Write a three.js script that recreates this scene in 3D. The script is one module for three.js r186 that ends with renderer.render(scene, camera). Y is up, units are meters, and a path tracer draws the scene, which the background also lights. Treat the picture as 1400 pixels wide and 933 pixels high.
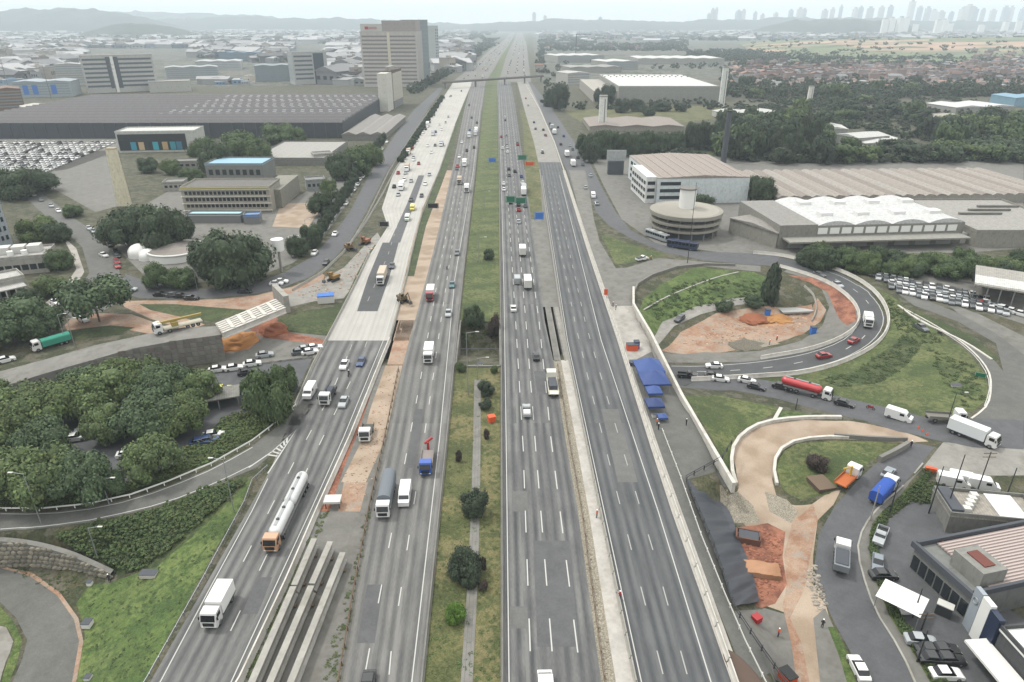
import * as THREE from 'three';
import { mergeGeometries, mergeVertices, toCreasedNormals } from 'three/addons/utils/BufferGeometryUtils.js';
import { RoundedBoxGeometry } from 'three/addons/geometries/RoundedBoxGeometry.js';
import { MarchingCubes } from 'three/addons/objects/MarchingCubes.js';

// ---------------------------------------------------------------- camera
// A drone 80 m above the motorway, looking along -z and 25 degrees down.
const scene = new THREE.Scene();
const PITCH = THREE.MathUtils.degToRad(25.05), CAM_H = 80, FOCAL = 933;
const camera = new THREE.PerspectiveCamera(53.13, 1400 / 933, 1, 60000);
camera.position.set(0, CAM_H, 0);
camera.rotation.set(-PITCH, 0, 0);
scene.add(camera);

// ---------------------------------------------------------------- sky: bright thin overcast, the sun softly through it
{
  const w = 512, h = 256, d = new Float32Array(w * h * 4);
  for (let j = 0; j < h; j++) {
    const el = Math.max(0, ((j + .5) / h - .5) * Math.PI), s = Math.sin(el);   // row 0 is the nadir
    for (let i = 0; i < w; i++) {
      const a = i / w * Math.PI * 2;
      const c = .012 * (Math.sin(a * 5 + Math.sin(el * 9) * 2) + Math.sin(a * 11 - el * 14)) * Math.min(1, s * 4);
      const k = (j * w + i) * 4;
      const L = 1.26 * (1 + 1.0 * s) * (1 + c);                        // overcast: the zenith about twice the horizon
      d[k] = L * .995; d[k + 1] = L; d[k + 2] = L * .985; d[k + 3] = 1;
    }
  }
  const sky = new THREE.DataTexture(d, w, h, THREE.RGBAFormat, THREE.FloatType);
  sky.mapping = THREE.EquirectangularReflectionMapping;
  sky.magFilter = sky.minFilter = THREE.LinearFilter;
  sky.needsUpdate = true;
  scene.background = sky; scene.environment = sky;
}
const sun = new THREE.DirectionalLight(new THREE.Color(1, .965, .9), 2.9);
sun.position.set(-330, 620, -360);
sun.target.position.set(0, 0, -200);
sun.castShadow = true; sun.shadow.radius = 12; sun.shadow.mapSize.set(4096, 4096);
Object.assign(sun.shadow.camera, { left: -500, right: 500, top: 500, bottom: -500, near: 10, far: 2500 });
scene.add(sun, sun.target);
scene.fog = new THREE.FogExp2(new THREE.Color(.80, .92, 1), 0.00014);

const renderer = new THREE.WebGLRenderer({ antialias: true });
renderer.setSize(1024, 682);
renderer.toneMapping = THREE.LinearToneMapping;
renderer.toneMappingExposure = .98;
renderer.shadowMap.enabled = true;

// ---------------------------------------------------------------- small helpers
let seed = 7;
const rnd = () => { seed = (seed * 1664525 + 1013904223) >>> 0; return seed / 4294967296; };
const rr = (a, b) => a + (b - a) * rnd();
const pick = a => a[Math.floor(rnd() * a.length)];
const V = (x, y, z) => new THREE.Vector3(x, y, z);
const lerp = (a, b, t) => a + (b - a) * t;
const clamp = (x, a, b) => Math.min(b, Math.max(a, x));
const taken = new Map();
function numbered(name) {
  const n = taken.get(name) || 0; taken.set(name, n + 1);
  return n ? name + '_' + String(n).padStart(3, '0') : name;
}
function tag(o, label, category, group, kind) {
  o.userData.label = label; o.userData.category = category;
  if (group) o.userData.group = group;
  if (kind) o.userData.kind = kind;
  return o;
}
const shade = o => { o.castShadow = true; o.receiveShadow = true; return o; };
function mesh(name, geo, mat, parent = scene) {
  const m = shade(new THREE.Mesh(geo, mat));
  m.name = parent === scene ? numbered(name) : name;
  parent.add(m); return m;
}
function thing(name, label, category, group, pos, turn = 0) {
  const g = new THREE.Group(); g.name = numbered(name); scene.add(g);
  if (pos) g.position.copy(pos);
  g.rotation.y = turn;
  return tag(g, label, category, group);
}
function copyOf(src, label, pos, turn = 0, group) {
  const c = src.clone(); c.name = numbered(src.name.replace(/_\d{3}$/, '')); scene.add(c);
  c.userData = { ...src.userData, label: label || src.userData.label };
  if (group) c.userData.group = group;
  c.position.copy(pos); c.rotation.y = turn;
  return c;
}

// value noise, lattice of period n in both directions
function lattice(n, s) {
  let q = s * 7919 + 13;
  const f = () => { q = (q * 1664525 + 1013904223) >>> 0; return q / 4294967296; };
  const a = new Float32Array(n * n); for (let i = 0; i < n * n; i++) a[i] = f();
  return (x, y) => {
    const xi = Math.floor(x), yi = Math.floor(y); let fx = x - xi, fy = y - yi;
    fx = fx * fx * (3 - 2 * fx); fy = fy * fy * (3 - 2 * fy);
    const m = v => ((v % n) + n) % n, x0 = m(xi), x1 = m(xi + 1), y0 = m(yi) * n, y1 = m(yi + 1) * n;
    return lerp(lerp(a[y0 + x0], a[y0 + x1], fx), lerp(a[y1 + x0], a[y1 + x1], fx), fy);
  };
}
const world = lattice(64, 5), world2 = lattice(64, 6);
const patch = (x, z, s) => .62 * world(x / s, z / s) + .38 * world2(x / s * 2.7 + 3, z / s * 2.7);   // 0..1 over the ground, s metres to a patch

// a texture of `metres` a side: fn(u, v, noises) -> sRGB 0..255
function texture(size, metres, fn, srgb = true) {
  const ns = [4, 8, 16, 32, 64, 128, 256].map((n, i) => { const l = lattice(n, n + i); return (u, v) => l(u * n, v * n); });
  const d = new Uint8Array(size * size * 4);
  for (let j = 0; j < size; j++) for (let i = 0; i < size; i++) {
    const c = fn(i / size, j / size, ns), k = (j * size + i) * 4;
    d[k] = clamp(c[0], 0, 255); d[k + 1] = clamp(c[1], 0, 255); d[k + 2] = clamp(c[2], 0, 255); d[k + 3] = 255;
  }
  const t = new THREE.DataTexture(d, size, size);
  t.wrapS = t.wrapT = THREE.RepeatWrapping; t.magFilter = THREE.LinearFilter; t.minFilter = THREE.LinearMipmapLinearFilter; t.generateMipmaps = true;
  if (srgb) t.colorSpace = THREE.SRGBColorSpace;
  t.repeat.set(1 / metres, 1 / metres); t.needsUpdate = true;
  return t;
}
const lin = (r, g, b) => new THREE.Color().setRGB(r, g, b);
// colours as the eye names them, brought to base reflectance
const base = (c, f = .64) => { const k = new THREE.Color(c), y = .2126 * k.r + .7152 * k.g + .0722 * k.b; return k.multiplyScalar(y < .5 ? f : lerp(f, f + .1, Math.min(1, (y - .5) / .2))); };
const M = (color, roughness = .9, extra = {}) => new THREE.MeshStandardMaterial({ color: base(color), roughness, side: THREE.DoubleSide, ...extra });

// ---------------------------------------------------------------- surveying: a bearing of the photograph meets a level plane
const CP = Math.cos(PITCH), SP = Math.sin(PITCH);
function at(px, py, h = 0) {
  const x = (px - 700) / FOCAL, y = -(py - 466.5) / FOCAL;
  const dy = y * CP - SP, dz = -y * SP - CP;
  const t = (h - CAM_H) / Math.min(dy, -1e-4);
  return V(x * t, h, dz * t);
}

// ---------------------------------------------------------------- terrain: level land with sunk ground beside the motorway
const CELL = 2.5, GX0 = -200, GZ0 = -340, GNX = 176, GNZ = 120;
const hgt = new Float32Array((GNX + 1) * (GNZ + 1));
function inside(x, z, poly) {
  let c = false;
  for (let i = 0, j = poly.length - 1; i < poly.length; j = i++) {
    const a = poly[i], b = poly[j];
    if ((a.z > z) !== (b.z > z) && x < (b.x - a.x) * (z - a.z) / (b.z - a.z) + a.x) c = !c;
  }
  return c;
}
function nearLine(x, z, line) {                    // distance to a polyline and the height there
  let best = 1e9, y = 0;
  for (let i = 0; i + 1 < line.length; i++) {
    const a = line[i], b = line[i + 1], ux = b.x - a.x, uz = b.z - a.z;
    const t = clamp(((x - a.x) * ux + (z - a.z) * uz) / (ux * ux + uz * uz), 0, 1);
    const d = Math.hypot(x - a.x - ux * t, z - a.z - uz * t);
    if (d < best) { best = d; y = lerp(a.y, b.y, t); }
  }
  return [best, y];
}
function shapeTerrain(freePolys, strips) {
  const W = GNX + 1, free = new Uint8Array(W * (GNZ + 1));
  for (let j = 1; j < GNZ; j++) for (let i = 1; i < GNX; i++) {
    const x = GX0 + i * CELL, z = GZ0 + j * CELL;
    if (!freePolys.some(p => inside(x, z, p))) continue;
    free[j * W + i] = 1; hgt[j * W + i] = -2;
    for (const [line, half] of strips) { const [d, y] = nearLine(x, z, line); if (d <= half) { free[j * W + i] = 0; hgt[j * W + i] = y; } }
  }
  for (let it = 0; it < 400; it++) for (let j = 1; j < GNZ; j++) for (let i = 1; i < GNX; i++) {
    const k = j * W + i;
    if (free[k]) hgt[k] += 1.7 * ((hgt[k - 1] + hgt[k + 1] + hgt[k - W] + hgt[k + W]) / 4 - hgt[k]);
  }
}
function ground(x, z) {                            // height of the land: the triangles of the grid, exactly
  const fx = (x - GX0) / CELL, fz = (z - GZ0) / CELL;
  if (fx < 0 || fz < 0 || fx >= GNX || fz >= GNZ) return 0;
  const i = Math.floor(fx), j = Math.floor(fz), u = fx - i, v = fz - j, W = GNX + 1, k = j * W + i;
  const a = hgt[k], b = hgt[k + 1], c = hgt[k + W], d = hgt[k + W + 1];
  return u + v <= 1 ? a + (b - a) * u + (c - a) * v : d + (c - d) * (1 - u) + (b - d) * (1 - v);
}
function on(px, py, up = 0) {                      // where a bearing meets the land
  let prev = null;
  for (let h = .3; h > -9; h -= .08) {
    const p = at(px, py, h), g = ground(p.x, p.z);
    if (g >= h) { if (prev) { const q = at(px, py, (h + prev) / 2); p.x = q.x; p.z = q.z; } p.y = ground(p.x, p.z) + up; return p; }
    prev = h;
  }
  return at(px, py, up);
}
const onAll = a => { const r = []; for (let i = 0; i < a.length; i += 2) r.push(on(a[i], a[i + 1])); return r; };
const levelAll = (a, h = 0) => { const r = []; for (let i = 0; i < a.length; i += 2) r.push(at(a[i], a[i + 1], h)); return r; };
function slopeNormal(x, z) {
  const e = 2.5, n = V(ground(x - e, z) - ground(x + e, z), 2 * e, ground(x, z - e) - ground(x, z + e));
  return n.normalize();
}
function curve(pts, step = 4, closed = false) {    // points evenly along a smooth line
  const c = new THREE.CatmullRomCurve3(pts, closed, 'centripetal'), n = Math.max(2, Math.round(c.getLength() / step));
  return c.getSpacedPoints(n);
}

// A sheet that follows the land: its triangles are cut along the land's own triangles.
const sheets = [];
function clip(poly, ax, az, bx, bz) {              // keep what lies on the inner side of a-b
  const out = [], s = p => (bx - ax) * (p[1] - az) - (bz - az) * (p[0] - ax);
  for (let i = 0; i < poly.length; i++) {
    const p = poly[i], q = poly[(i + 1) % poly.length], sp = s(p), sq = s(q);
    if (sp >= 0) out.push(p);
    if ((sp > 0 && sq < 0) || (sp < 0 && sq > 0)) { const t = sp / (sp - sq); out.push([lerp(p[0], q[0], t), lerp(p[1], q[1], t)]); }
  }
  return out;
}
function sheetGeometry(poly, lift, flat, tint) {
  const c2 = poly.map(p => new THREE.Vector2(p.x, p.z));
  const tris = THREE.ShapeUtils.triangulateShape(c2, []);
  const pos = [], nor = [], uv = [], col = [];
  const put = (x, z, y) => {
    const n = flat ? V(0, 1, 0) : slopeNormal(x, z);
    pos.push(x, y, z); nor.push(n.x, n.y, n.z); uv.push(x, z);
    const k = tint ? 1 + tint[0] * (patch(x, z, tint[1]) - .5) * 2 : 1; col.push(k, k, k);
  };
  for (const t of tris) {
    let [a, b, c] = t.map(i => [c2[i].x, c2[i].y]);
    if ((b[0] - a[0]) * (c[1] - a[1]) - (b[1] - a[1]) * (c[0] - a[0]) < 0) [b, c] = [c, b];
    const lo = [Math.min(a[0], b[0], c[0]), Math.min(a[1], b[1], c[1])], hi = [Math.max(a[0], b[0], c[0]), Math.max(a[1], b[1], c[1])];
    const out = lo[0] < GX0 || hi[0] >= GX0 + GNX * CELL || lo[1] < GZ0 || hi[1] >= GZ0 + GNZ * CELL;
    if (flat || out) { for (const p of [a, c, b]) put(p[0], p[1], lift + (flat === true || out ? (out && !flat ? ground(p[0], p[1]) : 0) : flat)); continue; }
    const i0 = Math.floor((lo[0] - GX0) / CELL), i1 = Math.floor((hi[0] - GX0) / CELL), j0 = Math.floor((lo[1] - GZ0) / CELL), j1 = Math.floor((hi[1] - GZ0) / CELL);
    for (let j = j0; j <= j1; j++) for (let i = i0; i <= i1; i++) {
      const x = GX0 + i * CELL, z = GZ0 + j * CELL;
      for (const tri of [[[x, z], [x + CELL, z], [x, z + CELL]], [[x + CELL, z], [x + CELL, z + CELL], [x, z + CELL]]]) {
        let p = clip(clip(clip(tri, ...a, ...b), ...b, ...c), ...c, ...a);
        if (p.length < 3) continue;
        const cx = (tri[0][0] + tri[1][0] + tri[2][0]) / 3, cz = (tri[0][1] + tri[1][1] + tri[2][1]) / 3, e = 1e-4;
        for (let q = 1; q + 1 < p.length; q++) for (const w of [p[0], p[q + 1], p[q]]) put(w[0], w[1], ground(lerp(w[0], cx, e), lerp(w[1], cz, e)) + lift);
      }
    }
  }
  const g = new THREE.BufferGeometry();
  g.setAttribute('position', new THREE.Float32BufferAttribute(pos, 3));
  g.setAttribute('normal', new THREE.Float32BufferAttribute(nor, 3));
  g.setAttribute('uv', new THREE.Float32BufferAttribute(uv, 2));
  g.setAttribute('color', new THREE.Float32BufferAttribute(col, 3));
  return g;
}
// layer n lies n * 1.5 cm above the land
function sheet(name, poly, mat, layer, label, { flat = false, tint = [.12, 9], parent = scene, kind = 'structure' } = {}) {
  const m = mesh(name, sheetGeometry(poly, layer * .015, flat, tint), mat, parent);
  m.castShadow = false;
  if (parent === scene) { m.userData.kind = kind; if (label) m.userData.label = label; }
  return m;
}
// a band of given half width along a line of points, on the land
function bandPoly(pts, w0, w1 = w0) {
  const L = [], R = [];
  pts.forEach((p, i) => {
    const a = pts[Math.max(0, i - 1)], b = pts[Math.min(pts.length - 1, i + 1)], d = V(b.x - a.x, 0, b.z - a.z).normalize();
    L.push(V(p.x + d.z * w0, p.y, p.z - d.x * w0)); R.push(V(p.x - d.z * w1, p.y, p.z + d.x * w1));
  });
  return [...L, ...R.reverse()];
}
// a bar of given cross-section (pairs across, up) swept along points
function sweep(pts, profile, closedProfile = true) {
  const n = profile.length, pos = [], idx = [];
  pts.forEach((p, i) => {
    const a = pts[Math.max(0, i - 1)], b = pts[Math.min(pts.length - 1, i + 1)], d = V(b.x - a.x, 0, b.z - a.z).normalize();
    for (const [u, v] of profile) pos.push(p.x - d.z * u, p.y + v, p.z + d.x * u);
  });
  for (let i = 0; i + 1 < pts.length; i++) for (let k = 0; k < (closedProfile ? n : n - 1); k++) {
    const a = i * n + k, b = i * n + (k + 1) % n; idx.push(a, b, a + n, b, b + n, a + n);
  }
  if (closedProfile) { const cap = THREE.ShapeUtils.triangulateShape(profile.map(q => new THREE.Vector2(...q)), []); const e = (pts.length - 1) * n; for (const t of cap) { idx.push(...t); idx.push(e + t[0], e + t[2], e + t[1]); } }
  const g = new THREE.BufferGeometry();
  g.setAttribute('position', new THREE.Float32BufferAttribute(pos, 3)); g.setIndex(idx);
  return flatUV(toCreasedNormals(g.toNonIndexed(), .6));
}
// uv in metres by the way each face points
function flatUV(geo) {
  const g = geo.index ? geo.toNonIndexed() : geo; if (!g.attributes.normal) g.computeVertexNormals();
  const p = g.attributes.position, uv = new Float32Array(p.count * 2), a = V(), b = V(), c = V();
  for (let i = 0; i < p.count; i += 3) {
    a.fromBufferAttribute(p, i); b.fromBufferAttribute(p, i + 1); c.fromBufferAttribute(p, i + 2);
    const n = b.clone().sub(a).cross(c.clone().sub(a)), ax = Math.abs(n.x), ay = Math.abs(n.y), az = Math.abs(n.z);
    for (const [k, q] of [[i, a], [i + 1, b], [i + 2, c]]) {
      uv[k * 2] = ay >= ax && ay >= az ? q.x : ax >= az ? q.z : q.x; uv[k * 2 + 1] = ay >= ax && ay >= az ? q.z : q.y;
    }
  }
  g.setAttribute('uv', new THREE.BufferAttribute(uv, 2));
  return g;
}
const boxG = (w, h, d, x = 0, y = 0, z = 0) => new THREE.BoxGeometry(w, h, d).translate(x, y + h / 2, z);        // y is the underside
const cylG = (r0, r1, h, x = 0, y = 0, z = 0, n = 16) => new THREE.CylinderGeometry(r1, r0, h, n).translate(x, y + h / 2, z);
const barG = (a, b, r, n = 6) => { const d = b.clone().sub(a), g = new THREE.CylinderGeometry(r, r, d.length(), n); g.applyQuaternion(new THREE.Quaternion().setFromUnitVectors(V(0, 1, 0), d.clone().normalize())); return g.translate((a.x + b.x) / 2, (a.y + b.y) / 2, (a.z + b.z) / 2); };
const join = gs => mergeGeometries(gs.map(g => { const q = (g.index ? g.toNonIndexed() : g.clone()); for (const k of Object.keys(q.attributes)) if (!['position', 'normal', 'uv'].includes(k)) q.deleteAttribute(k); if (!q.attributes.uv) flatUV(q); return q; }));
const paint = (g, c) => { const q = g.index ? g.toNonIndexed() : g.clone(), n = q.attributes.position.count, a = new Float32Array(n * 3); for (let i = 0; i < n; i++) a.set([c.r, c.g, c.b], i * 3); q.setAttribute('color', new THREE.BufferAttribute(a, 3)); return q; };
const joinPainted = gs => mergeGeometries(gs.map(g => { for (const k of Object.keys(g.attributes)) if (!['position', 'normal', 'color'].includes(k)) g.deleteAttribute(k); return g; }));

// ---------------------------------------------------------------- ground materials
const tone = (n, u, v, a = .5, b = .3, c = .2) => a * n[2](u, v) + b * n[4](u, v) + c * n[6](u, v) - .5;
const blend = (a, b, t) => [lerp(a[0], b[0], t), lerp(a[1], b[1], t), lerp(a[2], b[2], t)];
const step01 = (x, a, b) => clamp((x - a) / (b - a), 0, 1);
const tx = {
  asphalt: texture(512, 20, (u, v, n) => { const k = 215 + 60 * tone(n, u, v, .35, .25, .4); return [k, k, k]; }),
  concrete: texture(512, 24, (u, v, n) => { const k = 222 + 46 * tone(n, u, v), s = step01(n[1](u, v) * .6 + n[3](u, v) * .4, .6, .8) * 16; return [k - s, k - s * 1.05, k - s * 1.3]; }),
  grass: texture(1024, 40, (u, v, n) => {
    const t = step01(.5 * n[2](u, v) + .3 * n[4](u, v) + .2 * n[5](u, v), .28, .72), f = n[6](u, v) - .5;
    const dry = step01(.55 * n[1](u, v) + .45 * n[4](u, v), .5, .75);
    let c = blend([98, 112, 66], [136, 142, 96], t); c = blend(c, [168, 160, 126], dry * .7);
    return c.map(x => x + f * 46);
  }),
  dirt: texture(512, 26, (u, v, n) => {
    const t = step01(.5 * n[1](u, v) + .3 * n[3](u, v) + .2 * n[5](u, v), .3, .7), f = (n[6](u, v) - .5) * 30;
    return blend(blend([188, 150, 126], [214, 192, 172], t), [196, 192, 184], step01(.6 * n[2](u, v) + .4 * n[4](u, v), .52, .66) * .7).map(x => x + f);
  }),
  sand: texture(512, 26, (u, v, n) => {
    const t = step01(.6 * n[1](u, v) + .3 * n[2](u, v) + .1 * n[4](u, v), .3, .7), f = (n[6](u, v) - .5) * 16;
    return blend([198, 184, 168], [226, 216, 204], t).map(x => x + f);
  }),
  red: texture(512, 14, (u, v, n) => {
    const t = step01(.5 * n[1](u, v) + .3 * n[3](u, v) + .2 * n[5](u, v), .3, .7), f = (n[6](u, v) - .5) * 30;
    return blend([134, 88, 70], [188, 134, 108], t).map(x => x + f);
  }),
  earth: texture(512, 60, (u, v, n) => {
    const t = step01(.5 * n[2](u, v) + .3 * n[4](u, v) + .2 * n[6](u, v), .35, .65), w = step01(n[3](u, v) * .7 + n[5](u, v) * .3, .5, .62);
    return blend(blend([86, 96, 62], [126, 122, 92], t), [150, 146, 136], w * .8).map(x => x + (n[6](u, v) - .5) * 40);
  }),
  town: texture(1024, 620, (u, v, n) => {      // far town ground: yards, streets and gardens
    const t = n[6](u, v), w = n[5](u, v) * .5 + n[3](u, v) * .5;
    return w > .54 ? blend([92, 106, 78], [60, 80, 54], t) : t > .55 ? blend([176, 168, 160], [150, 132, 120], n[5](u, v)) : blend([128, 126, 122], [98, 104, 92], t);
  }),
  rubble: texture(512, 12, (u, v, n) => { const k = 170 + 150 * (n[5](u, v) * .6 + n[6](u, v) * .4 - .5); return [k, k * .97, k * .9]; }),
};
// lanes: polished, oil-dark wheel paths along each lane; u runs across the carriageway, v along it
function laneTexture(lanes, dark, light, streak, key) {
  const w = 256, h = 1024, nz = lattice(32, key), nz2 = lattice(128, key + 1), d = new Uint8Array(w * h * 4);
  for (let j = 0; j < h; j++) for (let i = 0; i < w; i++) {
    const u = i / w, v = j / h, l = (u * lanes) % 1;
    const wheel = Math.exp(-(((l - .27) / .13) ** 2)) + Math.exp(-(((l - .73) / .13) ** 2));
    const t = .5 + streak * (wheel - .6) * (.15 + 1.2 * nz(Math.floor(u * lanes) * 2 + l, v * 8)) + .34 * (nz(u * 9, v * 16) - .5) + .26 * (nz2(u * 128, v * 128) - .5) + .2 * (nz2(u * 50, v * 3 + 9) - .5);
    const c = blend(light, dark, clamp(t, 0, 1)), k = (j * w + i) * 4;
    d[k] = c[0]; d[k + 1] = c[1]; d[k + 2] = c[2]; d[k + 3] = 255;
  }
  const t = new THREE.DataTexture(d, w, h); t.wrapS = t.wrapT = THREE.RepeatWrapping; t.magFilter = THREE.LinearFilter; t.minFilter = THREE.LinearMipmapLinearFilter;
  t.generateMipmaps = true; t.colorSpace = THREE.SRGBColorSpace; t.repeat.set(1, 1 / 70); t.needsUpdate = true; return t;
}
const surf = (hex, map, rough = .95) => new THREE.MeshStandardMaterial({ color: base(hex), map, roughness: rough, vertexColors: true, side: THREE.DoubleSide });
const G = {
  fresh: surf('#cac5bd', tx.concrete),
  repair: surf('#6a6b6c', tx.asphalt, .88), worn: surf('#7c7c7a', tx.asphalt, .9),
  asphalt: surf('#66676a', tx.asphalt, .85), oldAsphalt: surf('#757570', tx.asphalt, .9), newAsphalt: surf('#555759', tx.asphalt, .8),
  concrete: surf('#a5a29b', tx.concrete), paleConcrete: surf('#bfbab2', tx.concrete), greyConcrete: surf('#85837d', tx.concrete),
  grass: surf('#a2ad8c', tx.grass), dryGrass: surf('#b8b29e', tx.grass), dimGrass: surf('#7d8c6c', tx.grass), lush: surf('#9ab480', tx.grass),
  dirt: surf('#c4bbb3', tx.dirt), sand: surf('#c2b7ab', tx.sand), red: surf('#d2c6c0', tx.red), orange: surf('#d6ab86', tx.sand),
  earth: surf('#a2a096', tx.earth), town: surf('#b4b6b2', tx.town), rubble: surf('#ccc8c0', tx.rubble), field: surf('#94a083', tx.grass), bare: surf('#c0a898', tx.dirt),
};
const paintWhite = M('#bdbdb8', .8), paintWorn = M('#a3a39e', .85);

// ---------------------------------------------------------------- the lie of the land
const line3 = a => { const r = []; for (let i = 0; i < a.length; i += 3) r.push(at(a[i], a[i + 1], a[i + 2])); return r; };
const hAt = (z, py) => { const y = -(py - 466.5) / FOCAL; return CAM_H + (y * CP - SP) * z / (-y * SP - CP); };
const wallFoot = line3([-120, 774, -5.3, 0, 773, -5.3, 50, 772, -5.3, 100, 778, -5.3, 155, 788, -5.2]);
const wallTopPy = [738, 737, 742, 756, 784];
const wallTop = wallFoot.map((p, i) => V(p.x, hAt(p.z, wallTopPy[i]), p.z));
shapeTerrain([
  levelAll([-200, 738, 0, 731, 70, 727, 130, 719, 200, 707, 300, 670, 346, 648, 338, 662, 196, 933, 140, 1010, -200, 1010]),
  levelAll([868, 428, 935, 552, 1003, 668, 940, 659, 975, 745, 1003, 832, 1078, 935, 1110, 1000, 1800, 1000, 1800, 600, 1420, 480, 1300, 420, 1230, 385, 1190, 372, 1130, 352, 1070, 350, 1040, 365, 1000, 365, 950, 370, 905, 375, 870, 395]),
  levelAll([616, 440, 700, 440, 704, 501, 600, 501]),
  levelAll([738, 420, 772, 420, 792, 493, 748, 493]),
  levelAll([520, 438, 556, 438, 542, 499, 500, 499]),
], [
  [wallFoot.map(p => V(p.x, p.y, p.z + 2.1)), 2.2], [wallTop.map(p => V(p.x, Math.min(0, p.y - .1), p.z - 2.6)), 1.5],
  [line3([0, 798, -5.4, 35, 812, -5.4, 62, 832, -5.4, 75, 870, -5.4, 70, 905, -5.4, 58, 935, -5.4, 40, 970, -5.4]), 6],
  [line3([905, 506, -5.5, 960, 507, -5.5, 1040, 502, -4.8, 1110, 490, -3.8, 1165, 468, -2.6, 1195, 435, -1.4, 1180, 400, -.5, 1140, 378, 0, 1070, 358, 0]), 6],
  [line3([890, 468, -5.5, 927, 440, -5, 980, 420, -4, 1045, 412, -3]), 3],
  [line3([950, 472, -5.8, 1020, 458, -5.8, 1095, 442, -5.4]), 8],
  [line3([920, 520, -5.5, 1000, 523, -5.2, 1070, 533, -4.4, 1150, 550, -3.2, 1240, 572, -1.8, 1310, 590, -1, 1380, 600, -.8]), 5],
  [line3([1200, 395, 0, 1300, 430, 0, 1360, 490, -.3, 1375, 540, -.7, 1330, 590, -1]), 5],
  [line3([1200, 592, -1.8, 1120, 590, -2.8, 1050, 610, -3.6, 1030, 650, -4.5, 1050, 700, -5, 1080, 760, -5, 1090, 830, -5, 1120, 933, -5, 1130, 1000, -5]), 6],
  [line3([1270, 610, -1.2, 1200, 660, -2.5, 1140, 730, -4, 1150, 800, -4.6, 1200, 900, -5, 1225, 960, -5]), 5],
  [line3([1250, 720, -3.5, 1300, 850, -4.5, 1340, 970, -5]), 12], [line3([1330, 690, -2.4, 1440, 690, -2.4]), 8], [line3([1400, 800, -4, 1420, 960, -5]), 10],
  [line3([988, 668, -4.6, 1026, 775, -5, 1038, 830, -5]), 2.2],
  [line3([560, 483, -5.5, 720, 483, -5.5]), 4.2], [line3([738, 430, -5.5, 772, 490, -5.5]), 4], [line3([556, 445, -5.5, 512, 496, -5.5]), 4],
]);

// the ground itself: one sheet, fine where the land is shaped, reaching past the horizon
{
  const W = GNX + 1, pos = [], idx = [], uv = [], col = [], nor = [];
  const put = (x, y, z) => { const n = slopeNormal(x, z), k = 1 + .16 * (patch(x, z, 22) - .5) * 2; pos.push(x, y, z); nor.push(n.x, n.y, n.z); uv.push(x, z); col.push(k, k, k); };
  for (let j = 0; j <= GNZ; j++) for (let i = 0; i <= GNX; i++) put(GX0 + i * CELL, hgt[j * W + i], GZ0 + j * CELL);
  for (let j = 0; j < GNZ; j++) for (let i = 0; i < GNX; i++) { const k = j * W + i; idx.push(k, k + W, k + 1, k + 1, k + W, k + W + 1); }
  const x0 = GX0, x1 = GX0 + GNX * CELL, z0 = GZ0, z1 = GZ0 + GNZ * CELL, X = 9000, Z = 13000;
  const quad = (a, b, c, d) => { const k = pos.length / 3; put(a, 0, b); put(c, 0, b); put(a, 0, d); put(c, 0, d); idx.push(k, k + 2, k + 1, k + 1, k + 2, k + 3); };
  for (let q = 0; q < 8; q++) quad(lerp(-X, X, q / 8), -Z, lerp(-X, X, (q + 1) / 8), z0);
  quad(-X, z0, x0, z1); quad(x1, z0, X, z1); quad(-X, z1, X, 400);
  const g = new THREE.BufferGeometry();
  g.setAttribute('position', new THREE.Float32BufferAttribute(pos, 3)); g.setAttribute('normal', new THREE.Float32BufferAttribute(nor, 3));
  g.setAttribute('uv', new THREE.Float32BufferAttribute(uv, 2)); g.setAttribute('color', new THREE.Float32BufferAttribute(col, 3)); g.setIndex(idx);
  const m = mesh('ground', g, G.earth); m.userData = { kind: 'structure', label: 'patchy bare and grassy ground under the roads and yards' };
}

// ---------------------------------------------------------------- straight carriageways: rows of [py, left px, right px]
function edgeX(rows, py, side) {
  let i = 0; while (i + 2 < rows.length && py < rows[i + 1][0]) i++;
  const a = rows[i], b = rows[i + 1]; return lerp(a[side], b[side], (py - a[0]) / (b[0] - a[0]));
}
function ribbon(name, rows, mat, layer, label, { h = 0, u = null, step = 6 } = {}) {
  const L = rows.map(r => at(r[1], r[0], h)), R = rows.map(r => at(r[2], r[0], h));
  const pos = [], uv = [], col = [], idx = []; let run = 0, k = 0; const nx = 6;
  for (let i = 0; i + 1 < rows.length; i++) {
    const len = L[i].distanceTo(L[i + 1]) * .5 + R[i].distanceTo(R[i + 1]) * .5, n = clamp(Math.round(len / step), 1, 60);
    for (let s = i ? 1 : 0; s <= n; s++) {
      const a = L[i].clone().lerp(L[i + 1], s / n), b = R[i].clone().lerp(R[i + 1], s / n);
      for (let q = 0; q <= nx; q++) {
        const p = a.clone().lerp(b, q / nx); pos.push(p.x, layer * .015 + h, p.z);
        if (u) uv.push(q / nx, run + len * s / n); else uv.push(p.x, p.z);
        const t = 1 + .10 * (patch(p.x, p.z, 11) - .5) * 2; col.push(t, t, t);
      }
      if (k) for (let q = 0; q < nx; q++) { const o = (k - 1) * (nx + 1) + q; idx.push(o, o + 1, o + nx + 1, o + 1, o + nx + 2, o + nx + 1); }
      k++;
    }
    run += len;
  }
  const g = new THREE.BufferGeometry();
  g.setAttribute('position', new THREE.Float32BufferAttribute(pos, 3)); g.setAttribute('uv', new THREE.Float32BufferAttribute(uv, 2));
  g.setAttribute('color', new THREE.Float32BufferAttribute(col, 3)); g.setIndex(idx); g.computeVertexNormals();
  const m = mesh(name, g, mat); m.castShadow = false; m.userData = { kind: 'structure', label }; return m;
}
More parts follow.
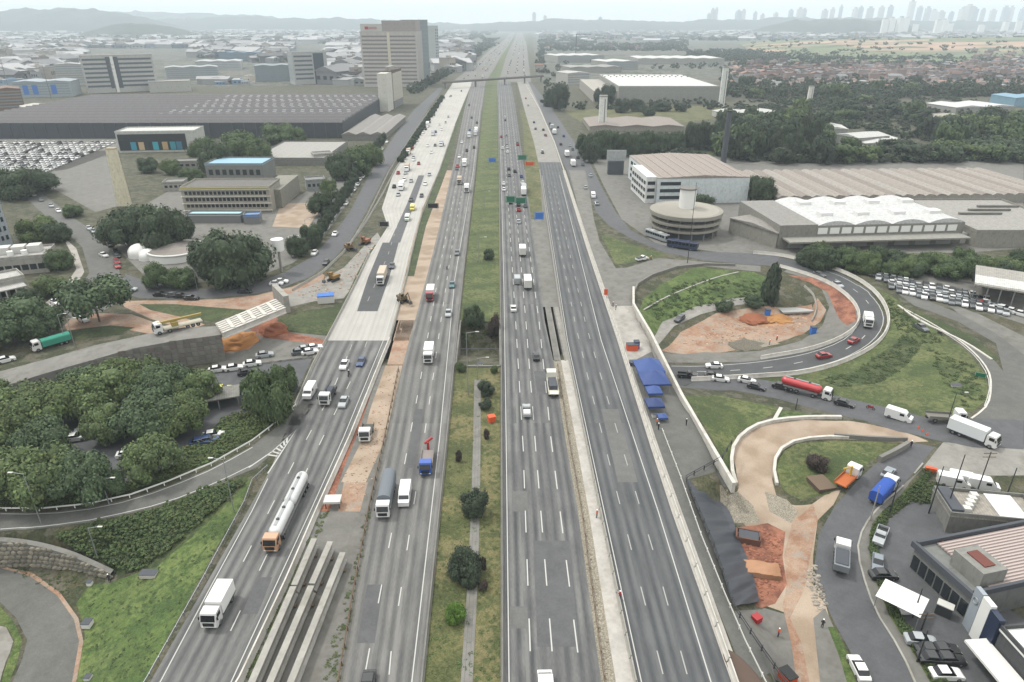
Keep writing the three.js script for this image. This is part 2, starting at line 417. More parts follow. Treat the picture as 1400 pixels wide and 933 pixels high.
const laneMat = (lanes, dark, light, s, key) => new THREE.MeshStandardMaterial({ map: laneTexture(lanes, dark, light, s, key), vertexColors: true, roughness: .85, side: THREE.DoubleSide });
const rowsA = [[980, 176, 305], [933, 205, 327], [800, 281, 388], [700, 338, 432], [640, 371, 458], [600, 386, 476], [560, 403, 492], [500, 430, 517], [466, 447, 531]];
const rowsA2 = [[466, 447, 531], [418, 472, 544], [378, 492, 553], [350, 505, 559], [310, 530, 570], [285, 522, 577], [233, 539, 600], [207, 555, 609], [170, 582, 622], [135, 605, 636], [112, 620, 646]];
const rowsB = [[980, 461, 574], [933, 471, 578], [800, 492, 592], [699, 510, 603], [600, 532, 612], [500, 551, 622], [466, 560, 626], [380, 583, 634], [330, 596, 640], [233, 618, 651], [150, 635, 659], [112, 645, 664]];
const rowsM = [[980, 574.5, 685.5], [933, 578.5, 685], [600, 612.5, 684], [501, 622, 684]];
const rowsM2 = [[440, 629, 684], [380, 635, 683], [233, 652, 682], [150, 660, 680], [112, 665, 679]];
const rowsC = [[980, 685.5, 829], [933, 685.5, 822], [700, 685, 790], [600, 684.5, 773], [500, 684.5, 758], [440, 684.5, 745], [320, 683, 729], [233, 682.5, 717], [150, 680.5, 705], [112, 679.5, 698]];
const rowsD = [[980, 880, 1016], [933, 868, 1000], [699, 820, 918], [613, 802, 890], [466, 772, 844], [340, 752, 802], [233, 738, 769], [222, 736, 766]];
const rowsD2 = [[222, 736, 766], [195, 730, 757], [150, 717, 740], [112, 707, 722]];
const cwA = ribbon('carriageway', rowsA, laneMat(3.6, [54, 54, 55], [96, 96, 94], .8, 3), 3, 'grey asphalt carriageway beside the exit lane', { u: 1 });
const cwA2 = ribbon('concrete_carriageway', rowsA2, laneMat(5, [130, 128, 124], [152, 150, 144], .4, 4), 3, 'pale concrete carriageway beyond the asphalt joint', { u: 1 });
const cwB = ribbon('carriageway', rowsB, laneMat(3.3, [60, 60, 60], [102, 101, 98], .8, 5), 3, 'grey asphalt carriageway between the works strip and grass median', { u: 1 });
const cwC = ribbon('carriageway', rowsC, laneMat(4, [50, 51, 53], [94, 94, 92], .85, 6), 3, 'grey asphalt carriageway beside the grass median', { u: 1 });
const cwD = ribbon('carriageway', rowsD, laneMat(3.7, [48, 50, 52], [80, 81, 82], .85, 7), 3, 'dark empty asphalt carriageway beside the pale concrete barrier', { u: 1 });
ribbon('concrete_carriageway', rowsD2, G.concrete, 3, 'pale concrete carriageway where the dark asphalt ends');
ribbon('grass_median', rowsM, G.dryGrass, 2, 'dry grass median with a concrete drain and bushes');
ribbon('grass_median', rowsM2, G.grass, 2, 'green grass median beyond the underpass opening');
// beyond the footbridge the road runs on and bends
ribbon('far_motorway', [[112, 618, 664], [95, 640, 675], [80, 657, 683], [68, 670, 691], [58, 685, 698], [50, 694, 702], [45, 699, 704]], G.greyConcrete, 1.5, 'grey inbound motorway beyond the footbridge', { step: 60 });
ribbon('far_motorway', [[112, 681, 726], [95, 687, 724], [80, 691, 722], [68, 696, 721], [58, 701, 719], [50, 705, 716], [45, 707, 714]], G.greyConcrete, 1.5, 'grey outbound motorway beyond the footbridge', { step: 60 });
ribbon('far_median', [[112, 664, 681], [95, 675, 687], [80, 683, 691], [68, 691, 696], [58, 698, 701]], G.grass, 2.5, 'narrow green median beyond the footbridge', { step: 60 });
// strips between and beside the carriageways
const between = (ra, rb, ys, layer, mat, name, label, ins = 0) => ribbon(name, ys.map(y => [y, edgeX(ra, y, 2) - ins, edgeX(rb, y, 1) + ins]), mat, layer, label);
between(rowsC, rowsD, [980, 933, 700, 600, 500, 493], 2, G.rubble, 'verge_strip', 'grey stony verge between the two outbound carriageways');
between(rowsC, rowsD, [420, 340, 300, 233], 2, G.greyConcrete, 'verge_strip', 'grey paved verge narrowing between outbound carriageways');
ribbon('concrete_strip', [[980, 852, 882], [933, 842, 868], [700, 805, 820], [600, 787, 800], [493, 767, 779]], G.fresh, 2.6, 'fresh pale concrete strip beside the dark carriageway');
ribbon('grass_verge', [[300, 724, 742], [233, 718, 738], [170, 715, 726], [150, 710, 717]], G.dryGrass, 2.4, 'yellowed grass verge by the blue sign');
ribbon('concrete_shoulder', [[980, 1016, 1034], [933, 1000, 1017], [699, 918, 932], [613, 890, 901], [466, 844, 852], [340, 802, 808], [233, 769, 773]], G.fresh, 3.2, 'pale concrete shoulder under the barrier beside the deck');
const rowsA_all = [...rowsA, ...rowsA2.slice(1)];
// works strip between the inbound carriageways
between(rowsA, rowsB, [980, 933, 800, 700, 640, 600, 500], 1, G.greyConcrete, 'works_yard', 'grey gravel yard holding the long concrete beams');
between(rowsA_all, rowsB, [438, 418, 378, 350, 310, 285, 233], 1, G.sand, 'works_strip', 'sandy building-works strip between the inbound carriageways');
ribbon('sand_strip', [[660, 466, 500], [600, 496, 527], [560, 506, 536], [500, 527, 550]], G.sand, 2, 'pale sandy working strip behind the flatbed truck');
ribbon('sand_strip', [[700, 462, 492], [660, 470, 503]], G.dirt, 2.3, 'orange earth patch behind the white steel tray');
ribbon('sand_strip', [[466, 537, 559], [438, 545, 567], [400, 556, 577], [350, 572, 588]], G.sand, 2, 'pale sandy working strip along the dark slit');
ribbon('earth_bank', [[700, 433, 450], [640, 459, 470], [600, 477, 486], [540, 500, 507]], G.red, 2, 'dark red earth bank under the inbound parapet');
ribbon('grass_verge', [[378, 554, 566], [310, 571, 582], [233, 601, 611], [180, 619, 624], [135, 637, 640]], G.dimGrass, 2.4, 'narrow green verge beyond the sandy works strip');
ribbon('asphalt_patch', [[426, 488, 516], [380, 503, 532], [332, 523, 545]], G.newAsphalt, 3.4, 'dark asphalt patch in the pale concrete carriageway');
ribbon('asphalt_patch', [[332, 532, 547], [280, 556, 566], [240, 572, 580]], G.asphalt, 3.4, 'long dark asphalt lane patch in pale concrete');
ribbon('grass_verge', [[430, 463, 471], [378, 486, 491], [350, 501, 504], [335, 512, 515]], G.dimGrass, 2.2, 'thin green verge along the pale concrete carriageway');

for (const [rows, m, l] of [[[[885, 735, 792], [740, 729, 778]], G.repair, 'darker resurfaced asphalt in the outbound lanes'], [[[700, 700, 722], [672, 700, 721]], G.worn, 'pale square asphalt repair in the outbound lanes'], [[[860, 697, 722], [830, 697, 721]], G.worn, 'paler asphalt repair beside the median barrier'], [[[640, 555, 566], [560, 568, 578]], G.repair, 'dark worn asphalt strip in the inbound lanes'], [[[880, 488, 512], [800, 502, 524]], G.repair, 'dark worn asphalt strip beside the works yard'], [[[540, 735, 757], [508, 730, 751]], G.repair, 'dark asphalt repair beside the low-loader'], [[[840, 330, 352], [790, 352, 372]], G.repair, 'dark worn asphalt strip beside the inbound parapet'], [[[660, 845, 872], [560, 822, 845]], G.worn, 'faded asphalt panel in the dark carriageway']]) ribbon('asphalt_patch', rows, m, 3.7, l);

// ---------------------------------------------------------------- other roads and grounds
const S = (name, mat, layer, label, pts, o) => sheet(name, onAll(pts), mat, layer, label, o);
const exitRoad = S('exit_road', G.oldAsphalt, 3, 'grey exit road curving away below the trees', [-40, 702, 0, 701, 60, 701, 120, 695, 180, 682, 230, 665, 290, 640, 345, 610, 390, 575, 415, 545, 430, 552, 400, 596, 350, 640, 300, 661, 230, 688, 180, 702, 120, 715, 60, 723, 0, 727, -40, 728]);
S('slope_grass', G.lush, 1, 'bright green grass bank below the motorway guardrail', [344, 652, 330, 690, 300, 742, 262, 812, 230, 870, 196, 940, 95, 940, 108, 905, 116, 870, 112, 848, 104, 826, 122, 800, 170, 790, 215, 775, 262, 735, 300, 700], { tint: [.28, 12] });
S('bare_slope', G.earth, 1, 'worn brown earth at the foot of the stone wall', [0, 776, 60, 776, 104, 782, 150, 792, 122, 800, 104, 826, 84, 808, 50, 786], { tint: [.2, 6] });
S('weedy_bank', G.dimGrass, 1, 'weedy green bank between exit road and stone wall', [70, 728, 130, 716, 200, 700, 300, 663, 343, 648, 300, 700, 262, 735, 215, 775, 165, 788, 130, 762, 108, 752], { tint: [.3, 8] });
S('loop_road', G.oldAsphalt, 3, 'grey curving road below the stone wall', [-40, 776, 0, 777, 42, 787, 78, 814, 102, 848, 108, 878, 98, 940, 14, 940, 30, 903, 37, 876, 22, 846, 0, 824, -40, 815]);
S('concrete_apron', G.dirt, 3.4, 'pinkish worn concrete edge of the curving road', [0, 772, 43, 783, 82, 811, 107, 846, 114, 878, 103, 935, 98, 935, 108, 878, 101, 848, 78, 815, 40, 788, 0, 777]);
S('verge', G.lush, 2, 'small green verge inside the curving road', [-30, 828, 0, 830, 18, 850, 30, 876, 24, 903, 10, 938, 0, 940, 12, 900, 20, 878, 10, 858, -30, 845]);
S('pavement', G.concrete, 2, 'pale pavement inside the curving road', [-30, 846, 8, 858, 18, 878, 10, 900, -2, 940, -30, 940]);
// park under the trees, and the yard beside it
S('car_park', G.asphalt, 1, 'dark asphalt yard under the spreading trees', [-60, 560, 0, 545, 90, 520, 180, 500, 300, 510, 330, 500, 420, 488, 436, 470, 400, 548, 370, 582, 330, 612, 270, 640, 200, 672, 120, 690, 0, 697, -60, 697], { tint: [.3, 8] });
S('verge', G.dimGrass, 2, 'green verge with shrubs along the exit road', [-40, 672, 60, 678, 150, 668, 240, 636, 310, 600, 360, 566, 398, 548, 388, 572, 345, 604, 290, 634, 225, 662, 160, 682, 90, 694, 0, 698, -40, 699], { tint: [.3, 7] });
S('works_yard', G.greyConcrete, 1, 'grey works yard with parked vehicles by the abutment', [300, 458, 360, 446, 405, 448, 452, 455, 430, 490, 330, 502, 298, 508]);
S('earth_patch', G.orange, 2, 'bright orange earth beside the abutment', [298, 458, 330, 455, 356, 464, 340, 478, 300, 484]);
S('earth_patch', G.red, 2, 'dark red earth bank below the girders', [352, 436, 378, 432, 384, 452, 450, 466, 446, 472, 360, 462, 342, 452]);
S('grass_patch', G.dimGrass, 2, 'mown dark green grass beside the pale carriageway', [378, 438, 410, 426, 470, 418, 466, 440, 452, 460, 384, 453], { tint: [.18, 9] });
S('grass_patch', G.dimGrass, 2, 'green grass wedge beside the orange earth bank', [190, 416, 240, 416, 300, 421, 340, 424, 290, 440, 240, 432, 205, 424], { tint: [.18, 9] });
S('grass_patch', G.dimGrass, 2, 'green grass strip under the umbrella tree', [92, 452, 150, 445, 184, 448, 160, 458, 92, 466], { tint: [.2, 9] });
S('earth_bank', G.dirt, 1.6, 'orange earth bank along the curving frontage road', [165, 412, 200, 411, 250, 411, 300, 409, 350, 404, 400, 392, 440, 374, 448, 380, 410, 404, 340, 424, 290, 421, 240, 416, 190, 416, 230, 428, 280, 444, 255, 452, 205, 436, 170, 420]);
S('earth_patch', G.dirt, 1.5, 'brown bare earth beside the umbrella tree', [88, 445, 100, 432, 130, 428, 180, 430, 230, 448, 210, 458, 150, 446, 92, 453]);
S('works_road', G.concrete, 2, 'pale works slab beside the concrete carriageway', [380, 408, 430, 388, 470, 366, 500, 334, 516, 318, 524, 332, 496, 372, 470, 408, 430, 412, 395, 420]);
S('frontage_road', G.asphalt, 2.4, 'grey frontage road curving past the dense trees', [600, 120, 566, 150, 543, 180, 508, 233, 478, 290, 452, 325, 425, 352, 390, 372, 350, 388, 300, 395, 250, 395, 200, 385, 172, 375, 160, 392, 172, 402, 190, 408, 250, 409, 300, 407, 350, 402, 390, 392, 425, 378, 455, 355, 478, 330, 500, 290, 530, 233, 567, 180, 585, 150, 606, 120]);
S('street', G.oldAsphalt, 2.2, 'grey street running up between the parked cars', [-60, 215, 20, 255, 50, 285, 84, 312, 112, 338, 122, 373, 105, 400, 85, 425, 100, 436, 140, 426, 165, 412, 168, 388, 162, 368, 158, 350, 140, 325, 100, 298, 67, 272, 30, 245, -40, 205]);
S('pavement', G.paleConcrete, 2.4, 'pale pavement kerbing the street by the white building', [84, 322, 104, 340, 115, 372, 96, 402, 70, 420, 62, 414, 88, 392, 104, 368, 96, 344]);
S('yard', G.greyConcrete, 1, 'bare paved yard around the low office block', [180, 290, 250, 250, 390, 280, 470, 230, 500, 235, 470, 285, 440, 328, 400, 360, 330, 386, 200, 380, 160, 340]);
S('sports_court', G.sand, 2, 'sandy pink ground beside the low office block', [384, 278, 444, 278, 420, 312, 372, 310]);
S('parking_ground', G.greyConcrete, 1, 'empty grey storage lot behind the pylon', [0, 232, 70, 212, 150, 205, 160, 282, 130, 290, 80, 262, 30, 240]);
S('parking_ground', G.greyConcrete, 1, 'asphalt lot full of stored white cars', [-60, 188, 160, 188, 165, 205, 90, 232, 20, 240, -60, 240]);
// right side: sunk loop and earthworks
S('grass_slope', G.lush, 1, 'green slope with a gutter above the inner exit road', [872, 430, 880, 408, 905, 388, 950, 366, 1030, 372, 1050, 380, 1050, 408, 980, 418, 930, 430, 888, 462], { tint: [.25, 8] });
S('inner_exit_road', G.concrete, 2, 'narrow concrete exit road below the green slope', [880, 464, 906, 440, 950, 420, 1000, 408, 1060, 404, 1060, 412, 1005, 418, 958, 430, 922, 446, 900, 472, 890, 482]);
S('earth_ground', G.dirt, 1, 'orange sandy building ground inside the loop', [905, 480, 930, 455, 980, 428, 1040, 418, 1110, 416, 1116, 436, 1100, 456, 1060, 470, 990, 482]);
S('earth_patch', G.orange, 2, 'bright orange earth pile ground inside the loop', [1018, 436, 1050, 430, 1082, 434, 1070, 446, 1030, 446]);
S('gravel_patch', G.rubble, 2, 'grey gravel spread inside the loop', [996, 478, 1010, 466, 1040, 464, 1068, 470, 1030, 478]);
S('gravel_road', G.greyConcrete, 2, 'grey unfinished inner loop road', [1072, 372, 1100, 380, 1124, 396, 1134, 420, 1124, 446, 1096, 466, 1040, 480, 960, 482, 905, 482, 905, 496, 960, 496, 1050, 494, 1110, 484, 1158, 462, 1174, 436, 1165, 406, 1130, 382, 1080, 366]);
S('earth_bank', G.red, 3, 'red earth crescent between the two loop lanes', [1076, 376, 1110, 380, 1146, 396, 1168, 416, 1172, 438, 1158, 446, 1140, 420, 1132, 400, 1106, 386], { tint: [.2, 6] });
S('earth_bank', G.dirt, 3, 'orange earth edge inside the unfinished loop road', [1118, 408, 1130, 424, 1122, 440, 1100, 456, 1092, 448, 1112, 436, 1112, 418]);
const loopRoad = S('loop_road', G.newAsphalt, 3, 'dark asphalt loop road with pale barriers', [900, 499, 960, 499, 1040, 493, 1110, 480, 1160, 460, 1177, 436, 1165, 408, 1130, 384, 1085, 368, 1060, 362, 1066, 352, 1100, 359, 1150, 374, 1192, 400, 1212, 434, 1200, 464, 1160, 490, 1100, 508, 1040, 515, 960, 519, 912, 519]);
S('grass_field', G.grass, 1, 'broad green grass field between loop and link roads', [1035, 519, 1100, 512, 1162, 494, 1204, 468, 1218, 434, 1206, 402, 1180, 384, 1220, 405, 1262, 440, 1320, 478, 1348, 512, 1352, 545, 1330, 562, 1290, 574, 1240, 566, 1180, 552, 1100, 532], { tint: [.3, 14] });
S('weedy_patch', G.dimGrass, 1.5, 'dark weeds across the grass field', [1118, 520, 1170, 508, 1200, 486, 1240, 460, 1262, 470, 1240, 500, 1200, 524, 1150, 530], { tint: [.35, 5] });
S('link_road', G.asphalt, 2.6, 'grey road under the motorway with queuing cars', [908, 520, 960, 516, 1020, 516, 1080, 526, 1150, 543, 1230, 562, 1290, 577, 1330, 572, 1400, 575, 1400, 615, 1330, 612, 1270, 600, 1210, 585, 1140, 566, 1060, 545, 1000, 534, 950, 531, 912, 530]);
const bendRoad = S('curving_road', G.oldAsphalt, 2.4, 'wide grey road bending round the grass field', [1220, 396, 1260, 408, 1310, 428, 1360, 455, 1420, 500, 1420, 580, 1400, 575, 1330, 574, 1350, 555, 1356, 530, 1350, 505, 1322, 475, 1275, 444, 1236, 422, 1250, 428, 1300, 448, 1345, 476, 1372, 508, 1362, 470, 1310, 440, 1250, 418]);
S('forecourt', G.greyConcrete, 2.2, 'pale paved forecourt beside the wide bending road', [1290, 412, 1340, 430, 1420, 470, 1420, 500, 1360, 455, 1310, 428]);
S('grass_patch', G.dimGrass, 2.8, 'thin weedy island inside the wide bending road', [1232, 420, 1262, 428, 1330, 460, 1368, 492, 1358, 492, 1318, 468, 1256, 438], { tint: [.3, 6] });
S('dirt_road', G.sand, 2.2, 'pinkish dirt road curling down to the excavation', [1000, 618, 1012, 596, 1040, 580, 1100, 574, 1160, 576, 1230, 590, 1270, 604, 1240, 606, 1180, 602, 1120, 601, 1084, 606, 1062, 624, 1056, 656, 1062, 680, 1080, 690, 1110, 690, 1130, 676, 1150, 670, 1140, 690, 1118, 712, 1112, 760, 1112, 800, 1130, 830, 1140, 870, 1156, 940, 1092, 940, 1090, 890, 1078, 840, 1050, 830, 1036, 820, 1030, 770, 1020, 720, 1000, 690, 1010, 668, 1006, 640]);
S('grass_patch', G.grass, 1, 'green triangle of grass beside the deck parapet', [932, 541, 980, 540, 1060, 556, 1066, 562, 1010, 590, 996, 625, 1004, 662], { tint: [.25, 8] });
S('grass_patch', G.lush, 1.6, 'green grass strip beside the dirt road bend', [1066, 560, 1100, 565, 1118, 572, 1060, 576], { tint: [.2, 6] });
S('grass_patch', G.grass, 2.6, 'round grass island inside the dirt road', [1060, 640, 1070, 618, 1092, 606, 1140, 603, 1196, 604, 1230, 606, 1190, 632, 1168, 650, 1134, 676, 1096, 684, 1070, 670], { tint: [.3, 6] });
S('gravel_patch', G.rubble, 3, 'grey gravel below the black sheeting', [984, 664, 1008, 672, 1028, 690, 1040, 716, 996, 716]);
S('gravel_patch', G.rubble, 3, 'grey gravel patch beside the dirt road', [1046, 672, 1076, 684, 1092, 700, 1082, 716, 1052, 700]);
S('excavated_earth', G.red, 3, 'dark red excavated earth below the black sheeting', [1006, 722, 1050, 716, 1074, 728, 1070, 762, 1076, 800, 1060, 826, 1034, 830, 1022, 780], { tint: [.3, 4] });
S('dirt_track', G.dirt, 3, 'orange dirt track past the excavation', [1084, 712, 1112, 690, 1118, 712, 1108, 762, 1100, 806, 1080, 846, 1096, 880, 1108, 940, 1090, 940, 1082, 880, 1070, 830, 1076, 800, 1072, 760]);
S('gravel_ground', G.greyConcrete, 1.4, 'grey gravel below the curved railing', [1005, 836, 1045, 832, 1072, 840, 1088, 880, 1096, 940, 1080, 940, 1040, 885]);
S('gravel_ground', G.greyConcrete, 2.6, 'pale gravel verge beside the service road', [1112, 846, 1128, 832, 1150, 880, 1166, 940, 1122, 940]);
S('grass_patch', G.lush, 3, 'narrow grass strip along the service road', [1132, 858, 1142, 858, 1160, 896, 1172, 940, 1160, 940, 1148, 900]);
S('service_road', G.asphalt, 3, 'dark service road bending past the works', [1278, 612, 1256, 640, 1232, 668, 1204, 692, 1180, 722, 1172, 750, 1184, 800, 1200, 840, 1230, 890, 1252, 940, 1180, 940, 1162, 890, 1140, 850, 1122, 810, 1114, 770, 1120, 730, 1142, 692, 1180, 650, 1214, 620, 1240, 604]);
S('pavement', G.greyConcrete, 2.2, 'narrow pavement along the service road kerb', [1262, 640, 1236, 672, 1204, 702, 1190, 726, 1188, 752, 1198, 796, 1216, 842, 1248, 892, 1276, 940, 1252, 940, 1230, 890, 1200, 840, 1184, 800, 1172, 750, 1180, 722, 1204, 692, 1232, 668]);
S('hedge_strip', G.lush, 2, 'green planted strip behind the pavement', [1274, 648, 1246, 680, 1212, 708, 1197, 728, 1196, 752, 1206, 792, 1226, 840, 1256, 888, 1290, 940, 1276, 940, 1248, 892, 1216, 842, 1198, 796, 1188, 752, 1190, 726, 1204, 702, 1236, 672]);
S('car_park', G.asphalt, 1.4, 'asphalt car park in front of the grey showroom', [1280, 655, 1252, 682, 1216, 710, 1200, 730, 1200, 752, 1210, 792, 1230, 840, 1258, 886, 1294, 940, 1420, 940, 1420, 860, 1330, 800, 1310, 740, 1300, 680]);
S('forecourt', G.concrete, 1.6, 'paved forecourt with tall poles at the junction', [1290, 605, 1400, 612, 1420, 650, 1290, 650, 1262, 640], {});
// frontage on the other side
S('frontage_road', G.asphalt, 2.5, 'grey frontage road sweeping past the round building', [716, 112, 735, 145, 753, 190, 775, 233, 790, 280, 800, 320, 812, 322, 812, 300, 806, 262, 815, 290, 832, 308, 862, 326, 905, 344, 960, 356, 1020, 362, 1060, 364, 1068, 350, 1010, 346, 930, 342, 890, 330, 862, 314, 842, 290, 826, 262, 806, 222, 782, 190, 752, 145, 726, 112]);
S('slip_road', G.greyConcrete, 2.8, 'pale slip road dropping to the bridge deck', [778, 233, 800, 233, 806, 262, 812, 300, 820, 330, 842, 367, 858, 366, 900, 353, 960, 358, 1040, 364, 1040, 372, 960, 364, 920, 366, 886, 378, 866, 396, 866, 419, 835, 419, 812, 356, 794, 300]);
S('deck_slab', G.paleConcrete, 3, 'fresh pale concrete bridge deck with blue tents', [835, 419, 866, 419, 890, 460, 907, 496, 862, 496, 850, 466]);
S('deck_road', G.oldAsphalt, 3, 'grey deck surface behind the tents and parapet', [862, 496, 907, 496, 934, 548, 1002, 664, 938, 657, 945, 678, 975, 748, 1003, 834, 1066, 940, 1024, 940, 928, 699, 897, 613]);
S('grass_patch', G.grass, 2.6, 'grass wedge between slip road and frontage road', [822, 322, 836, 324, 862, 334, 912, 348, 886, 356, 842, 362], { tint: [.2, 7] });
S('yard', G.greyConcrete, 1, 'paved yards around the round building and sheds', [800, 200, 1400, 200, 1400, 340, 1330, 345, 1100, 350, 985, 345, 900, 335, 850, 300, 826, 255]);
S('parking_ground', G.greyConcrete, 1.5, 'asphalt car lot packed with parked cars', [1180, 374, 1230, 372, 1330, 384, 1420, 410, 1420, 450, 1330, 420, 1290, 415, 1230, 392]);
S('grass_patch', G.dryGrass, 2, 'yellow-green grass strip before the white warehouse', [770, 152, 850, 146, 985, 145, 1000, 158, 936, 168, 800, 170]);
S('grass_patch', G.dimGrass, 1.6, 'green ground under the tree row by the billboard', [790, 218, 800, 186, 990, 184, 992, 214, 862, 214]);
// far country
S('far_ground', G.town, 1, 'far flat town ground fading into haze', [-900, 118, 560, 118, 660, 66, 706, 44.5, 706, 38, -900, 38], { tint: null });
S('far_ground', G.town, 1, 'far wooded and built-up flats fading into haze', [735, 112, 2300, 112, 2300, 38, 725, 38, 728, 52], { tint: null });

// ---------------------------------------------------------------- painted markings
function pathAt(pts, d) {                            // point and heading at a run of d metres
  for (let i = 0; i + 1 < pts.length; i++) {
    const l = pts[i].distanceTo(pts[i + 1]);
    if (d <= l || i + 2 === pts.length) { const u = pts[i + 1].clone().sub(pts[i]); return [pts[i].clone().addScaledVector(u, Math.min(d / l, 1)), Math.atan2(u.x, u.z)]; }
    d -= l;
  }
}
const lengthOf = pts => pts.slice(1).reduce((s, p, i) => s + p.distanceTo(pts[i]), 0);
const dashG = new THREE.PlaneGeometry(.18, 3.8).rotateX(-Math.PI / 2), longDashG = new THREE.PlaneGeometry(.2, 5.8).rotateX(-Math.PI / 2), dashFarG = new THREE.PlaneGeometry(.18, 4).rotateX(-Math.PI / 2);
function dashes(parent, pxs, phase, { far = 330, mat = paintWhite, lift = .066, gap = 12, geo = dashG } = {}) {
  const pts = levelAll(pxs), L = lengthOf(pts), rest = [];
  for (let d = phase; d < L - 2; d += gap) {
    const [p, a] = pathAt(pts, d);
    if (-p.z < far) { const m = mesh('lane_dash', geo, mat, parent); m.position.set(p.x, lift, p.z); m.rotation.y = a; m.castShadow = false; }
    else rest.push(dashFarG.clone().rotateY(a).translate(p.x, lift, p.z));
  }
  if (rest.length) { const m = mesh('far_lane_dashes', join(rest), mat, parent); m.userData.kind = 'stuff'; m.castShadow = false; }
}
function solidLine(parent, pxs, w = .17, mat = paintWhite, lift = .066) {
  const p = levelAll(pxs), g = sweep(p, [[-w / 2, lift], [w / 2, lift]], false); const m = mesh('edge_line', g, mat, parent); m.castShadow = false;
}
function landLine(parent, pts, w, mat, layer) { const m = mesh('edge_line', sheetGeometry(bandPoly(curve(pts, 5), w / 2), layer * .015, false, null), mat, parent); m.castShadow = false; }
dashes(cwA, [300, 975, 311, 872, 345, 801, 421, 640, 480, 520, 497, 480].slice(2), 3);
dashes(cwA, [255, 960, 283, 872, 316, 801, 398, 640, 452, 540, 478, 480].slice(2), 5);
solidLine(cwA, [186, 980, 219, 933, 289, 801, 344, 700, 366, 655]); solidLine(cwA, [285, 980, 316, 933, 377, 801, 424, 700, 469, 600, 524, 466]);
dashes(cwA2, [497, 480, 520, 418, 547, 350, 565, 285, 588, 220, 612, 160, 634, 115], 4, { mat: paintWorn }); dashes(cwA2, [478, 480, 500, 418, 530, 350, 550, 285, 572, 220, 603, 160, 628, 115], 2, { mat: paintWorn });
solidLine(cwA2, [524, 466, 548, 390, 560, 340, 576, 280, 597, 233, 624, 160]);
dashes(cwB, [497, 933, 503, 900, 574, 524, 590, 430, 608, 330, 628, 233, 642, 150], 3.5); dashes(cwB, [531, 933, 534, 900, 591, 524, 604, 430, 619, 330, 637, 233, 649, 150], 3);
solidLine(cwB, [558, 980, 563, 933, 601, 600, 622, 380, 647, 233, 656, 150]);
dashes(cwC, [729, 960, 725, 893, 715, 608, 705, 440, 692, 233, 685, 130], 10.7, { gap: 12.3, geo: longDashG }); dashes(cwC, [762, 960, 755, 893, 732, 608, 719, 440, 701, 233, 690, 130], 10.7, { gap: 12.3, geo: longDashG }); dashes(cwC, [800, 960, 790, 893, 754, 606, 737, 440, 709, 233, 695, 130], 10.5, { gap: 12.3, geo: longDashG });
solidLine(cwC, [697, 980, 696, 933, 692, 600, 689, 400, 685, 233, 682, 130]);
dashes(cwD, [916, 960, 907, 925, 862, 747, 807, 530, 786, 440, 748, 250], 6, { mat: paintWorn }); dashes(cwD, [952, 960, 940, 925, 891, 747, 826, 530, 800, 440, 757, 250], 6, { mat: paintWorn });
solidLine(cwD, [888, 980, 877, 933, 826, 699, 776, 466, 741, 240]); solidLine(cwD, [988, 980, 972, 933, 900, 700, 822, 466, 765, 240]);
// gore where the exit leaves
{
  const tri = levelAll([352, 632, 386, 606, 402, 590, 392, 612, 378, 628, 366, 634]);
  const m = mesh('gore_outline', sweep([...levelAll([340, 640, 372, 618, 405, 588, 384, 620, 366, 648])], [[-.15, .07], [.15, .07]], false), paintWhite, cwA);
  for (let k = 0; k < 6; k++) { const a = at(lerp(366, 398, k / 6), lerp(622, 594, k / 6), .07), b = at(lerp(379, 394, k / 6), lerp(624, 602, k / 6), .07); mesh('gore_stripe', sweep([a, b], [[-.2, 0], [.2, 0]], false), paintWhite, cwA); }
}
landLine(exitRoad, onAll([0, 703, 60, 703, 120, 697, 180, 684, 230, 667, 290, 642, 345, 612]), .2, paintWhite, 4);
landLine(exitRoad, onAll([0, 724, 60, 720, 120, 712, 180, 699, 230, 686, 300, 658, 345, 636]), .2, paintWhite, 4);
landLine(loopRoad, onAll([918, 501, 960, 501, 1040, 495, 1110, 482, 1158, 462, 1175, 436, 1164, 410, 1130, 386, 1085, 370]), .2, paintWhite, 4);
landLine(loopRoad, onAll([960, 517, 1040, 512, 1100, 505, 1158, 488, 1196, 463, 1208, 434, 1190, 403, 1150, 378, 1100, 362]), .2, paintWhite, 4);
{ const c = curve(onAll([930, 509, 1040, 504, 1108, 493, 1160, 476, 1190, 450, 1192, 425, 1178, 404, 1140, 381, 1090, 365]), 4.5);
  for (let i = 1; i + 1 < c.length; i += 2) { const m = mesh('lane_dash', sheetGeometry(bandPoly([c[i], c[i].clone().lerp(c[i + 1], .6)], .11), .06, false, null), paintWhite, loopRoad); m.castShadow = false; } }
landLine(bendRoad, onAll([1236, 424, 1275, 446, 1322, 477, 1348, 508, 1353, 532, 1346, 556]), .2, paintWhite, 3.4);

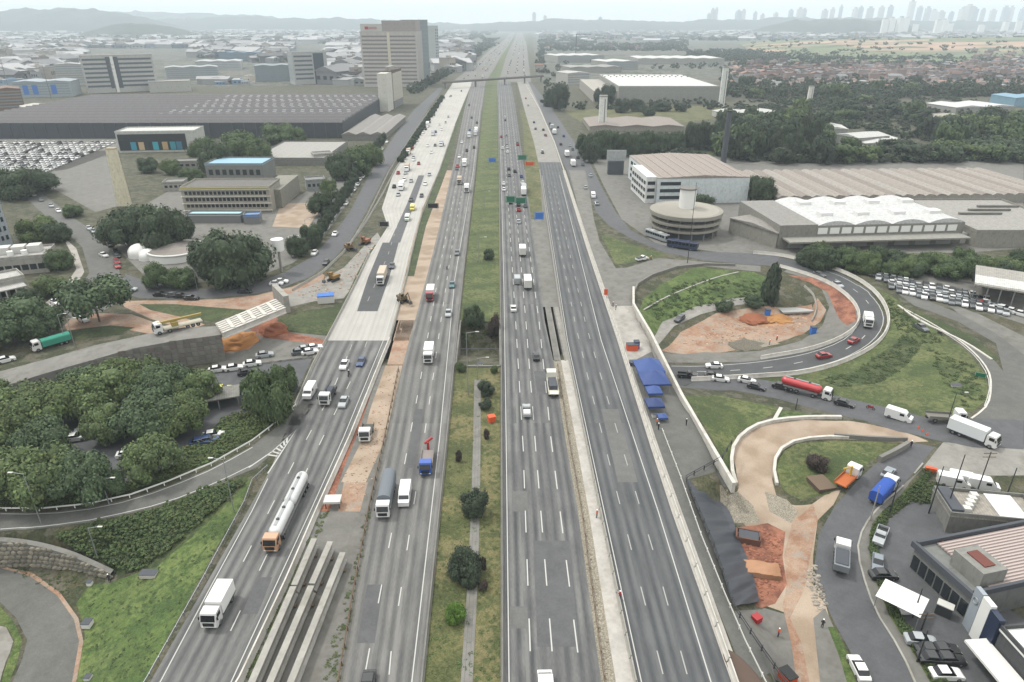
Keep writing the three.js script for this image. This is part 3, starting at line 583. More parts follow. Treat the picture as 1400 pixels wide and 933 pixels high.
// ---------------------------------------------------------------- barriers, parapets, rails
const mat = {
  concrete: M('#b9b6ae', .92, { map: tx.concrete }), pale: M('#dcd8cf', .9, { map: tx.concrete }), grey: M('#8f8d87', .92, { map: tx.concrete }), dark: M('#55544f', .95, { map: tx.concrete }),
  steel: M('#a9adae', .5, { metalness: .6 }), darkSteel: M('#3c3f42', .6, { metalness: .3 }), white: M('#dcdcd8', .55), offWhite: M('#c9c8c2', .8), black: M('#17181a', .7), rust: M('#6b4a3c', .9),
  glass: M('#1d2429', .15, { metalness: .1 }), blueGlass: M('#2a3a48', .2), orange: M('#d8562a', .7), red: M('#a52226', .5), blue: M('#1f4f9c', .6), yellow: M('#c9a52c', .6), green: M('#0e6b4e', .6), skyBlue: M('#2b6fc2', .6), tyre: M('#1b1b1b', .95),
  beige: M('#b7a78e', .9), brown: M('#5b4a40', .9), cream: M('#cfc7b4', .9), lightGrey: M('#a8a8a4', .9), midGrey: M('#7d7e7d', .9), slate: M('#4a4e55', .85), wood: M('#6e5d4c', .95),
};
const jersey = (s = 1) => [[-.32, 0], [-.32, .1], [-.14, .35], [-.09, .9], [.09, .9], [.14, .35], [.32, .1], [.32, 0]].map(([a, b]) => [a * s, b * s]);
function longBarrier(name, label, category, pts, profile, m, step = 0) {
  return tag(mesh(name, sweep(step ? curve(pts, step) : pts, profile), m), label, category);
}
function segmentBarrier(label, pts, segLen, m, s = 1, limit = 290) {
  const t = thing('concrete_barrier', label, 'barrier'), L = lengthOf(pts), g = sweep([V(0, 0, -segLen / 2 + .12), V(0, 0, segLen / 2 - .12)], jersey(s));
  let n = 0; for (let d = segLen / 2; d < L && n < limit; d += segLen, n++) { const [p, a] = pathAt(pts, d); const b = mesh('barrier_segment', g, m, t); b.position.copy(p); b.rotation.y = a; }
  return t;
}
const lev = levelAll;
segmentBarrier('pale concrete barrier along the dark empty carriageway by the deck', lev([1018, 960, 1006, 933, 925, 699, 895, 613, 848, 466, 820, 390, 795, 310, 771, 233, 758, 195, 738, 150, 720, 118]), 6, mat.pale, 1.1);
segmentBarrier('concrete barrier between dark carriageway and fresh concrete strip', lev([880, 975, 869, 933, 821, 699, 773, 466, 738, 233]), 4, mat.concrete, .9);
longBarrier('parapet', 'tall pale parapet edging the bridge deck beside the tents', 'parapet', lev([866, 396, 866, 419, 890, 460, 932, 545, 1003, 667]), [[-.35, -1.2], [-.35, 1.1], [.35, 1.1], [.35, -1.2]], mat.pale);
longBarrier('retaining_wall', 'grey curved retaining wall above the green slope', 'wall', lev([867, 400, 872, 390, 892, 378, 925, 367, 965, 363, 1005, 364]), [[-.25, -4], [-.25, .9], [.25, .9], [.25, -4]], mat.grey);
longBarrier('concrete_barrier', 'low concrete barrier between inbound lanes and grass median', 'barrier', lev([572, 980, 577, 933, 611, 600, 621, 500, 633, 380, 650, 233, 658, 150]), jersey(.9), mat.grey);
longBarrier('concrete_barrier', 'low concrete barrier between outbound lanes and grass median', 'barrier', lev([687, 980, 687, 933, 686, 600, 685.5, 500, 684, 380, 682.5, 233, 680, 130]), jersey(.8), mat.grey);
longBarrier('parapet', 'double-line pale parapet along the asphalt inbound carriageway', 'parapet', lev([300, 980, 329, 933, 391, 800, 434, 700, 479, 600, 519, 500, 533, 466]), jersey(1.3), mat.pale);
longBarrier('parapet', 'pale kerb wall along the concrete inbound carriageway', 'parapet', lev([533, 466, 546, 418, 556, 378, 562, 350, 572, 310, 579, 285, 601, 233, 622, 172]), jersey(.9), mat.concrete);
longBarrier('parapet', 'pale parapet at the outer edge of the widening carriageway', 'parapet', lev([403, 557, 428, 500, 446, 466, 471, 418, 491, 378, 505, 348]), jersey(1), mat.concrete);
longBarrier('concrete_barrier', 'low barrier between frontage road and concrete carriageway', 'barrier', lev([470, 345, 500, 305, 522, 268, 540, 233, 570, 185, 602, 132]), jersey(1), mat.concrete);
longBarrier('concrete_barrier', 'second low barrier beside the frontage road verge', 'barrier', lev([400, 398, 440, 374, 476, 340, 503, 294, 531, 236, 560, 190, 586, 152]), jersey(.9), mat.concrete);
longBarrier('concrete_barrier', 'pale outer barrier around the dark loop road', 'barrier', onAll([945, 521, 1040, 516, 1102, 510, 1162, 492, 1203, 466, 1215, 434, 1195, 399, 1152, 373, 1102, 358, 1064, 350, 1030, 347]), jersey(1.3), mat.pale, 4);
longBarrier('concrete_barrier', 'pale inner barrier between loop road and red earth', 'barrier', onAll([1040, 491, 1110, 478, 1158, 458, 1175, 436, 1163, 410, 1129, 386, 1083, 370, 1060, 364]), jersey(1.2), mat.pale, 4);
longBarrier('kerb_wall', 'low pale wall curling round the unfinished inner loop', 'wall', onAll([1100, 392, 1112, 404, 1116, 424, 1110, 440]), jersey(.8), mat.concrete, 3);
longBarrier('kerb_wall', 'pale wall curving beside the dirt road bend', 'wall', onAll([1006, 664, 1000, 640, 1003, 612, 1018, 594, 1045, 580, 1100, 573, 1150, 573]), [[-.35, 0], [-.35, .8], [.35, .8], [.35, 0]], mat.pale, 4);
longBarrier('kerb_wall', 'pale wall around the round grass island', 'wall', onAll([1062, 664, 1058, 640, 1066, 618, 1088, 605, 1126, 600, 1160, 600]), [[-.3, 0], [-.3, .7], [.3, .7], [.3, 0]], mat.pale, 4);
longBarrier('retaining_wall', 'dark low wall between dirt road and grass island', 'wall', onAll([1140, 598, 1190, 602, 1240, 604]), [[-.25, 0], [-.25, 1], [.25, 1], [.25, 0]], mat.grey, 4);
longBarrier('retaining_wall', 'grey sloping wall stub at the dirt road fork', 'wall', onAll([1202, 632, 1222, 622, 1240, 612]), [[-.4, 0], [-.4, 1.4], [.4, 1.4], [.4, 0]], mat.grey, 4);
longBarrier('kerb', 'pale kerb along the dark service road', 'kerb', onAll([1262, 634, 1234, 666, 1206, 690, 1182, 720, 1173, 750, 1184, 800, 1200, 840, 1231, 890, 1254, 940]), [[-.15, 0], [-.15, .16], [.15, .16], [.15, 0]], mat.concrete, 4);
longBarrier('kerb', 'pale gutter running down the green slope', 'gutter', onAll([880, 424, 910, 407, 950, 390, 985, 378, 1010, 372]), [[-.3, 0], [-.3, .12], [.3, .12], [.3, 0]], mat.concrete, 4);
longBarrier('kerb', 'pale concrete gutter crossing the green triangle', 'gutter', onAll([1058, 576, 1068, 558]), [[-.4, 0], [-.4, .2], [.4, .2], [.4, 0]], mat.pale);
longBarrier('kerb', 'pale kerb around the wide road by the grass field', 'kerb', onAll([1234, 421, 1275, 443, 1322, 474, 1350, 505, 1355, 531, 1348, 557, 1328, 573]), [[-.2, 0], [-.2, .16], [.2, .16], [.2, 0]], mat.pale, 4);
longBarrier('median_drain', 'long concrete drain channel along the dry grass median', 'drain', lev([636, 980, 638, 933, 646, 800, 650, 700, 652, 600, 653, 520]), [[-.8, 0], [-.8, .1], [-.35, .1], [-.3, .045], [.3, .045], [.35, .1], [.8, .1], [.8, 0]], mat.grey);
longBarrier('kerb', 'concrete kerb line around the thin weedy island', 'kerb', onAll([1228, 418, 1256, 438, 1318, 468, 1356, 492]), [[-.3, 0], [-.3, .3], [.3, .3], [.3, 0]], mat.pale, 4);
// verge bank stone wall
{
  const t = thing('stone_wall', 'pale rough stone retaining wall above the curving road', 'wall');
  const c = curve(wallFoot.map(q => V(q.x, q.y, q.z + .7)), 1.0), tp = [], n = c.length, mats = ['#aba596', '#a09a8c', '#b8b1a0', '#8f8a7e'].map(h => M(h, .95, { map: tx.concrete }));
  const top = curve(wallTop, 1.0); while (top.length > n) top.pop();
  const g = new THREE.BufferGeometry(), pos = [], idx = [];
  for (let i = 0; i < n; i++) { const q = top[Math.min(i, top.length - 1)]; pos.push(c[i].x, c[i].y - .5, c[i].z, c[i].x, q.y, c[i].z - .2, c[i].x, q.y, c[i].z - 1.2, c[i].x, c[i].y - .5, c[i].z - 1.2); if (i) for (const [a, b] of [[0, 1], [1, 2], [2, 3]]) { const o = (i - 1) * 4; idx.push(o + a, o + 4 + a, o + b, o + b, o + 4 + a, o + 4 + b); } }
  g.setAttribute('position', new THREE.Float32BufferAttribute(pos, 3)); g.setIndex(idx); mesh('wall_core', flatUV(g), mat.grey, t);
  const stones = [0, 1, 2, 3].map(() => { const s = new THREE.IcosahedronGeometry(.62, 0); const p = s.attributes.position; for (let k = 0; k < p.count; k++) { const q = Math.sin(p.getX(k) * 31 + p.getY(k) * 17) * .08; p.setXYZ(k, p.getX(k) * (1 + q), p.getY(k) * (.78 + q), p.getZ(k) * .42); } s.computeVertexNormals(); return flatUV(s); });
  let count = 0;
  for (let i = 0; i < n && count < 295; i++) { const q = top[Math.min(i, top.length - 1)], x = c[i].x; if (x < -96) continue; for (let y = c[i].y + .4, r = 0; y < q.y - .1 && count < 295; y += .92, r++) { const s = mesh('stone', pick(stones), pick(mats), t); s.position.set(x + (r % 2 ? .5 : 0) + rr(-.1, .1), y, c[i].z + .02 - .2 * (y - c[i].y) / 6); s.rotation.set(rr(-.1, .1), rr(-.2, .2), rr(-.5, .5)); s.scale.set(rr(.85, 1.1), rr(.85, 1.1), 1); count++; } }
}
// guardrails
function guardrail(label, pts, { post = 4, m = mat.steel, rails = [[.55, .3]], postH = .85, dist = 1e9 } = {}) {
  const t = thing('guardrail', label, 'guardrail');
  for (const [y, h] of rails) mesh('rail', sweep(pts, [[-.03, y], [-.07, y + h / 2], [-.03, y + h], [.05, y + h], [.05, y]]), m, t);
  const g = boxG(.14, postH, .16), L = lengthOf(pts); let n = 0;
  for (let d = 1; d < L && n < 280; d += post) { const [p, a] = pathAt(pts, d); if (p.length() > dist) break; const q = mesh('post', g, m, t); q.position.set(p.x + .1, p.y, p.z); q.rotation.y = a; n++; }
  return t;
}
guardrail('steel guardrail on posts along the bright green bank', lev([170, 985, 201, 933, 278, 795, 334, 690, 345, 660, 366, 640]), { rails: [[.5, .3]], m: mat.steel, post: 2.6 });
guardrail('white railing along the exit road below the shrubs', onAll([0, 699, 60, 699, 120, 693, 180, 680, 230, 662, 290, 637, 345, 606, 390, 571, 405, 556]), { m: mat.white, post: 3 });
guardrail('dark iron railing along the top of the black sheeting', lev([1001, 606, 986, 630, 937, 657, 945, 678, 975, 748, 1003, 834, 1040, 890, 1075, 940]), { m: mat.darkSteel, post: 3, rails: [[.5, .12], [1, .14]], postH: 1.15 });
guardrail('pale double guardrail between deck and black sheeting', lev([905, 590, 930, 655, 958, 735, 990, 815, 1018, 880, 1050, 945]), { m: mat.offWhite, post: 4 });
guardrail('rusty guardrail on the stony verge between outbound lanes', lev([835, 975, 826, 933, 795, 700, 777, 600, 762, 500]), { m: mat.wood, post: 4, rails: [[.4, .25]], postH: .7 });
guardrail('rough timber fence along the edge of the works yard', lev([452, 975, 463, 933, 485, 800, 504, 699, 526, 600, 545, 505]), { m: mat.wood, post: 3, rails: [[.3, .16], [.75, .16]], postH: 1 });
guardrail('railing across the underpass opening in the median', line3([620, 480, -5.4, 684, 480, -5.4]), { m: mat.steel, post: 3 });

// ---------------------------------------------------------------- underpass openings
longBarrier('abutment_wall', 'concrete abutment wall of the median opening, inbound side', 'wall', lev([629, 440, 621.5, 502]), [[-.4, -5.8], [-.4, .5], [.1, .5], [.1, -5.8]], mat.grey);
longBarrier('abutment_wall', 'concrete abutment wall of the median opening, outbound side', 'wall', lev([684, 440, 685, 502]), [[-.1, -5.8], [-.1, .5], [.4, .5], [.4, -5.8]], mat.grey);
longBarrier('abutment_wall', 'cross wall holding the median grass at the opening', 'wall', lev([621.5, 502, 685, 502]), [[-.3, -5.8], [-.3, .4], [.3, .4], [.3, -5.8]], mat.grey);
for (const [a, l] of [[[752, 420, 766, 494], 'concrete bridge fascia under the outbound carriageway by the slit'], [[757, 420, 773, 494], 'concrete bridge fascia under the dark carriageway by the slit'], [[539, 438, 518.5, 499], 'concrete bridge fascia under the inbound carriageway by the slit'], [[568, 438, 551.5, 499], 'concrete bridge fascia under the inbound lanes by the works strip']])
  longBarrier('bridge_fascia', l, 'bridge edge', lev(a), [[-.2, -5.9], [-.2, .04], [.2, .04], [.2, -5.9]], mat.grey);
ribbon('bridge_slab', [[499, 529, 551], [438, 546, 568]], G.dirt, 2, 'sandy bridge slab beside the dark slit', { h: 0 });
ribbon('bridge_slab', [[494, 773, 777.5], [420, 757, 764]], G.concrete, 2, 'narrow concrete bridge edge beside the dark carriageway slit', { h: 0 });
ribbon('bridge_slab', [[494, 758, 766], [420, 745, 752]], G.greyConcrete, 2, 'narrow grey bridge edge on the outbound side of the slit', { h: 0 });

// ---------------------------------------------------------------- stockpiled bridge beams in the yard
{
  const prof = [[-.55, 0], [-.55, .25], [-.2, .5], [-.2, 1.35], [-.48, 1.6], [-.48, 1.8], [.48, 1.8], [.48, 1.6], [.2, 1.35], [.2, .5], [.55, .25], [.55, 0]];
  const rows = [[431, 748, 404, 812, 'grey concrete beam nearest the parapet, behind its twin'], [403, 814, 330, 985, 'long grey concrete beam lying nearest the parapet'], [453, 752, 428, 810, 'short grey concrete beam in the middle row'], [427, 813, 355, 985, 'long grey concrete beam in the middle row'], [470, 767, 384, 985, 'unbroken grey concrete beam nearest the timber fence']];
  for (const [x0, y0, x1, y1, l] of rows) {
    const t = thing('bridge_beam', l, 'concrete beam', 'concrete bridge beams in the yard'), a = at(x0, y0, .3), b = at(x1, y1, .3), d = b.clone().sub(a).normalize();
    mesh('beam', sweep([a, b], prof), mat.concrete, t);
    for (const q of [a.clone().addScaledVector(d, 2), b.clone().addScaledVector(d, -2)]) { const s = mesh('support_block', boxG(1.8, .34, .6), mat.wood, t); s.position.set(q.x, 0.03, q.z); s.rotation.y = Math.atan2(d.x, d.z); }
  }
}
// ---------------------------------------------------------------- approach ramp and girders of the unfinished viaduct
const RH = 7.4;
{
  const top = line3([-60, 530, .5, 0, 508, 1.5, 60, 492, 3.2, 130, 472, 5.2, 200, 457, 6.8, 250, 448, RH, 296, 446, RH, 302, 458, RH, 240, 466, RH, 180, 477, 6.4, 120, 494, 4.8, 60, 511, 3, 0, 530, 1.2, -60, 552, .4]);
  const ids = THREE.ShapeUtils.triangulateShape(top.map(p => new THREE.Vector2(p.x, p.z)), []), pos = [];
  for (const t of ids) for (const k of [t[0], t[2], t[1]]) pos.push(top[k].x, top[k].y, top[k].z);
  const g = new THREE.BufferGeometry(); g.setAttribute('position', new THREE.Float32BufferAttribute(pos, 3)); g.computeVertexNormals();
  const t = thing('approach_ramp', 'grey embanked approach ramp ending in a block wall', 'ramp');
  mesh('road_surface', flatUV(g), mat.grey, t);
  const sp = []; top.forEach((p, i) => { const q = top[(i + 1) % top.length]; sp.push(p.x, p.y, p.z, p.x, -.1, p.z, q.x, q.y, q.z, q.x, q.y, q.z, p.x, -.1, p.z, q.x, -.1, q.z); });
  const sg = new THREE.BufferGeometry(); sg.setAttribute('position', new THREE.Float32BufferAttribute(sp, 3)); sg.computeVertexNormals();
  mesh('side_wall', flatUV(sg), mat.grey, t);
  // precast facing panels on the visible side
  const pm = ['#8d8a83', '#827f79', '#96928a', '#8a807a'].map(h => M(h, .95, { map: tx.concrete })), pg = new RoundedBoxGeometry(1.42, 1.18, .24, 1, .05);
  for (const [a, b] of [[8, 9], [9, 10], [7, 8]]) { const p = top[a], q = top[b], L = Math.hypot(q.x - p.x, q.z - p.z), n = Math.floor(L / 1.5); for (let i = 0; i < n; i++) for (let y = 0; y < 6; y++) { const f = (i + .5) / n, hh = lerp(p.y, q.y, f); if (y * 1.25 + 1.2 > hh + .2) continue; const m = mesh('facing_panel', pg, pick(pm), t); m.position.set(lerp(p.x, q.x, f), y * 1.25 + .62, lerp(p.z, q.z, f)); m.rotation.y = Math.atan2(-(q.z - p.z), q.x - p.x); } }
  // girders
  const prof = [[-.35, -.9], [-.35, -.7], [-.14, -.5], [-.14, .5], [-.4, .7], [-.4, .9], [.4, .9], [.4, .7], [.14, .5], [.14, -.5], [.35, -.7], [.35, -.9]];
  const A = [at(296, 447, RH), at(304, 459, RH)], B = [at(378, 413, RH - 1), at(390, 424, RH - 1)];
  const nth = ['first', 'second', 'third', 'fourth', 'fifth', 'sixth'];
  for (let k = 0; k < 6; k++) tag(mesh('viaduct_girder', sweep([A[0].clone().lerp(A[1], k / 5), B[0].clone().lerp(B[1], k / 5)], prof), mat.pale), `${nth[5 - k]} pale viaduct girder counted from the orange earth`, 'girder', 'girders of the unfinished viaduct');
  for (let k = 1; k < 6; k++) { const a = A[0].clone().lerp(B[0], k / 6), b = A[1].clone().lerp(B[1], k / 6); tag(mesh('cross_beam', sweep([a, b], [[-.5, .3], [-.5, 1.1], [.5, 1.1], [.5, .3]]), mat.pale), `${nth[k - 1]} cross beam over the viaduct girders from the ramp`, 'cross beam', 'cross beams of the unfinished viaduct'); }
  const e = levelAll([378, 411, 394, 428, 400, 424, 386, 408]); const t2 = thing('pier_cap', 'grey support wall at the far end of the girders', 'wall'); mesh('pier', sweep([V(e[0].x, 0, e[0].z), V(e[1].x, 0, e[1].z)], [[-.8, 0], [-.8, RH - 1.9], [.8, RH - 1.9], [.8, 0]]), mat.concrete, t2);
}
// ---------------------------------------------------------------- black sheeting on the cut
{
  const a = lev([938, 659, 950, 690, 966, 728, 982, 770, 1003, 832]), b = onAll([984, 664, 996, 700, 1010, 740, 1026, 780, 1038, 826]), nu = 26, nv = 60, ca = curve(a, 1), cb = curve(b, 1), pos = [], idx = [];
  const pickAt = (c, t) => { const f = t * (c.length - 1), i = Math.min(c.length - 2, Math.floor(f)); return c[i].clone().lerp(c[i + 1], f - i); };
  for (let j = 0; j <= nv; j++) for (let i = 0; i <= nu; i++) {
    const p = pickAt(ca, j / nv), q = pickAt(cb, j / nv), u = i / nu, r = p.lerp(q, u);
    const fold = .2 * Math.sin(j * .8 + u * 6 + 3 * patch(j, i * .3, 9)) * Math.sin(u * Math.PI) + .1 * Math.sin(j * 2 + u * 9);
    r.y = lerp(lerp(0.1, -4.7, u), ground(r.x, r.z), .35) + .45 + fold; pos.push(r.x, r.y, r.z);
    if (i && j) { const k = j * (nu + 1) + i; idx.push(k, k - 1, k - nu - 2, k, k - nu - 2, k - nu - 1); }
  }
  const g = new THREE.BufferGeometry(); g.setAttribute('position', new THREE.Float32BufferAttribute(pos, 3)); g.setIndex(idx); g.computeVertexNormals();
  tag(mesh('plastic_sheeting', g, M('#3a3f47', .45)), 'crumpled black plastic sheeting over the cut slope', 'sheeting');
}
// ---------------------------------------------------------------- lamp posts, signs, gantries
const poleG = new Map();
function pole(label, px, py, topPy, { arm = 1.8, m = mat.steel, head = true, name = 'street_lamp', cat = 'lamp post', group, r = .11, side = 1, cross = false } = {}) {
  const p = on(px, py), h = hAt(p.z, topPy) - p.y, t = thing(name, label, cat, group, p);
  mesh('shaft', new THREE.CylinderGeometry(r * .55, r, h, 8).translate(0, h / 2, 0), m, t);
  if (head) { mesh('arm', barG(V(0, h - .1, 0), V(arm * side, h + .25, 0), .05), m, t); const l = mesh('lamp_head', new RoundedBoxGeometry(.85, .14, .34, 1, .05), mat.offWhite, t); l.position.set(arm * side + .3 * side, h + .25, 0); }
  if (cross) for (const y of [.4, 1.2]) mesh('crossarm', boxG(2.4, .12, .12, 0, h - y, 0), mat.wood, t);
  return t;
}
pole('tall lamp post beside the exit road under the trees', 56, 716, 648, { side: -1 });
pole('lamp post on the verge where the exit road straightens', 149, 690, 655, { side: 1 });
pole('lamp post by the railing near the exit gore', 320, 700, 628, { side: -1 });
pole('slim lamp post in the weedy bank', 134, 765, 722, { side: 1 });
pole('lamp post between road sign and loop grass', 1295, 580, 538, { m: mat.darkSteel });
for (const [x, y, ty, l] of [[1270, 702, 638, 'dark utility pole at the hedge corner'], [1292, 705, 622, 'dark utility pole beside the parked white cars'], [1330, 690, 618, 'dark utility pole with crossarms at the junction'], [1372, 690, 640, 'dark utility pole by the showroom roof'], [1190, 712, 664, 'pale utility pole beside the blue truck'], [1216, 704, 660, 'second pale utility pole beside the blue truck'], [1248, 845, 805, 'utility pole by the white canopy'], [1254, 905, 862, 'utility pole on the planted strip by dark cars'], [1260, 862, 838, 'slim pole with crossarms in the car park'], [940, 360, 250, 'tall lattice-thin mast in front of the round building'], [1088, 560, 545, 'short pole by the link road kerb']])
  pole(l, x, y, ty, { head: false, name: 'utility_pole', cat: 'pole', m: l.startsWith('pale') ? mat.concrete : mat.darkSteel, cross: l.includes('crossarm'), r: .14 });
for (const [x, y, ty] of [[104, 480, 436], [90, 470, 430], [270, 398, 368], [420, 330, 300], [456, 290, 262], [484, 246, 222]]) pole('thin lamp post along the curving frontage road', x, y, ty, { group: 'lamp posts along the frontage road' });
for (const [x, y, ty] of [[640, 540, 455], [653, 520, 490], [655, 360, 325], [662, 290, 262]]) pole('thin lamp post standing in the grass median', x, y, ty, { group: 'lamp posts in the median', arm: 2.2 });
function sign(label, px, py, topPy, w, h, m, { posts = 2, group, turn = 0, back } = {}) {
  const p = on(px, py), H = hAt(p.z, topPy) - p.y, t = thing('road_sign', label, 'road sign', group, p, turn);
  const b = mesh('panel', new RoundedBoxGeometry(w, h, .12, 1, .04), m, t); b.position.set(0, H - h / 2, 0);
  const f = mesh('border', new THREE.TorusGeometry(.5, .012, 4, 4).rotateZ(Math.PI / 4).scale(w * 1.25, h * 1.25, 1), mat.white, b); f.position.z = .07;
  for (let k = 0; k < posts; k++) mesh('post', boxG(.14, H - h * .5, .14, posts > 1 ? (k ? 1 : -1) * w * .35 : 0, 0, -.15), mat.steel, t);
  return t;
}
sign('blue road sign on the yellowed verge between carriageways', 737, 304, 290, 4.2, 3.4, mat.skyBlue);
sign('small blue road sign in the grass median', 673, 226, 216, 4.6, 2.6, mat.skyBlue);
sign('green direction sign beside the outbound lanes', 698, 282, 268, 4.6, 3.2, mat.green);
sign('second green direction sign over the outbound lanes', 712, 282, 270, 5.4, 3, mat.green);
sign('distant small green direction sign over the outbound lanes', 714, 222, 212, 6, 3.2, mat.green);
sign('green sign at the edge of the round grass field', 1340, 516, 510, 2.6, 1.2, mat.green, { turn: -.4 });
sign('orange-and-white sign on the verge of the dark carriageway', 724, 226, 221, 6, 2.6, mat.orange);
sign('black sign back above the sandy works strip', 592, 288, 278, 5.4, 2.4, mat.black);
sign('black sign back beside the pale works slab', 525, 312, 303, 4.4, 2.2, mat.black);
sign('orange works board on the deck beside the barrier', 828, 407, 395, 1.2, 2.2, mat.orange);
// footbridge
{
  const a = at(606, 122), b = at(742, 112), L = a.distanceTo(b), t = thing('footbridge', 'brown footbridge crossing the whole motorway', 'bridge', null, a.clone().lerp(b, .5), Math.atan2(-(b.z - a.z), b.x - a.x)), H = 7;
  mesh('deck', boxG(L, 1.3, 4, 0, H, 0), mat.brown, t); for (const z of [-1.9, 1.9]) mesh('railing', boxG(L, 1.2, .12, 0, H + 1.3, z), mat.midGrey, t);
  for (const f of [-.48, -.2, .09, .3, .48]) mesh('pier', boxG(1.4, H, 2, L * f, 0, 0), mat.grey, t);
}

// ---------------------------------------------------------------- buildings: front base corners by survey, height by the top's bearing
function building(name, label, x0, y0, x1, y1, top, depth, category = 'building', group) {
  const a = at(x0, y0), b = at(x1, y1), w = a.distanceTo(b), c = a.clone().lerp(b, .5);
  const t = thing(name, label, category, group, c, Math.atan2(-(b.z - a.z), b.x - a.x));
  const h = top > 0 ? hAt(c.z, top) : -top;
  return { t, w, h, d: depth };
}
const roofMap = texture(256, 8, (u, v, n) => { const r = .5 + .5 * Math.sin(u * Math.PI * 2 * 16), k = 205 + 22 * r + 40 * (n[2](u, v) - .5) + 30 * (n[5](u, v) - .5); return [k, k, k]; });
const wallMap = texture(256, 12, (u, v, n) => { const k = 226 + 34 * tone(n, u, v) - 18 * step01(n[3](u, v * .25), .6, .85); return [k, k, k * .985]; });
const bm = h => M(h, .92, { map: wallMap }), rm = (h, r = .8) => M(h, r, { map: roofMap });
const solid = (B, name, m, w, h, d, x = 0, y = 0, z = 0, p = B.t) => mesh(name, flatUV(boxG(w, h, d, x, y, z)), m, p);
const glassDark = M('#262c31', .25), glassMid = M('#4a565e', .3), glassPale = M('#7d8b92', .35);
// bands of glazing round the storeys, each storey its own part
function storeyBands(B, n, m, { y0 = .12, y1 = .96, frac = .42, faces = 'fs', w = B.w, d = B.d, h = B.h, x = 0, z = 0 } = {}) {
  for (let k = 0; k < n; k++) {
    const y = h * lerp(y0, y1, (k + .3) / n), hh = h * (y1 - y0) / n * frac;
    if (faces.includes('f')) solid(B, 'window_band', m, w * .95, hh, .12, x, y, z + .05);
    if (faces.includes('s')) for (const s of [-1, 1]) solid(B, 'window_band', m, .12, hh, d * .94, x + s * (w / 2 + .05), y, z - d / 2);
  }
}
function windowGrid(B, rows, cols, m, { y0 = .15, y1 = .95, x0 = -.47, x1 = .47, fw = .6, fh = .5, z = 0, h = B.h, w = B.w } = {}) {
  const cw = w * (x1 - x0) / cols, ch = h * (y1 - y0) / rows, g = flatUV(new THREE.BoxGeometry(cw * fw, ch * fh, .14).toNonIndexed()), sg = new THREE.BoxGeometry(cw * fw * 1.1, .12, .3);
  for (let r = 0; r < rows; r++) for (let c = 0; c < cols; c++) { const q = mesh('window', g, m, B.t); q.position.set(w * x0 + cw * (c + .5), h * y0 + ch * (r + .5), z + .04); }
}
// low-pitched corrugated roof over the whole plan, ridges running back; rooflights as parts
function shedRoof(B, m, { bays = 1, rise = 1.4, lights = 0, lightMat = mat.white, eave = .4, ridgeAcross = false } = {}) {
  const w = (ridgeAcross ? B.d : B.w), bw = (w + eave * 2) / bays;
  for (let k = 0; k < bays; k++) {
    const s = new THREE.Shape([[-bw / 2, 0], [0, rise], [bw / 2, 0], [bw / 2, -.2], [-bw / 2, -.2]].map(q => new THREE.Vector2(...q)));
    const L = (ridgeAcross ? B.w : B.d) + eave * 2, g = new THREE.ExtrudeGeometry(s, { depth: L, bevelEnabled: false });
    if (ridgeAcross) g.rotateY(Math.PI / 2).translate(-L / 2, B.h, -B.d - eave + bw * (k + .5)); else g.translate(-B.w / 2 - eave + bw * (k + .5), B.h, -B.d - eave);
    const r = mesh('roof', flatUV(g), m, B.t);
    for (let q = 0; q < lights; q++) { const f = (q + .5) / lights, tilt = Math.atan2(rise, bw / 2); for (const sd of [-1, 1]) { const l = mesh('rooflight', boxG(ridgeAcross ? Math.min(2, L / lights * .35) : bw * .3, .12, ridgeAcross ? bw * .3 : Math.min(2, L / lights * .35)), lightMat, r);
      if (ridgeAcross) { l.position.set(-L / 2 + L * f, B.h + rise * .5, -B.d - eave + bw * (k + .5) + sd * bw * .25); l.rotation.x = sd * tilt; } else { l.position.set(-B.w / 2 - eave + bw * (k + .5) + sd * bw * .25, B.h + rise * .5, -B.d - eave + L * f); l.rotation.z = -sd * tilt; } } }
  }
}
const box = (B, m, roofM) => { solid(B, 'wall', m, B.w, B.h, B.d, 0, 0, -B.d / 2); if (roofM) { solid(B, 'roof', roofM, B.w + .3, .35, B.d + .3, 0, B.h, -B.d / 2); for (const [w, d, x, z] of [[B.w + .3, .25, 0, .03], [B.w + .3, .25, 0, -B.d - .03], [.25, B.d, -B.w / 2, -B.d / 2], [.25, B.d, B.w / 2, -B.d / 2]]) solid(B, 'parapet', m, w, .7, d, x, B.h + .35, z); } };

// the dark factory with rows of rooflights
{
  const B = building('factory', 'huge dark-walled factory with rows of small rooflights', -70, 190, 470, 189, 168, 210, 'factory');
  solid(B, 'wall', bm('#4b5059'), B.w, B.h, B.d, 0, 0, -B.d / 2);
  const n = 22, bay = B.d / n, rmA = rm('#6b686a'), rmB = rm('#787476');
  for (let k = 0; k < n; k++) {
    const s = new THREE.Shape([[0, 0], [bay * .72, 2.0], [bay, 0]].map(q => new THREE.Vector2(...q)));
    const g = new THREE.ExtrudeGeometry(s, { depth: B.w, bevelEnabled: false }).rotateY(-Math.PI / 2).translate(B.w / 2, B.h, -B.d + bay * k);
    mesh('roof_bay', flatUV(g), k % 2 ? rmA : rmB, B.t);
  }
  const lg = boxG(3, .2, 1.8), lm = M('#878888', .7);
  for (let r = 0; r < 14; r++) for (let c = 0; c < 20; c++) { const q = mesh('rooflight', lg, lm, B.t); q.position.set(B.w * lerp(-.02, .47, c / 19) + (r % 2 ? 3 : 0), B.h + 1.5, -B.d * lerp(.2, .97, r / 13)); q.rotation.x = .3; }
  for (let k = 0; k < 34; k++) solid(B, 'pilaster', mat.slate, .6, B.h, .5, lerp(-B.w / 2, B.w / 2, (k + .5) / 34), 0, .2);
}
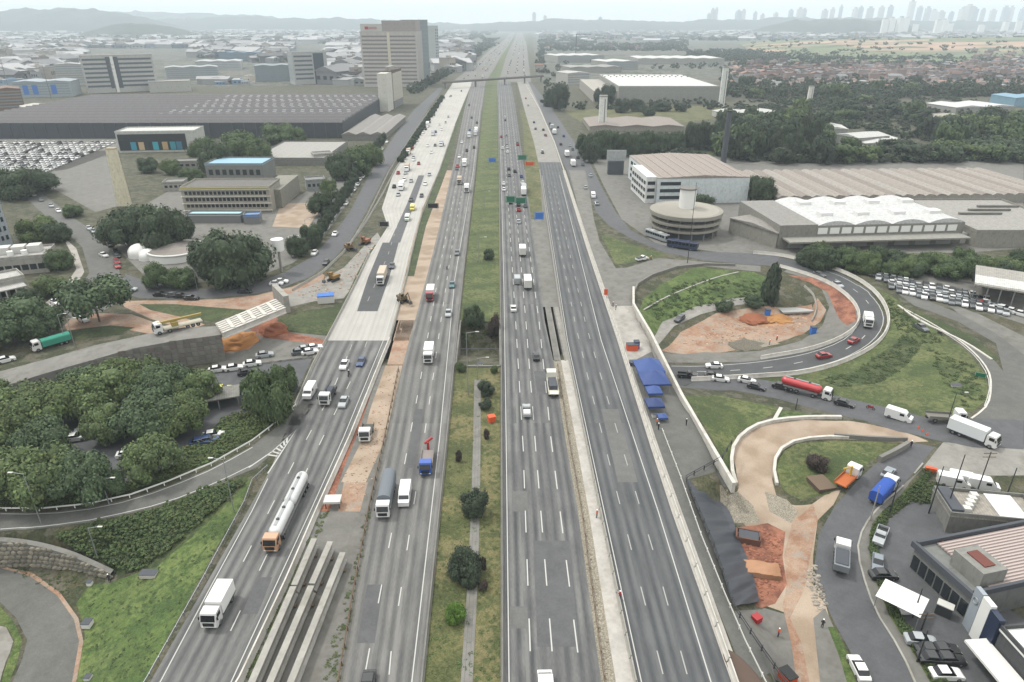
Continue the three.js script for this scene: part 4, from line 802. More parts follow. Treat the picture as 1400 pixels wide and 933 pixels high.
{ const B = building('showroom', 'low showroom with white frame and coloured posters', 163, 209, 270, 207, 181, 22);
  box(B, bm('#cfd0cc'), rm('#d8d8d4')); solid(B, 'fascia', mat.black, B.w * .86, B.h * .32, .3, -B.w * .05, B.h * .6, .1); solid(B, 'glazing', glassDark, B.w * .86, B.h * .5, .25, -B.w * .05, B.h * .1, .08);
  [['#1f8fa8', -.3], ['#c2a981', -.2], ['#2aa3b5', -.02], ['#b59a6c', .1], ['#2b8c9a', .2], ['#2e6f8a', .28]].forEach(([c, f]) => solid(B, 'poster', M(c, .7), B.w * .07, B.h * .4, .1, B.w * f, B.h * .12, .25)); }
{ const B = building('office_block', 'white office block banded with grey windows and dark stair slots', 120, 128, 217, 124, 76, 34);
  box(B, bm('#c9c9c6'), rm('#b5b5b0')); storeyBands(B, 7, glassMid, { frac: .45 });
  solid(B, 'stair_slot', mat.slate, B.w * .06, B.h * .85, .5, -B.w * .13, B.h * .12, .2); solid(B, 'stair_slot', mat.slate, B.w * .06, B.h * .85, .5, -B.w * .02, B.h * .12, .2); solid(B, 'stair_wall', mat.white, B.w * .04, B.h * .98, .9, -B.w * .075, 0, .3); }
{ const B = building('office_annex', 'long low white annex beside the banded office block', 205, 127, 262, 125, 112, 30); box(B, bm('#c6c5c0'), rm('#b2b0aa')); }
{ const B = building('office_block', 'small office block with one dark glass end', 404, 116, 450, 114, 72, 26);
  box(B, bm('#c4c6c6'), rm('#aab0b2')); storeyBands(B, 6, glassMid, { frac: .4, w: B.w * .55, x: -B.w * .2, faces: 'f' }); solid(B, 'glass_end', M('#35434d', .25), B.w * .3, B.h * .98, .4, B.w * .25, 0, .15); storeyBands(B, 6, glassPale, { frac: .4, faces: 's' }); }
{ const B = building('office_tower', 'tall banded office tower with a small red sign', 498, 119, 573, 119, 44, 60);
  box(B, bm('#cfcac6'), rm('#bdb9b4')); storeyBands(B, 13, M('#77726f', .35), { frac: .42, y0: .04 });
  const C = { t: B.t, w: B.w * .62, h: B.h * .2, d: B.d * .8 }; solid(B, 'plant_room', bm('#b5afab'), B.w * .6, B.h * .2, B.d * .8, B.w * .19, B.h + .4, -B.d * .45); solid(B, 'plant_room', bm('#d2d0cd'), B.w * .38, B.h * .14, B.d * .5, -B.w * .3, B.h + .4, -B.d * .3);
  const s = solid(B, 'sign_board', mat.red, B.w * .06, B.h * .05, .2, -B.w * .38, B.h * 1.05, -B.d * .04); solid(B, 'sign_board', M('#b58a84', .8), B.w * .14, B.h * .04, .2, -B.w * .27, B.h * 1.055, -B.d * .04);
  solid(B, 'corner_pier', mat.cream, B.w * .05, B.h, .8, 0, 0, .3); }
{ const B = building('office_tower', 'slim grey tower slab behind the banded office tower', 574, 108, 588, 107, 28, 40); box(B, bm('#9aa3a8'), rm('#a3a8aa')); storeyBands(B, 12, glassPale, { frac: .4 }); }
{ const B = building('office_tower', 'white service tower beside the grey tower slab', 586, 96, 601, 95, 36, 36); box(B, bm('#c3c9cb'), rm('#cdd0d0')); windowGrid(B, 12, 2, glassMid, { x0: .2, x1: .5, fw: .5 }); }
{ const B = building('stair_tower', 'slender white stair tower beside the frontage road', 531, 153, 553, 141, 97, 9);
  solid(B, 'wall', bm('#dcdad2'), B.w * .3, B.h, B.d, -B.w * .34, 0, -B.d / 2); solid(B, 'wall', bm('#d0ccc0'), B.w * .55, B.h * .75, B.d, B.w * .15, B.h * .2, -B.d / 2); solid(B, 'wall', mat.brown, B.w * .7, B.h * .08, B.d * .9, B.w * .1, B.h * .95, -B.d / 2); solid(B, 'plinth', mat.midGrey, B.w * .55, B.h * .2, B.d, B.w * .15, 0, -B.d / 2); solid(B, 'lantern', mat.concrete, B.w * .3, B.h * .1, B.d * .5, 0, B.h * 1.03, -B.d / 2); }
{ const B = building('warehouse', 'low warehouse with a pale grey flat roof behind the trees', 346, 226, 444, 226, 218, 66); box(B, bm('#8f908c'), rm('#b9b6b0')); }
{ const B = building('warehouse', 'grey corrugated sheds beside the frontage road', 468, 192, 526, 192, 184, 110); solid(B, 'wall', bm('#8d8c88'), B.w, B.h, B.d, 0, 0, -B.d / 2); shedRoof(B, rm('#a19c96'), { bays: 3, rise: 2 }); }
{ const B = building('warehouse', 'long grey shed along the factory end', 322, 190, 400, 190, 172, 120); }
{ const B = building('low_office', 'three-storey block with long window rows and yellow cornice', 253, 291, 372, 290, 258, 18);
  box(B, bm('#b9b4a9'), rm('#77746f')); windowGrid(B, 3, 20, glassDark, { fw: .7, fh: .5 }); for (let k = 0; k < 4; k++) solid(B, 'floor_slab', bm('#d8d5cc'), B.w + .6, .35, 1, 0, B.h * (.08 + .29 * k), .3); solid(B, 'cornice', M('#b9ae6a', .8), B.w + .6, .5, .5, 0, B.h + .1, .3); solid(B, 'side_wing', bm('#98958c'), 10, B.h * .8, 34, B.w / 2 - 2, 0, -24); }
{ const B = building('rooftop_block', 'upper block with a pale blue flat roof', 284, 250, 362, 250, 226, 20); box(B, bm('#8f9290'), M('#8fb6c9', .7)); windowGrid(B, 1, 8, glassDark, { y0: .3, y1: .9 }); }
{ const B = building('pool_roof', 'low sheds with pale turquoise and blue roofs', 256, 305, 330, 305, -3.2, 6); box(B, mat.midGrey, M('#a8ccd0', .6)); }
{ const B = building('pool_roof', 'small shed with a bright blue roof', 334, 307, 356, 306, -3.2, 6); box(B, mat.midGrey, M('#5f8fd0', .6)); }
for (const [x0, y0, x1, y1, h, c, l] of [[224, 262, 252, 261, 4, '#b5b3ad', 'small grey flat hut beside the low office block'], [430, 224, 456, 222, 5, '#c9c7c2', 'small pale hut behind the frontage hedge'], [420, 262, 446, 260, 5, '#a3a8aa', 'grey cabin beside the sandy pink court'], [236, 232, 270, 231, 4, '#a8a6a0', 'low grey shed behind the low office block']]) { const B = building('site_hut', l, x0, y0, x1, y1, -h, 9, 'hut'); box(B, bm(c), rm('#9a9894')); windowGrid(B, 1, 4, glassDark, { y0: .3, y1: .9 }); }
// concrete pylon
{ const p = at(171, 284), h = hAt(p.z, 204), t = thing('concrete_pylon', 'tall tapering cream concrete pylon in the storage lot', 'pylon', null, p); mesh('shaft', flatUV(new THREE.CylinderGeometry(2.9, 3.9, h, 4, 6).rotateY(Math.PI / 4).scale(1, 1, .6).translate(0, h / 2, 0)), bm('#e2dbc2'), t); mesh('cap', boxG(4.2, .6, 2.6, 0, h, 0), mat.beige, t); mesh('base', boxG(6, 1, 4), mat.grey, t); }
{ const B = building('office_block', 'pale blue apartment block beside the street', -30, 352, 19, 338, 283, 22); box(B, bm('#b3bcc6'), rm('#a8aaac')); windowGrid(B, 4, 7, glassDark, { fw: .5, fh: .5 }); }
{ const B = building('flat_house', 'white flat-roofed house with rooftop tanks', -40, 382, 68, 372, 356, 13); box(B, bm('#b5b3ad'), rm('#c3c1bc')); windowGrid(B, 1, 9, glassDark, { y0: .1, y1: .8, fw: .8 }); for (const x of [-.1, .1, .3]) { solid(B, 'roof_hut', mat.offWhite, 4, 2.4, 4, B.w * x, B.h + .4, -B.d * .6); } for (const x of [.02, .2]) mesh('water_tank', cylG(1, 1, 1.6, B.w * x, B.h + .4, -B.d * .3, 12), mat.white, B.t); }
{ const B = building('garden_house', 'low white house with dark verandah by the pavement', -40, 420, 40, 402, 388, 9); box(B, bm('#b9b7b0'), rm('#c9c7c2')); solid(B, 'verandah_roof', rm('#c9c7c2'), B.w * .9, .35, 5, 0, B.h * .72, 2.5); for (let k = 0; k < 6; k++) solid(B, 'verandah_post', mat.offWhite, .3, B.h * .72, .3, B.w * (-.42 + .168 * k), 0, 4.7); windowGrid(B, 1, 6, glassDark, { y0: .08, y1: .66, fw: .6, fh: .8 }); }
// white marquees and the round-roofed hall
for (const [x, y, s] of [[192, 350, 1], [203, 354, .8], [196, 342, .8]]) { const t = thing('marquee', 'white domed tent beside the round-roofed hall', 'tent', 'white domed tents', at(x, y)); mesh('dome', new THREE.SphereGeometry(4.2 * s, 14, 7, 0, 7, 0, 1.57).scale(1, .8, 1).translate(0, 1.4 * s, 0), mat.white, t); mesh('skirt', cylG(4.2 * s, 4.2 * s, 1.4 * s, 0, 0, 0, 14), mat.white, t); }
{ const t = thing('round_hall', 'round hall with a shallow brown and white roof', 'building', null, at(243, 350)); mesh('wall', cylG(10, 10, 3, 0, 0, 0, 24), mat.white, t); mesh('roof', new THREE.ConeGeometry(10.4, 1.8, 24).translate(0, 3.9, 0), rm('#9c948c'), t); mesh('ring', new THREE.TorusGeometry(10.2, .35, 6, 24).rotateX(Math.PI / 2).translate(0, 3, 0), mat.white, t); }
{ const t = thing('water_tower', 'small white water tower beside the dense trees', 'water tower', null, at(385, 372)); mesh('stem', cylG(.5, .4, 8, 0, 0, 0, 10), mat.concrete, t); mesh('tank', cylG(2, 2.2, 4, 0, 8, 0, 12), mat.white, t); }
{ const B = building('kiosk', 'small white kiosk beside the frontage trees', 400, 349, 414, 347, -5, 5); box(B, bm('#cfcfca'), rm('#c0c0bc')); }
// ---- outbound side
{ const B = building('factory_office', 'white and pale blue factory with striped beige roof', 897, 279, 1021, 277, 243, 72, 'factory');
  const a = at(897, 279), b = at(856, 246); B.d = 62;
  solid(B, 'wall', bm('#dbe3e8'), B.w, B.h, B.d, 0, 0, -B.d / 2); shedRoof(B, rm('#b0a399'), { bays: 1, rise: 1.2, eave: .2 });
  for (let k = 0; k < 9; k++) solid(B, 'roof_stripe', rm('#b8aca4'), .9, .16, B.d, lerp(-.44, .44, k / 8) * B.w, B.h + 1.2 - Math.abs(lerp(-.44, .44, k / 8)) * 2.3, -B.d / 2);
  for (let r = 0; r < 3; r++) { solid(B, 'window_band', glassDark, B.w * .22, B.h * .13, .2, -B.w * .36, B.h * (.18 + .27 * r), .06); for (let k = 0; k < 8; k++) solid(B, 'window', glassDark, .2, B.h * .14, B.d * .07, -B.w / 2 - .06, B.h * (.16 + .27 * r), -B.d * (.08 + k * .115)); }
  solid(B, 'office_wing', bm('#e6e8e8'), 5, B.h * 1.02, B.d * .5, -B.w / 2 - 2.6, 0, -B.d * .28); for (let r = 0; r < 3; r++) for (let k = 0; k < 6; k++) solid(B, 'window', glassDark, .2, B.h * .13, B.d * .05, -B.w / 2 - 5.2, B.h * (.16 + .27 * r), -B.d * (.08 + k * .078));
  for (let r = 0; r < 3; r++) solid(B, 'window_band', glassDark, 3.6, B.h * .13, .2, -B.w / 2 - 2.6, B.h * (.18 + .27 * r), -B.d * .03 + .1); }
{ const p = at(935, 318), t = thing('round_building', 'round concrete building with stacked rings and central white drum', 'building', null, p), H = hAt(p.z + 14, 300);
  mesh('wall', cylG(11, 11, H * .8, 0, 0, 0, 32), mat.slate, t); for (const [r, y, hh] of [[14.2, H * .34, .9], [14.6, H * .62, 1.1], [14.8, H * .9, 1.5]]) mesh('ring', cylG(r, r, hh, 0, y, 0, 40), bm('#aaa69c'), t);
  mesh('roof', new THREE.ConeGeometry(14.4, 1.2, 40).translate(0, H * .9 + 2, 0), bm('#b7b2a8'), t); const dr = mesh('drum', cylG(3.3, 3.3, 9, 0, H, 0, 24), mat.white, t); mesh('drum_cap', cylG(3.7, 3.7, .5, 0, H + 9, 0, 24), mat.grey, t); mesh('mast', cylG(.1, .06, 5, 0, H + 9.5, 0, 6), mat.steel, t);
  for (let k = 0; k < 16; k++) { const a = k / 16 * Math.PI * 2; mesh('column', cylG(.3, .3, H * .9, Math.cos(a) * 13.2, 0, Math.sin(a) * 13.2, 8), mat.grey, t); } }
{ const B = building('long_warehouse', 'very long warehouse with striped pinkish roof', 1062, 281, 1460, 276, 268, 130, 'warehouse'); B.d = 64; solid(B, 'wall', bm('#aaa79f'), B.w, B.h, B.d, 0, 0, -B.d / 2);
  const n = 26, w = B.w / n, ms = ['#aba298', '#b3aaa0', '#a0968d', '#b8b1a8'].map(h => rm(h)); for (let k = 0; k < n; k++) { const s = new THREE.Shape([[-w / 2, 0], [-w * .15, 1], [w * .3, .6], [w / 2, 0]].map(q => new THREE.Vector2(...q))); mesh('roof_bay', flatUV(new THREE.ExtrudeGeometry(s, { depth: B.d, bevelEnabled: false }).translate(-B.w / 2 + w * (k + .5), B.h, -B.d)), ms[k % 4], B.t); } }
{ const B = building('warehouse', 'grey warehouse with white domed roof bays and roof vents', 1062, 340, 1312, 333, 307, 52); B.d = 40;
  solid(B, 'wall', bm('#9a9892'), B.w, B.h, B.d, 0, 0, -B.d / 2); const rmW = M('#d6d7d6', .6, { map: roofMap });
  const n = 4, w = B.w * .8 / n; for (let k = 0; k < n; k++) { const s = new THREE.Shape(); s.moveTo(-w / 2, 0); s.quadraticCurveTo(0, 3.4, w / 2, 0); mesh('roof_bay', flatUV(new THREE.ExtrudeGeometry(s, { depth: B.d, bevelEnabled: false, curveSegments: 10 }).translate(-B.w * .3 + w * (k + .5), B.h, -B.d)), rmW, B.t); for (const f of [.25, .7]) solid(B, 'roof_vent', mat.white, 5, 1.6, 4, -B.w * .3 + w * (k + .5), B.h + 1.2, -B.d * f); }
  solid(B, 'flat_roof', rm('#a19e98'), B.w * .2, .5, B.d, -B.w * .4, B.h, -B.d / 2); for (let k = 0; k < 12; k++) solid(B, 'roller_door', mat.white, B.w * .05, B.h * .28, .2, -B.w * .27 + B.w * .064 * k, B.h * .62, .05);
  solid(B, 'canopy', bm('#a8a6a0'), B.w * .96, .6, 7, .0, B.h * .45, 3.5); for (let k = 0; k < 8; k++) solid(B, 'loading_door', mat.lightGrey, B.w * .08, B.h * .3, .2, -B.w * .4 + B.w * .115 * k, 0, .05); }
{ const B = building('warehouse', 'grey sloped-roof hall joined to the domed warehouse', 996, 318, 1060, 340, 308, 60); B.d = 44; solid(B, 'wall', bm('#9f9d96'), B.w, B.h, B.d, 0, 0, -B.d / 2); shedRoof(B, rm('#a39f98'), { rise: 1 }); }
{ const B = building('warehouse', 'wide grey flat warehouse at the wood edge', 1330, 338, 1480, 338, 318, 60); B.d = 52; box(B, bm('#a5a29a'), rm('#b0ada6')); solid(B, 'white_lean_to', rm('#dadad6'), 14, B.h * .7, 34, -B.w / 2 - 7, 0, -22); for (let k = 0; k < 3; k++) solid(B, 'roof_duct', mat.grey, 18, .8, 1.2, B.w * (-.1 + .18 * k), B.h + .5, -B.d * (.5 + .12 * k)); }
{ const B = building('open_shed', 'open-sided shed with pale roof beside the car lot', 1326, 412, 1420, 428, 398, 20, 'shed'); B.d = 22; const g = flatUV(boxG(B.w, .5, B.d, 0, B.h, -B.d / 2).toNonIndexed()); mesh('roof', g, rm('#b7b3aa'), B.t); solid(B, 'roof_band', rm('#dcdcd8'), B.w, .2, B.d * .4, 0, B.h + .5, -B.d * .25); solid(B, 'back_wall', mat.slate, B.w, B.h, .3, 0, 0, -B.d + .3); for (let k = 0; k < 6; k++) solid(B, 'column', mat.midGrey, .35, B.h, .35, lerp(-.48, .48, k / 5) * B.w, 0, -.4); }
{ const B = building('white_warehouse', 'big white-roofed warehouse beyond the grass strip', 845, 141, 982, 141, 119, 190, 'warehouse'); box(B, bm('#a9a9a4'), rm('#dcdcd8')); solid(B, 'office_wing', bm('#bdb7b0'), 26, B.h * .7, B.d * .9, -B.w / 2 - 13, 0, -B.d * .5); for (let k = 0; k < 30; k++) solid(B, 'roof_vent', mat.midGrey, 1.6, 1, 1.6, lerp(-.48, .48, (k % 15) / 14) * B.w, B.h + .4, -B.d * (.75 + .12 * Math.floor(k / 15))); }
{ const B = building('low_shed', 'low brownish shed behind the tree row', 806, 180, 935, 180, 173, 55, 'shed'); solid(B, 'wall', bm('#a8a39a'), B.w, B.h, B.d, 0, 0, -B.d / 2); shedRoof(B, rm('#a2978e'), { bays: 3, rise: 1.5 }); }
for (const [x0, y0, x1, y1, tp, d, c, l] of [[776, 116, 806, 115, 100, 40, '#c9c7c2', 'white flat depot behind the big white warehouse'], [762, 86, 826, 85, 76, 90, '#d5d5d2', 'white-roofed depot far along the outbound road'], [830, 96, 872, 95, 84, 70, '#dadad6', 'bright white depot hall among far trees'], [872, 88, 990, 88, 80, 110, '#d9d9d5', 'very long white depot hall far beyond the woods'], [780, 100, 850, 99, 92, 60, '#a9a8a3', 'grey low depot behind the white warehouse'], [1140, 196, 1172, 202, 186, 30, '#d2d2ce', 'white shed roof showing through the wood'], [1182, 204, 1250, 204, 196, 36, '#d6d6d2', 'long white shed roof half hidden by the wood'], [1124, 185, 1158, 186, 176, 24, '#dcdcd8', 'narrow white shed roof behind the dense wood'], [1306, 156, 1386, 154, 146, 40, '#dddddb', 'white-roofed hall at the far wood edge'], [1386, 146, 1460, 146, 134, 40, '#8fb9d2', 'pale blue hall beside the white-roofed hall'], [1272, 168, 1340, 170, 162, 26, '#b9b2a4', 'cream low buildings behind the far wood'], [1000, 166, 1080, 164, 157, 40, '#cfcfca', 'white shed roof behind the dark chimney'], [0, 152, 35, 150, 122, 30, '#8a6f5c', 'brown brick block beside the dark factory'], [36, 160, 78, 157, 146, 24, '#cfccc0', 'cream low house beside the brown block'], [350, 112, 400, 111, 90, 40, '#9aa4ac', 'grey blue factory block beyond the dark factory'], [228, 110, 300, 108, 92, 40, '#b9bcbe', 'white hall near the banded office'], [268, 96, 330, 95, 84, 60, '#c9cacb', 'white-roofed hall behind the office annex'], [20, 134, 100, 132, 112, 40, '#b5bfc6', 'pale hall with blue panels beyond the factory'], [300, 84, 352, 84, 72, 40, '#6f8aa0', 'blue factory hall in the hazy town'], [80, 118, 118, 117, 88, 24, '#c3c4c2', 'cream slab block beside the banded office']]) {
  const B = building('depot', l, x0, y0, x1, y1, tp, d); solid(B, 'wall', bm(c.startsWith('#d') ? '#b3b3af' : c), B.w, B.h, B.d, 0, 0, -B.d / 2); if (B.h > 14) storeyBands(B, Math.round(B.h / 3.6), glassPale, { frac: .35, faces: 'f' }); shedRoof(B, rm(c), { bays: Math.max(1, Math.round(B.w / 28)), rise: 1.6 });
  if (l.includes('blue panels')) for (const f of [-.28, -.12, .2]) solid(B, 'blue_panel', mat.skyBlue, B.w * .09, B.h * .6, .3, B.w * f, B.h * .2, .1); }
for (const [x, y, tp, w, c, l] of [[823, 176, 132, 6, '#f2f2ee', 'white square water tower behind the tree row'], [986, 146, 93, 5.6, '#eceeec', 'tall white water tower at the warehouse corner'], [1106, 142, 119, 5, '#f0eee8', 'white slab water tower above the wood']]) {
  const p = at(x, y), h = hAt(p.z, tp), t = thing('water_tower', l, 'water tower', null, p); mesh('shaft', flatUV(new RoundedBoxGeometry(w, h, w * .7, 1, .3).translate(0, h / 2, 0)), bm(c), t); solid({ t }, 'cap', mat.concrete, w * 1.08, 1, w * .8, 0, h, 0); solid({ t }, 'slot', mat.midGrey, w * .12, h * .85, .2, w * .2, h * .08, w * .36); }
{ const p = at(989, 222), h = hAt(p.z, 153), t = thing('chimney', 'dark slender chimney behind the striped factory roof', 'chimney', null, p); mesh('shaft', cylG(1.8, 1.5, h, 0, 0, 0, 16), mat.slate, t); mesh('rim', cylG(1.7, 1.7, .8, 0, h, 0, 16), mat.black, t); }
{ const p = at(841, 238), h = hAt(p.z, 205), t = thing('billboard', 'large pale billboard on a dark base by the frontage', 'billboard', null, p); mesh('base', flatUV(boxG(9, h * .55, 4)), mat.slate, t); const b = mesh('panel', flatUV(boxG(11, h * .42, 1, 0, h * .58, 1)), bm('#b9bec0'), t); }
{ const p = at(787, 80), h = hAt(p.z, 46), t = thing('lattice_mast', 'thin dark mast with a short arm far beyond', 'mast', null, p); mesh('shaft', cylG(1, .8, h, 0, 0, 0, 6), mat.slate, t); mesh('arm', boxG(36, 1.6, 1.6, 18, h - 2, 0), mat.slate, t); }
for (const [x, y] of [[160, 129], [12, 122], [70, 136]]) { const p = at(x, y), h = hAt(p.z, y - 46), t = thing('power_mast', 'thin steel mast standing in the hazy town', 'mast', 'thin masts in the town', p); mesh('shaft', cylG(.5, .3, h, 0, 0, 0, 6), mat.midGrey, t); for (const q of [.75, .87]) mesh('crossarm', boxG(7, .4, .4, 0, h * q, 0), mat.midGrey, t); }

// ---- grey showroom beside the service road
{
  const a = on(1243, 775), b = on(1318, 850), y = Math.min(a.y, b.y) - .1; a.y = b.y = y; const w = a.distanceTo(b), t = thing('car_showroom', 'grey showroom with dark fascia and ribbed tile roofs', 'showroom', null, a.clone().lerp(b, .5), Math.atan2(-(b.z - a.z), b.x - a.x));
  const B = { t, w, h: 5.2, d: 30 }, tileA = M('#b9aca6', .9), tileB = M('#8f7f7b', .9);
  solid(B, 'wall', bm('#8b8d8c'), w, B.h, B.d, 0, 0, -B.d / 2); solid(B, 'fascia', mat.slate, w + 1, 1.1, .6, 0, B.h - .3, .2); for (const s of [-1, 1]) solid(B, 'parapet', mat.slate, .5, 1, B.d, s * (w / 2 - .1), B.h, -B.d / 2);
  for (let k = 0; k < 7; k++) solid(B, 'window', glassDark, w / 9, 2.6, .14, lerp(-.42, .42, k / 6) * w, .9, .06);
  solid(B, 'plant_room', bm('#9b9b97'), 5.6, 3, 4.6, w * .16, B.h, -4.4); solid(B, 'plant_cap', M('#6e3d33', .9), 3.4, .2, 2, w * .16, B.h + 3, -4.4); solid(B, 'red_strip', mat.red, 7, .2, .3, -w * .22, B.h + .1, -5);
  const n = 34; for (let k = 0; k < n; k++) { const m = solid(B, 'roof_rib', k % 2 ? tileA : tileB, (w - 1.2) / n, .24 + (k % 2) * .1, B.d - 4, lerp(-.5, .5, (k + .5) / n) * (w - 1.2), B.h + .15, -B.d / 2 - 1.6); m.rotation.x = 0; }
}
{ const a = on(1318, 852), b = on(1352, 900), y = Math.min(a.y, b.y) - .1; a.y = b.y = y; const w = a.distanceTo(b), t = thing('sign_wall', 'tall white and navy sign slabs at the showroom end', 'sign', null, a.clone().lerp(b, .5), Math.atan2(-(b.z - a.z), b.x - a.x)); const B = { t };
  solid(B, 'grey_slab', M('#9aa3ab', .6), w * .28, 8, .7, -w * .34, 0, 0); solid(B, 'white_slab', mat.white, w * .32, 8, .8, 0, 0, .1); solid(B, 'navy_slab', M('#1c2a45', .5), w * .34, 7.6, .9, w * .34, 0, .2); mesh('emblem', new THREE.TorusGeometry(.5, .1, 6, 20).translate(-w * .34, 6, .4), mat.steel, t); }
{ const a = on(1352, 902), b = on(1420, 985), y = -5; a.y = b.y = y; const w = a.distanceTo(b), t = thing('white_showroom', 'showroom hall with a bright white roof', 'showroom', null, a.clone().lerp(b, .5), Math.atan2(-(b.z - a.z), b.x - a.x)), B = { t, w, h: 6, d: 26 }; box(B, bm('#55575a'), M('#dededa', .7)); solid(B, 'low_canopy', mat.white, 10, .4, 3.4, -w * .1, 2.8, 2); for (let k = 0; k < 5; k++) solid(B, 'window', glassDark, w / 7, 2, .14, lerp(-.4, .4, k / 4) * w, .5, .06); }
{ const a = on(1292, 728), b = on(1420, 737), y = Math.min(a.y, b.y) - .2; a.y = b.y = y; const w = a.distanceTo(b), t = thing('beige_hall', 'hall with beige and white flat roof panels behind the showroom', 'building', null, a.clone().lerp(b, .5), Math.atan2(-(b.z - a.z), b.x - a.x)), B = { t, w, h: 3.8, d: 7.5 }; box(B, bm('#8d8d8a'), rm('#b3aca0')); solid(B, 'white_panel', M('#dcdcda', .6), w * .3, .2, B.d * .94, w * .2, B.h + .4, -B.d / 2); solid(B, 'roof_duct', mat.slate, 2, 1, B.d * .9, -w * .42, B.h + .35, -B.d / 2); for (let k = 0; k < 5; k++) solid(B, 'air_unit', mat.offWhite, 1.2, 1, 1.2, -w * (.3 - .05 * k), B.h + .36, -1.4 - 1.1 * k); }
{ const p = on(1228, 836), t = thing('shade_canopy', 'white fabric canopy over parked cars', 'canopy', null, p, -.75), g = new THREE.PlaneGeometry(6.4, 5, 10, 8).rotateX(-Math.PI / 2), q = g.attributes.position; for (let k = 0; k < q.count; k++) q.setY(k, 2.9 + .5 * Math.cos(q.getX(k) * .5) * Math.cos(q.getZ(k) * .6)); g.computeVertexNormals(); mesh('fabric', g, mat.white, t); for (const [x, z] of [[-3, -2.3], [3, -2.3], [-3, 2.3], [3, 2.3]]) mesh('post', cylG(.06, .06, 2.9, x, 0, z, 8), mat.steel, t); }
{ const p = on(1289, 840), t = thing('utility_cabinet', 'dark cabinet with a pale lid beside the showroom wall', 'cabinet', null, p, -.7); mesh('body', new RoundedBoxGeometry(2.2, 1.9, 1.4, 1, .08).translate(0, .95, 0), mat.darkSteel, t); mesh('lid', new RoundedBoxGeometry(2.3, .2, 1.5, 1, .05).translate(0, 2, 0), mat.offWhite, t); }
// distant towers on the skyline
const towerM = ['#a8b2b8', '#b5b4b0', '#c3bfb8', '#9aa6ae', '#cfcac4'].map(h => M(h, .9));
const whiteTower = M('#ecebe6', .85);
function skylineTower(px, py, topPy, wpx, i) {
  const p = at(px, py), sc = Math.hypot(p.x, p.z) / FOCAL * 1.05, h = hAt(p.z, topPy), w = Math.max(10, wpx * sc), t = thing('apartment_tower', `${h > 90 ? 'tall' : h > 55 ? 'mid-height' : 'low'} ${w > 45 ? 'broad' : 'slim'} ${py > 45 ? 'white' : ['blue-grey', 'pale grey', 'cream', 'slate', 'pinkish'][i % 5]} tower on the hazy city skyline`, 'tower block', 'towers on the skyline', p, rr(-.4, .4));
  mesh('wall', boxG(w, h, w * rr(.6, 1)), py > 45 ? whiteTower : towerM[i % 5], t); mesh('plant_room', boxG(w * .5, h * .08, w * .4, 0, h, 0), towerM[(i + 2) % 5], t);
}
{ let i = 0; for (const [x, t, w] of [[967, 19, 3], [972, 13, 4], [977, 12, 3], [1007, 15, 5], [1014, 14, 4], [1030, 17, 4], [1040, 20, 4], [1058, 18, 4], [1078, 14, 4], [1090, 12, 6], [1096, 13, 4], [1124, 14, 5], [1134, 12, 4], [1145, 9, 3], [1165, 12, 5], [1172, 10, 4], [1185, 11, 6], [1200, 10, 5], [1212, 9, 5], [1240, 2, 5], [1252, 10, 5], [1263, 11, 5], [1282, 16, 6], [1296, 17, 4], [1310, 12, 5], [1322, 14, 5], [1338, 13, 4], [1352, 14, 5], [1368, 10, 5], [1376, 10, 4], [1392, 12, 5], [730, 18, 4], [745, 22, 4], [820, 24, 4]]) skylineTower(x, 41, t, w, i++);
  for (const [x, y, t, w] of [[1207, 48, 26, 6], [1216, 48, 25, 6], [1228, 48, 24, 6], [1236, 47, 25, 5], [1250, 47, 33, 5], [1280, 48, 28, 6], [1288, 47, 27, 5], [1297, 46, 32, 5], [1318, 42, 8, 8], [1326, 42, 12, 6], [1272, 40, 14, 5], [1128, 44, 28, 5], [1100, 46, 40, 6], [1340, 46, 34, 5], [1372, 46, 30, 5], [1390, 46, 28, 5], [192, 42, 17, 5], [250, 42, 24, 8], [93, 42, 20, 4]]) skylineTower(x, y, t, w, i++); }
// hills
function hill(label, px, py, topPy, wpx, depth, m) {
  const p = at(px, py), d = Math.hypot(p.x, p.z), W = wpx * d / FOCAL, H = hAt(p.z, topPy), g = new THREE.PlaneGeometry(W, depth, 90, 20).rotateX(-Math.PI / 2), q = g.attributes.position;
  for (let k = 0; k < q.count; k++) { const x = q.getX(k) / W * 2, z = q.getZ(k) / depth * 2, f = Math.max(0, 1 - x * x) * Math.max(0, 1 - z * z); q.setY(k, -3 + H * Math.pow(f, .7) * (.6 + .45 * patch(q.getX(k) + px * 9, q.getZ(k), 260) + .3 * patch(q.getX(k), q.getZ(k) + px, 80))); }
  g.computeVertexNormals(); const h = mesh('hill', flatUV(g), m); h.position.set(p.x, 0, p.z - depth / 2); h.userData = { kind: 'structure', label };
}
const hillM = M('#56684a', .95, { map: tx.earth });
hill('wooded hill rising over the far town', 20, 46, 12, 300, 900, hillM); hill('long low hill behind the far town', 150, 41, 17, 560, 1500, hillM); hill('low wooded rise beyond the factories', 160, 52, 33, 130, 500, hillM);
hill('wooded ridge below the skyline towers', 1170, 47, 24, 200, 700, hillM); hill('low ridge on the far skyline', 1000, 42, 34, 240, 900, hillM); hill('faint long hill at the horizon', 480, 42, 27, 420, 1200, hillM); hill('low green ridge along the far horizon', 1350, 43, 28, 500, 1200, hillM);

const hillTrees = [];
hill('faint hill line behind the far town', 330, 43, 23, 520, 1200, hillM); hill('faint hill line behind the outbound depots', 830, 43, 26, 460, 1200, hillM); hill('faint broken hill line below the city towers', 1130, 43, 24, 520, 1200, hillM);
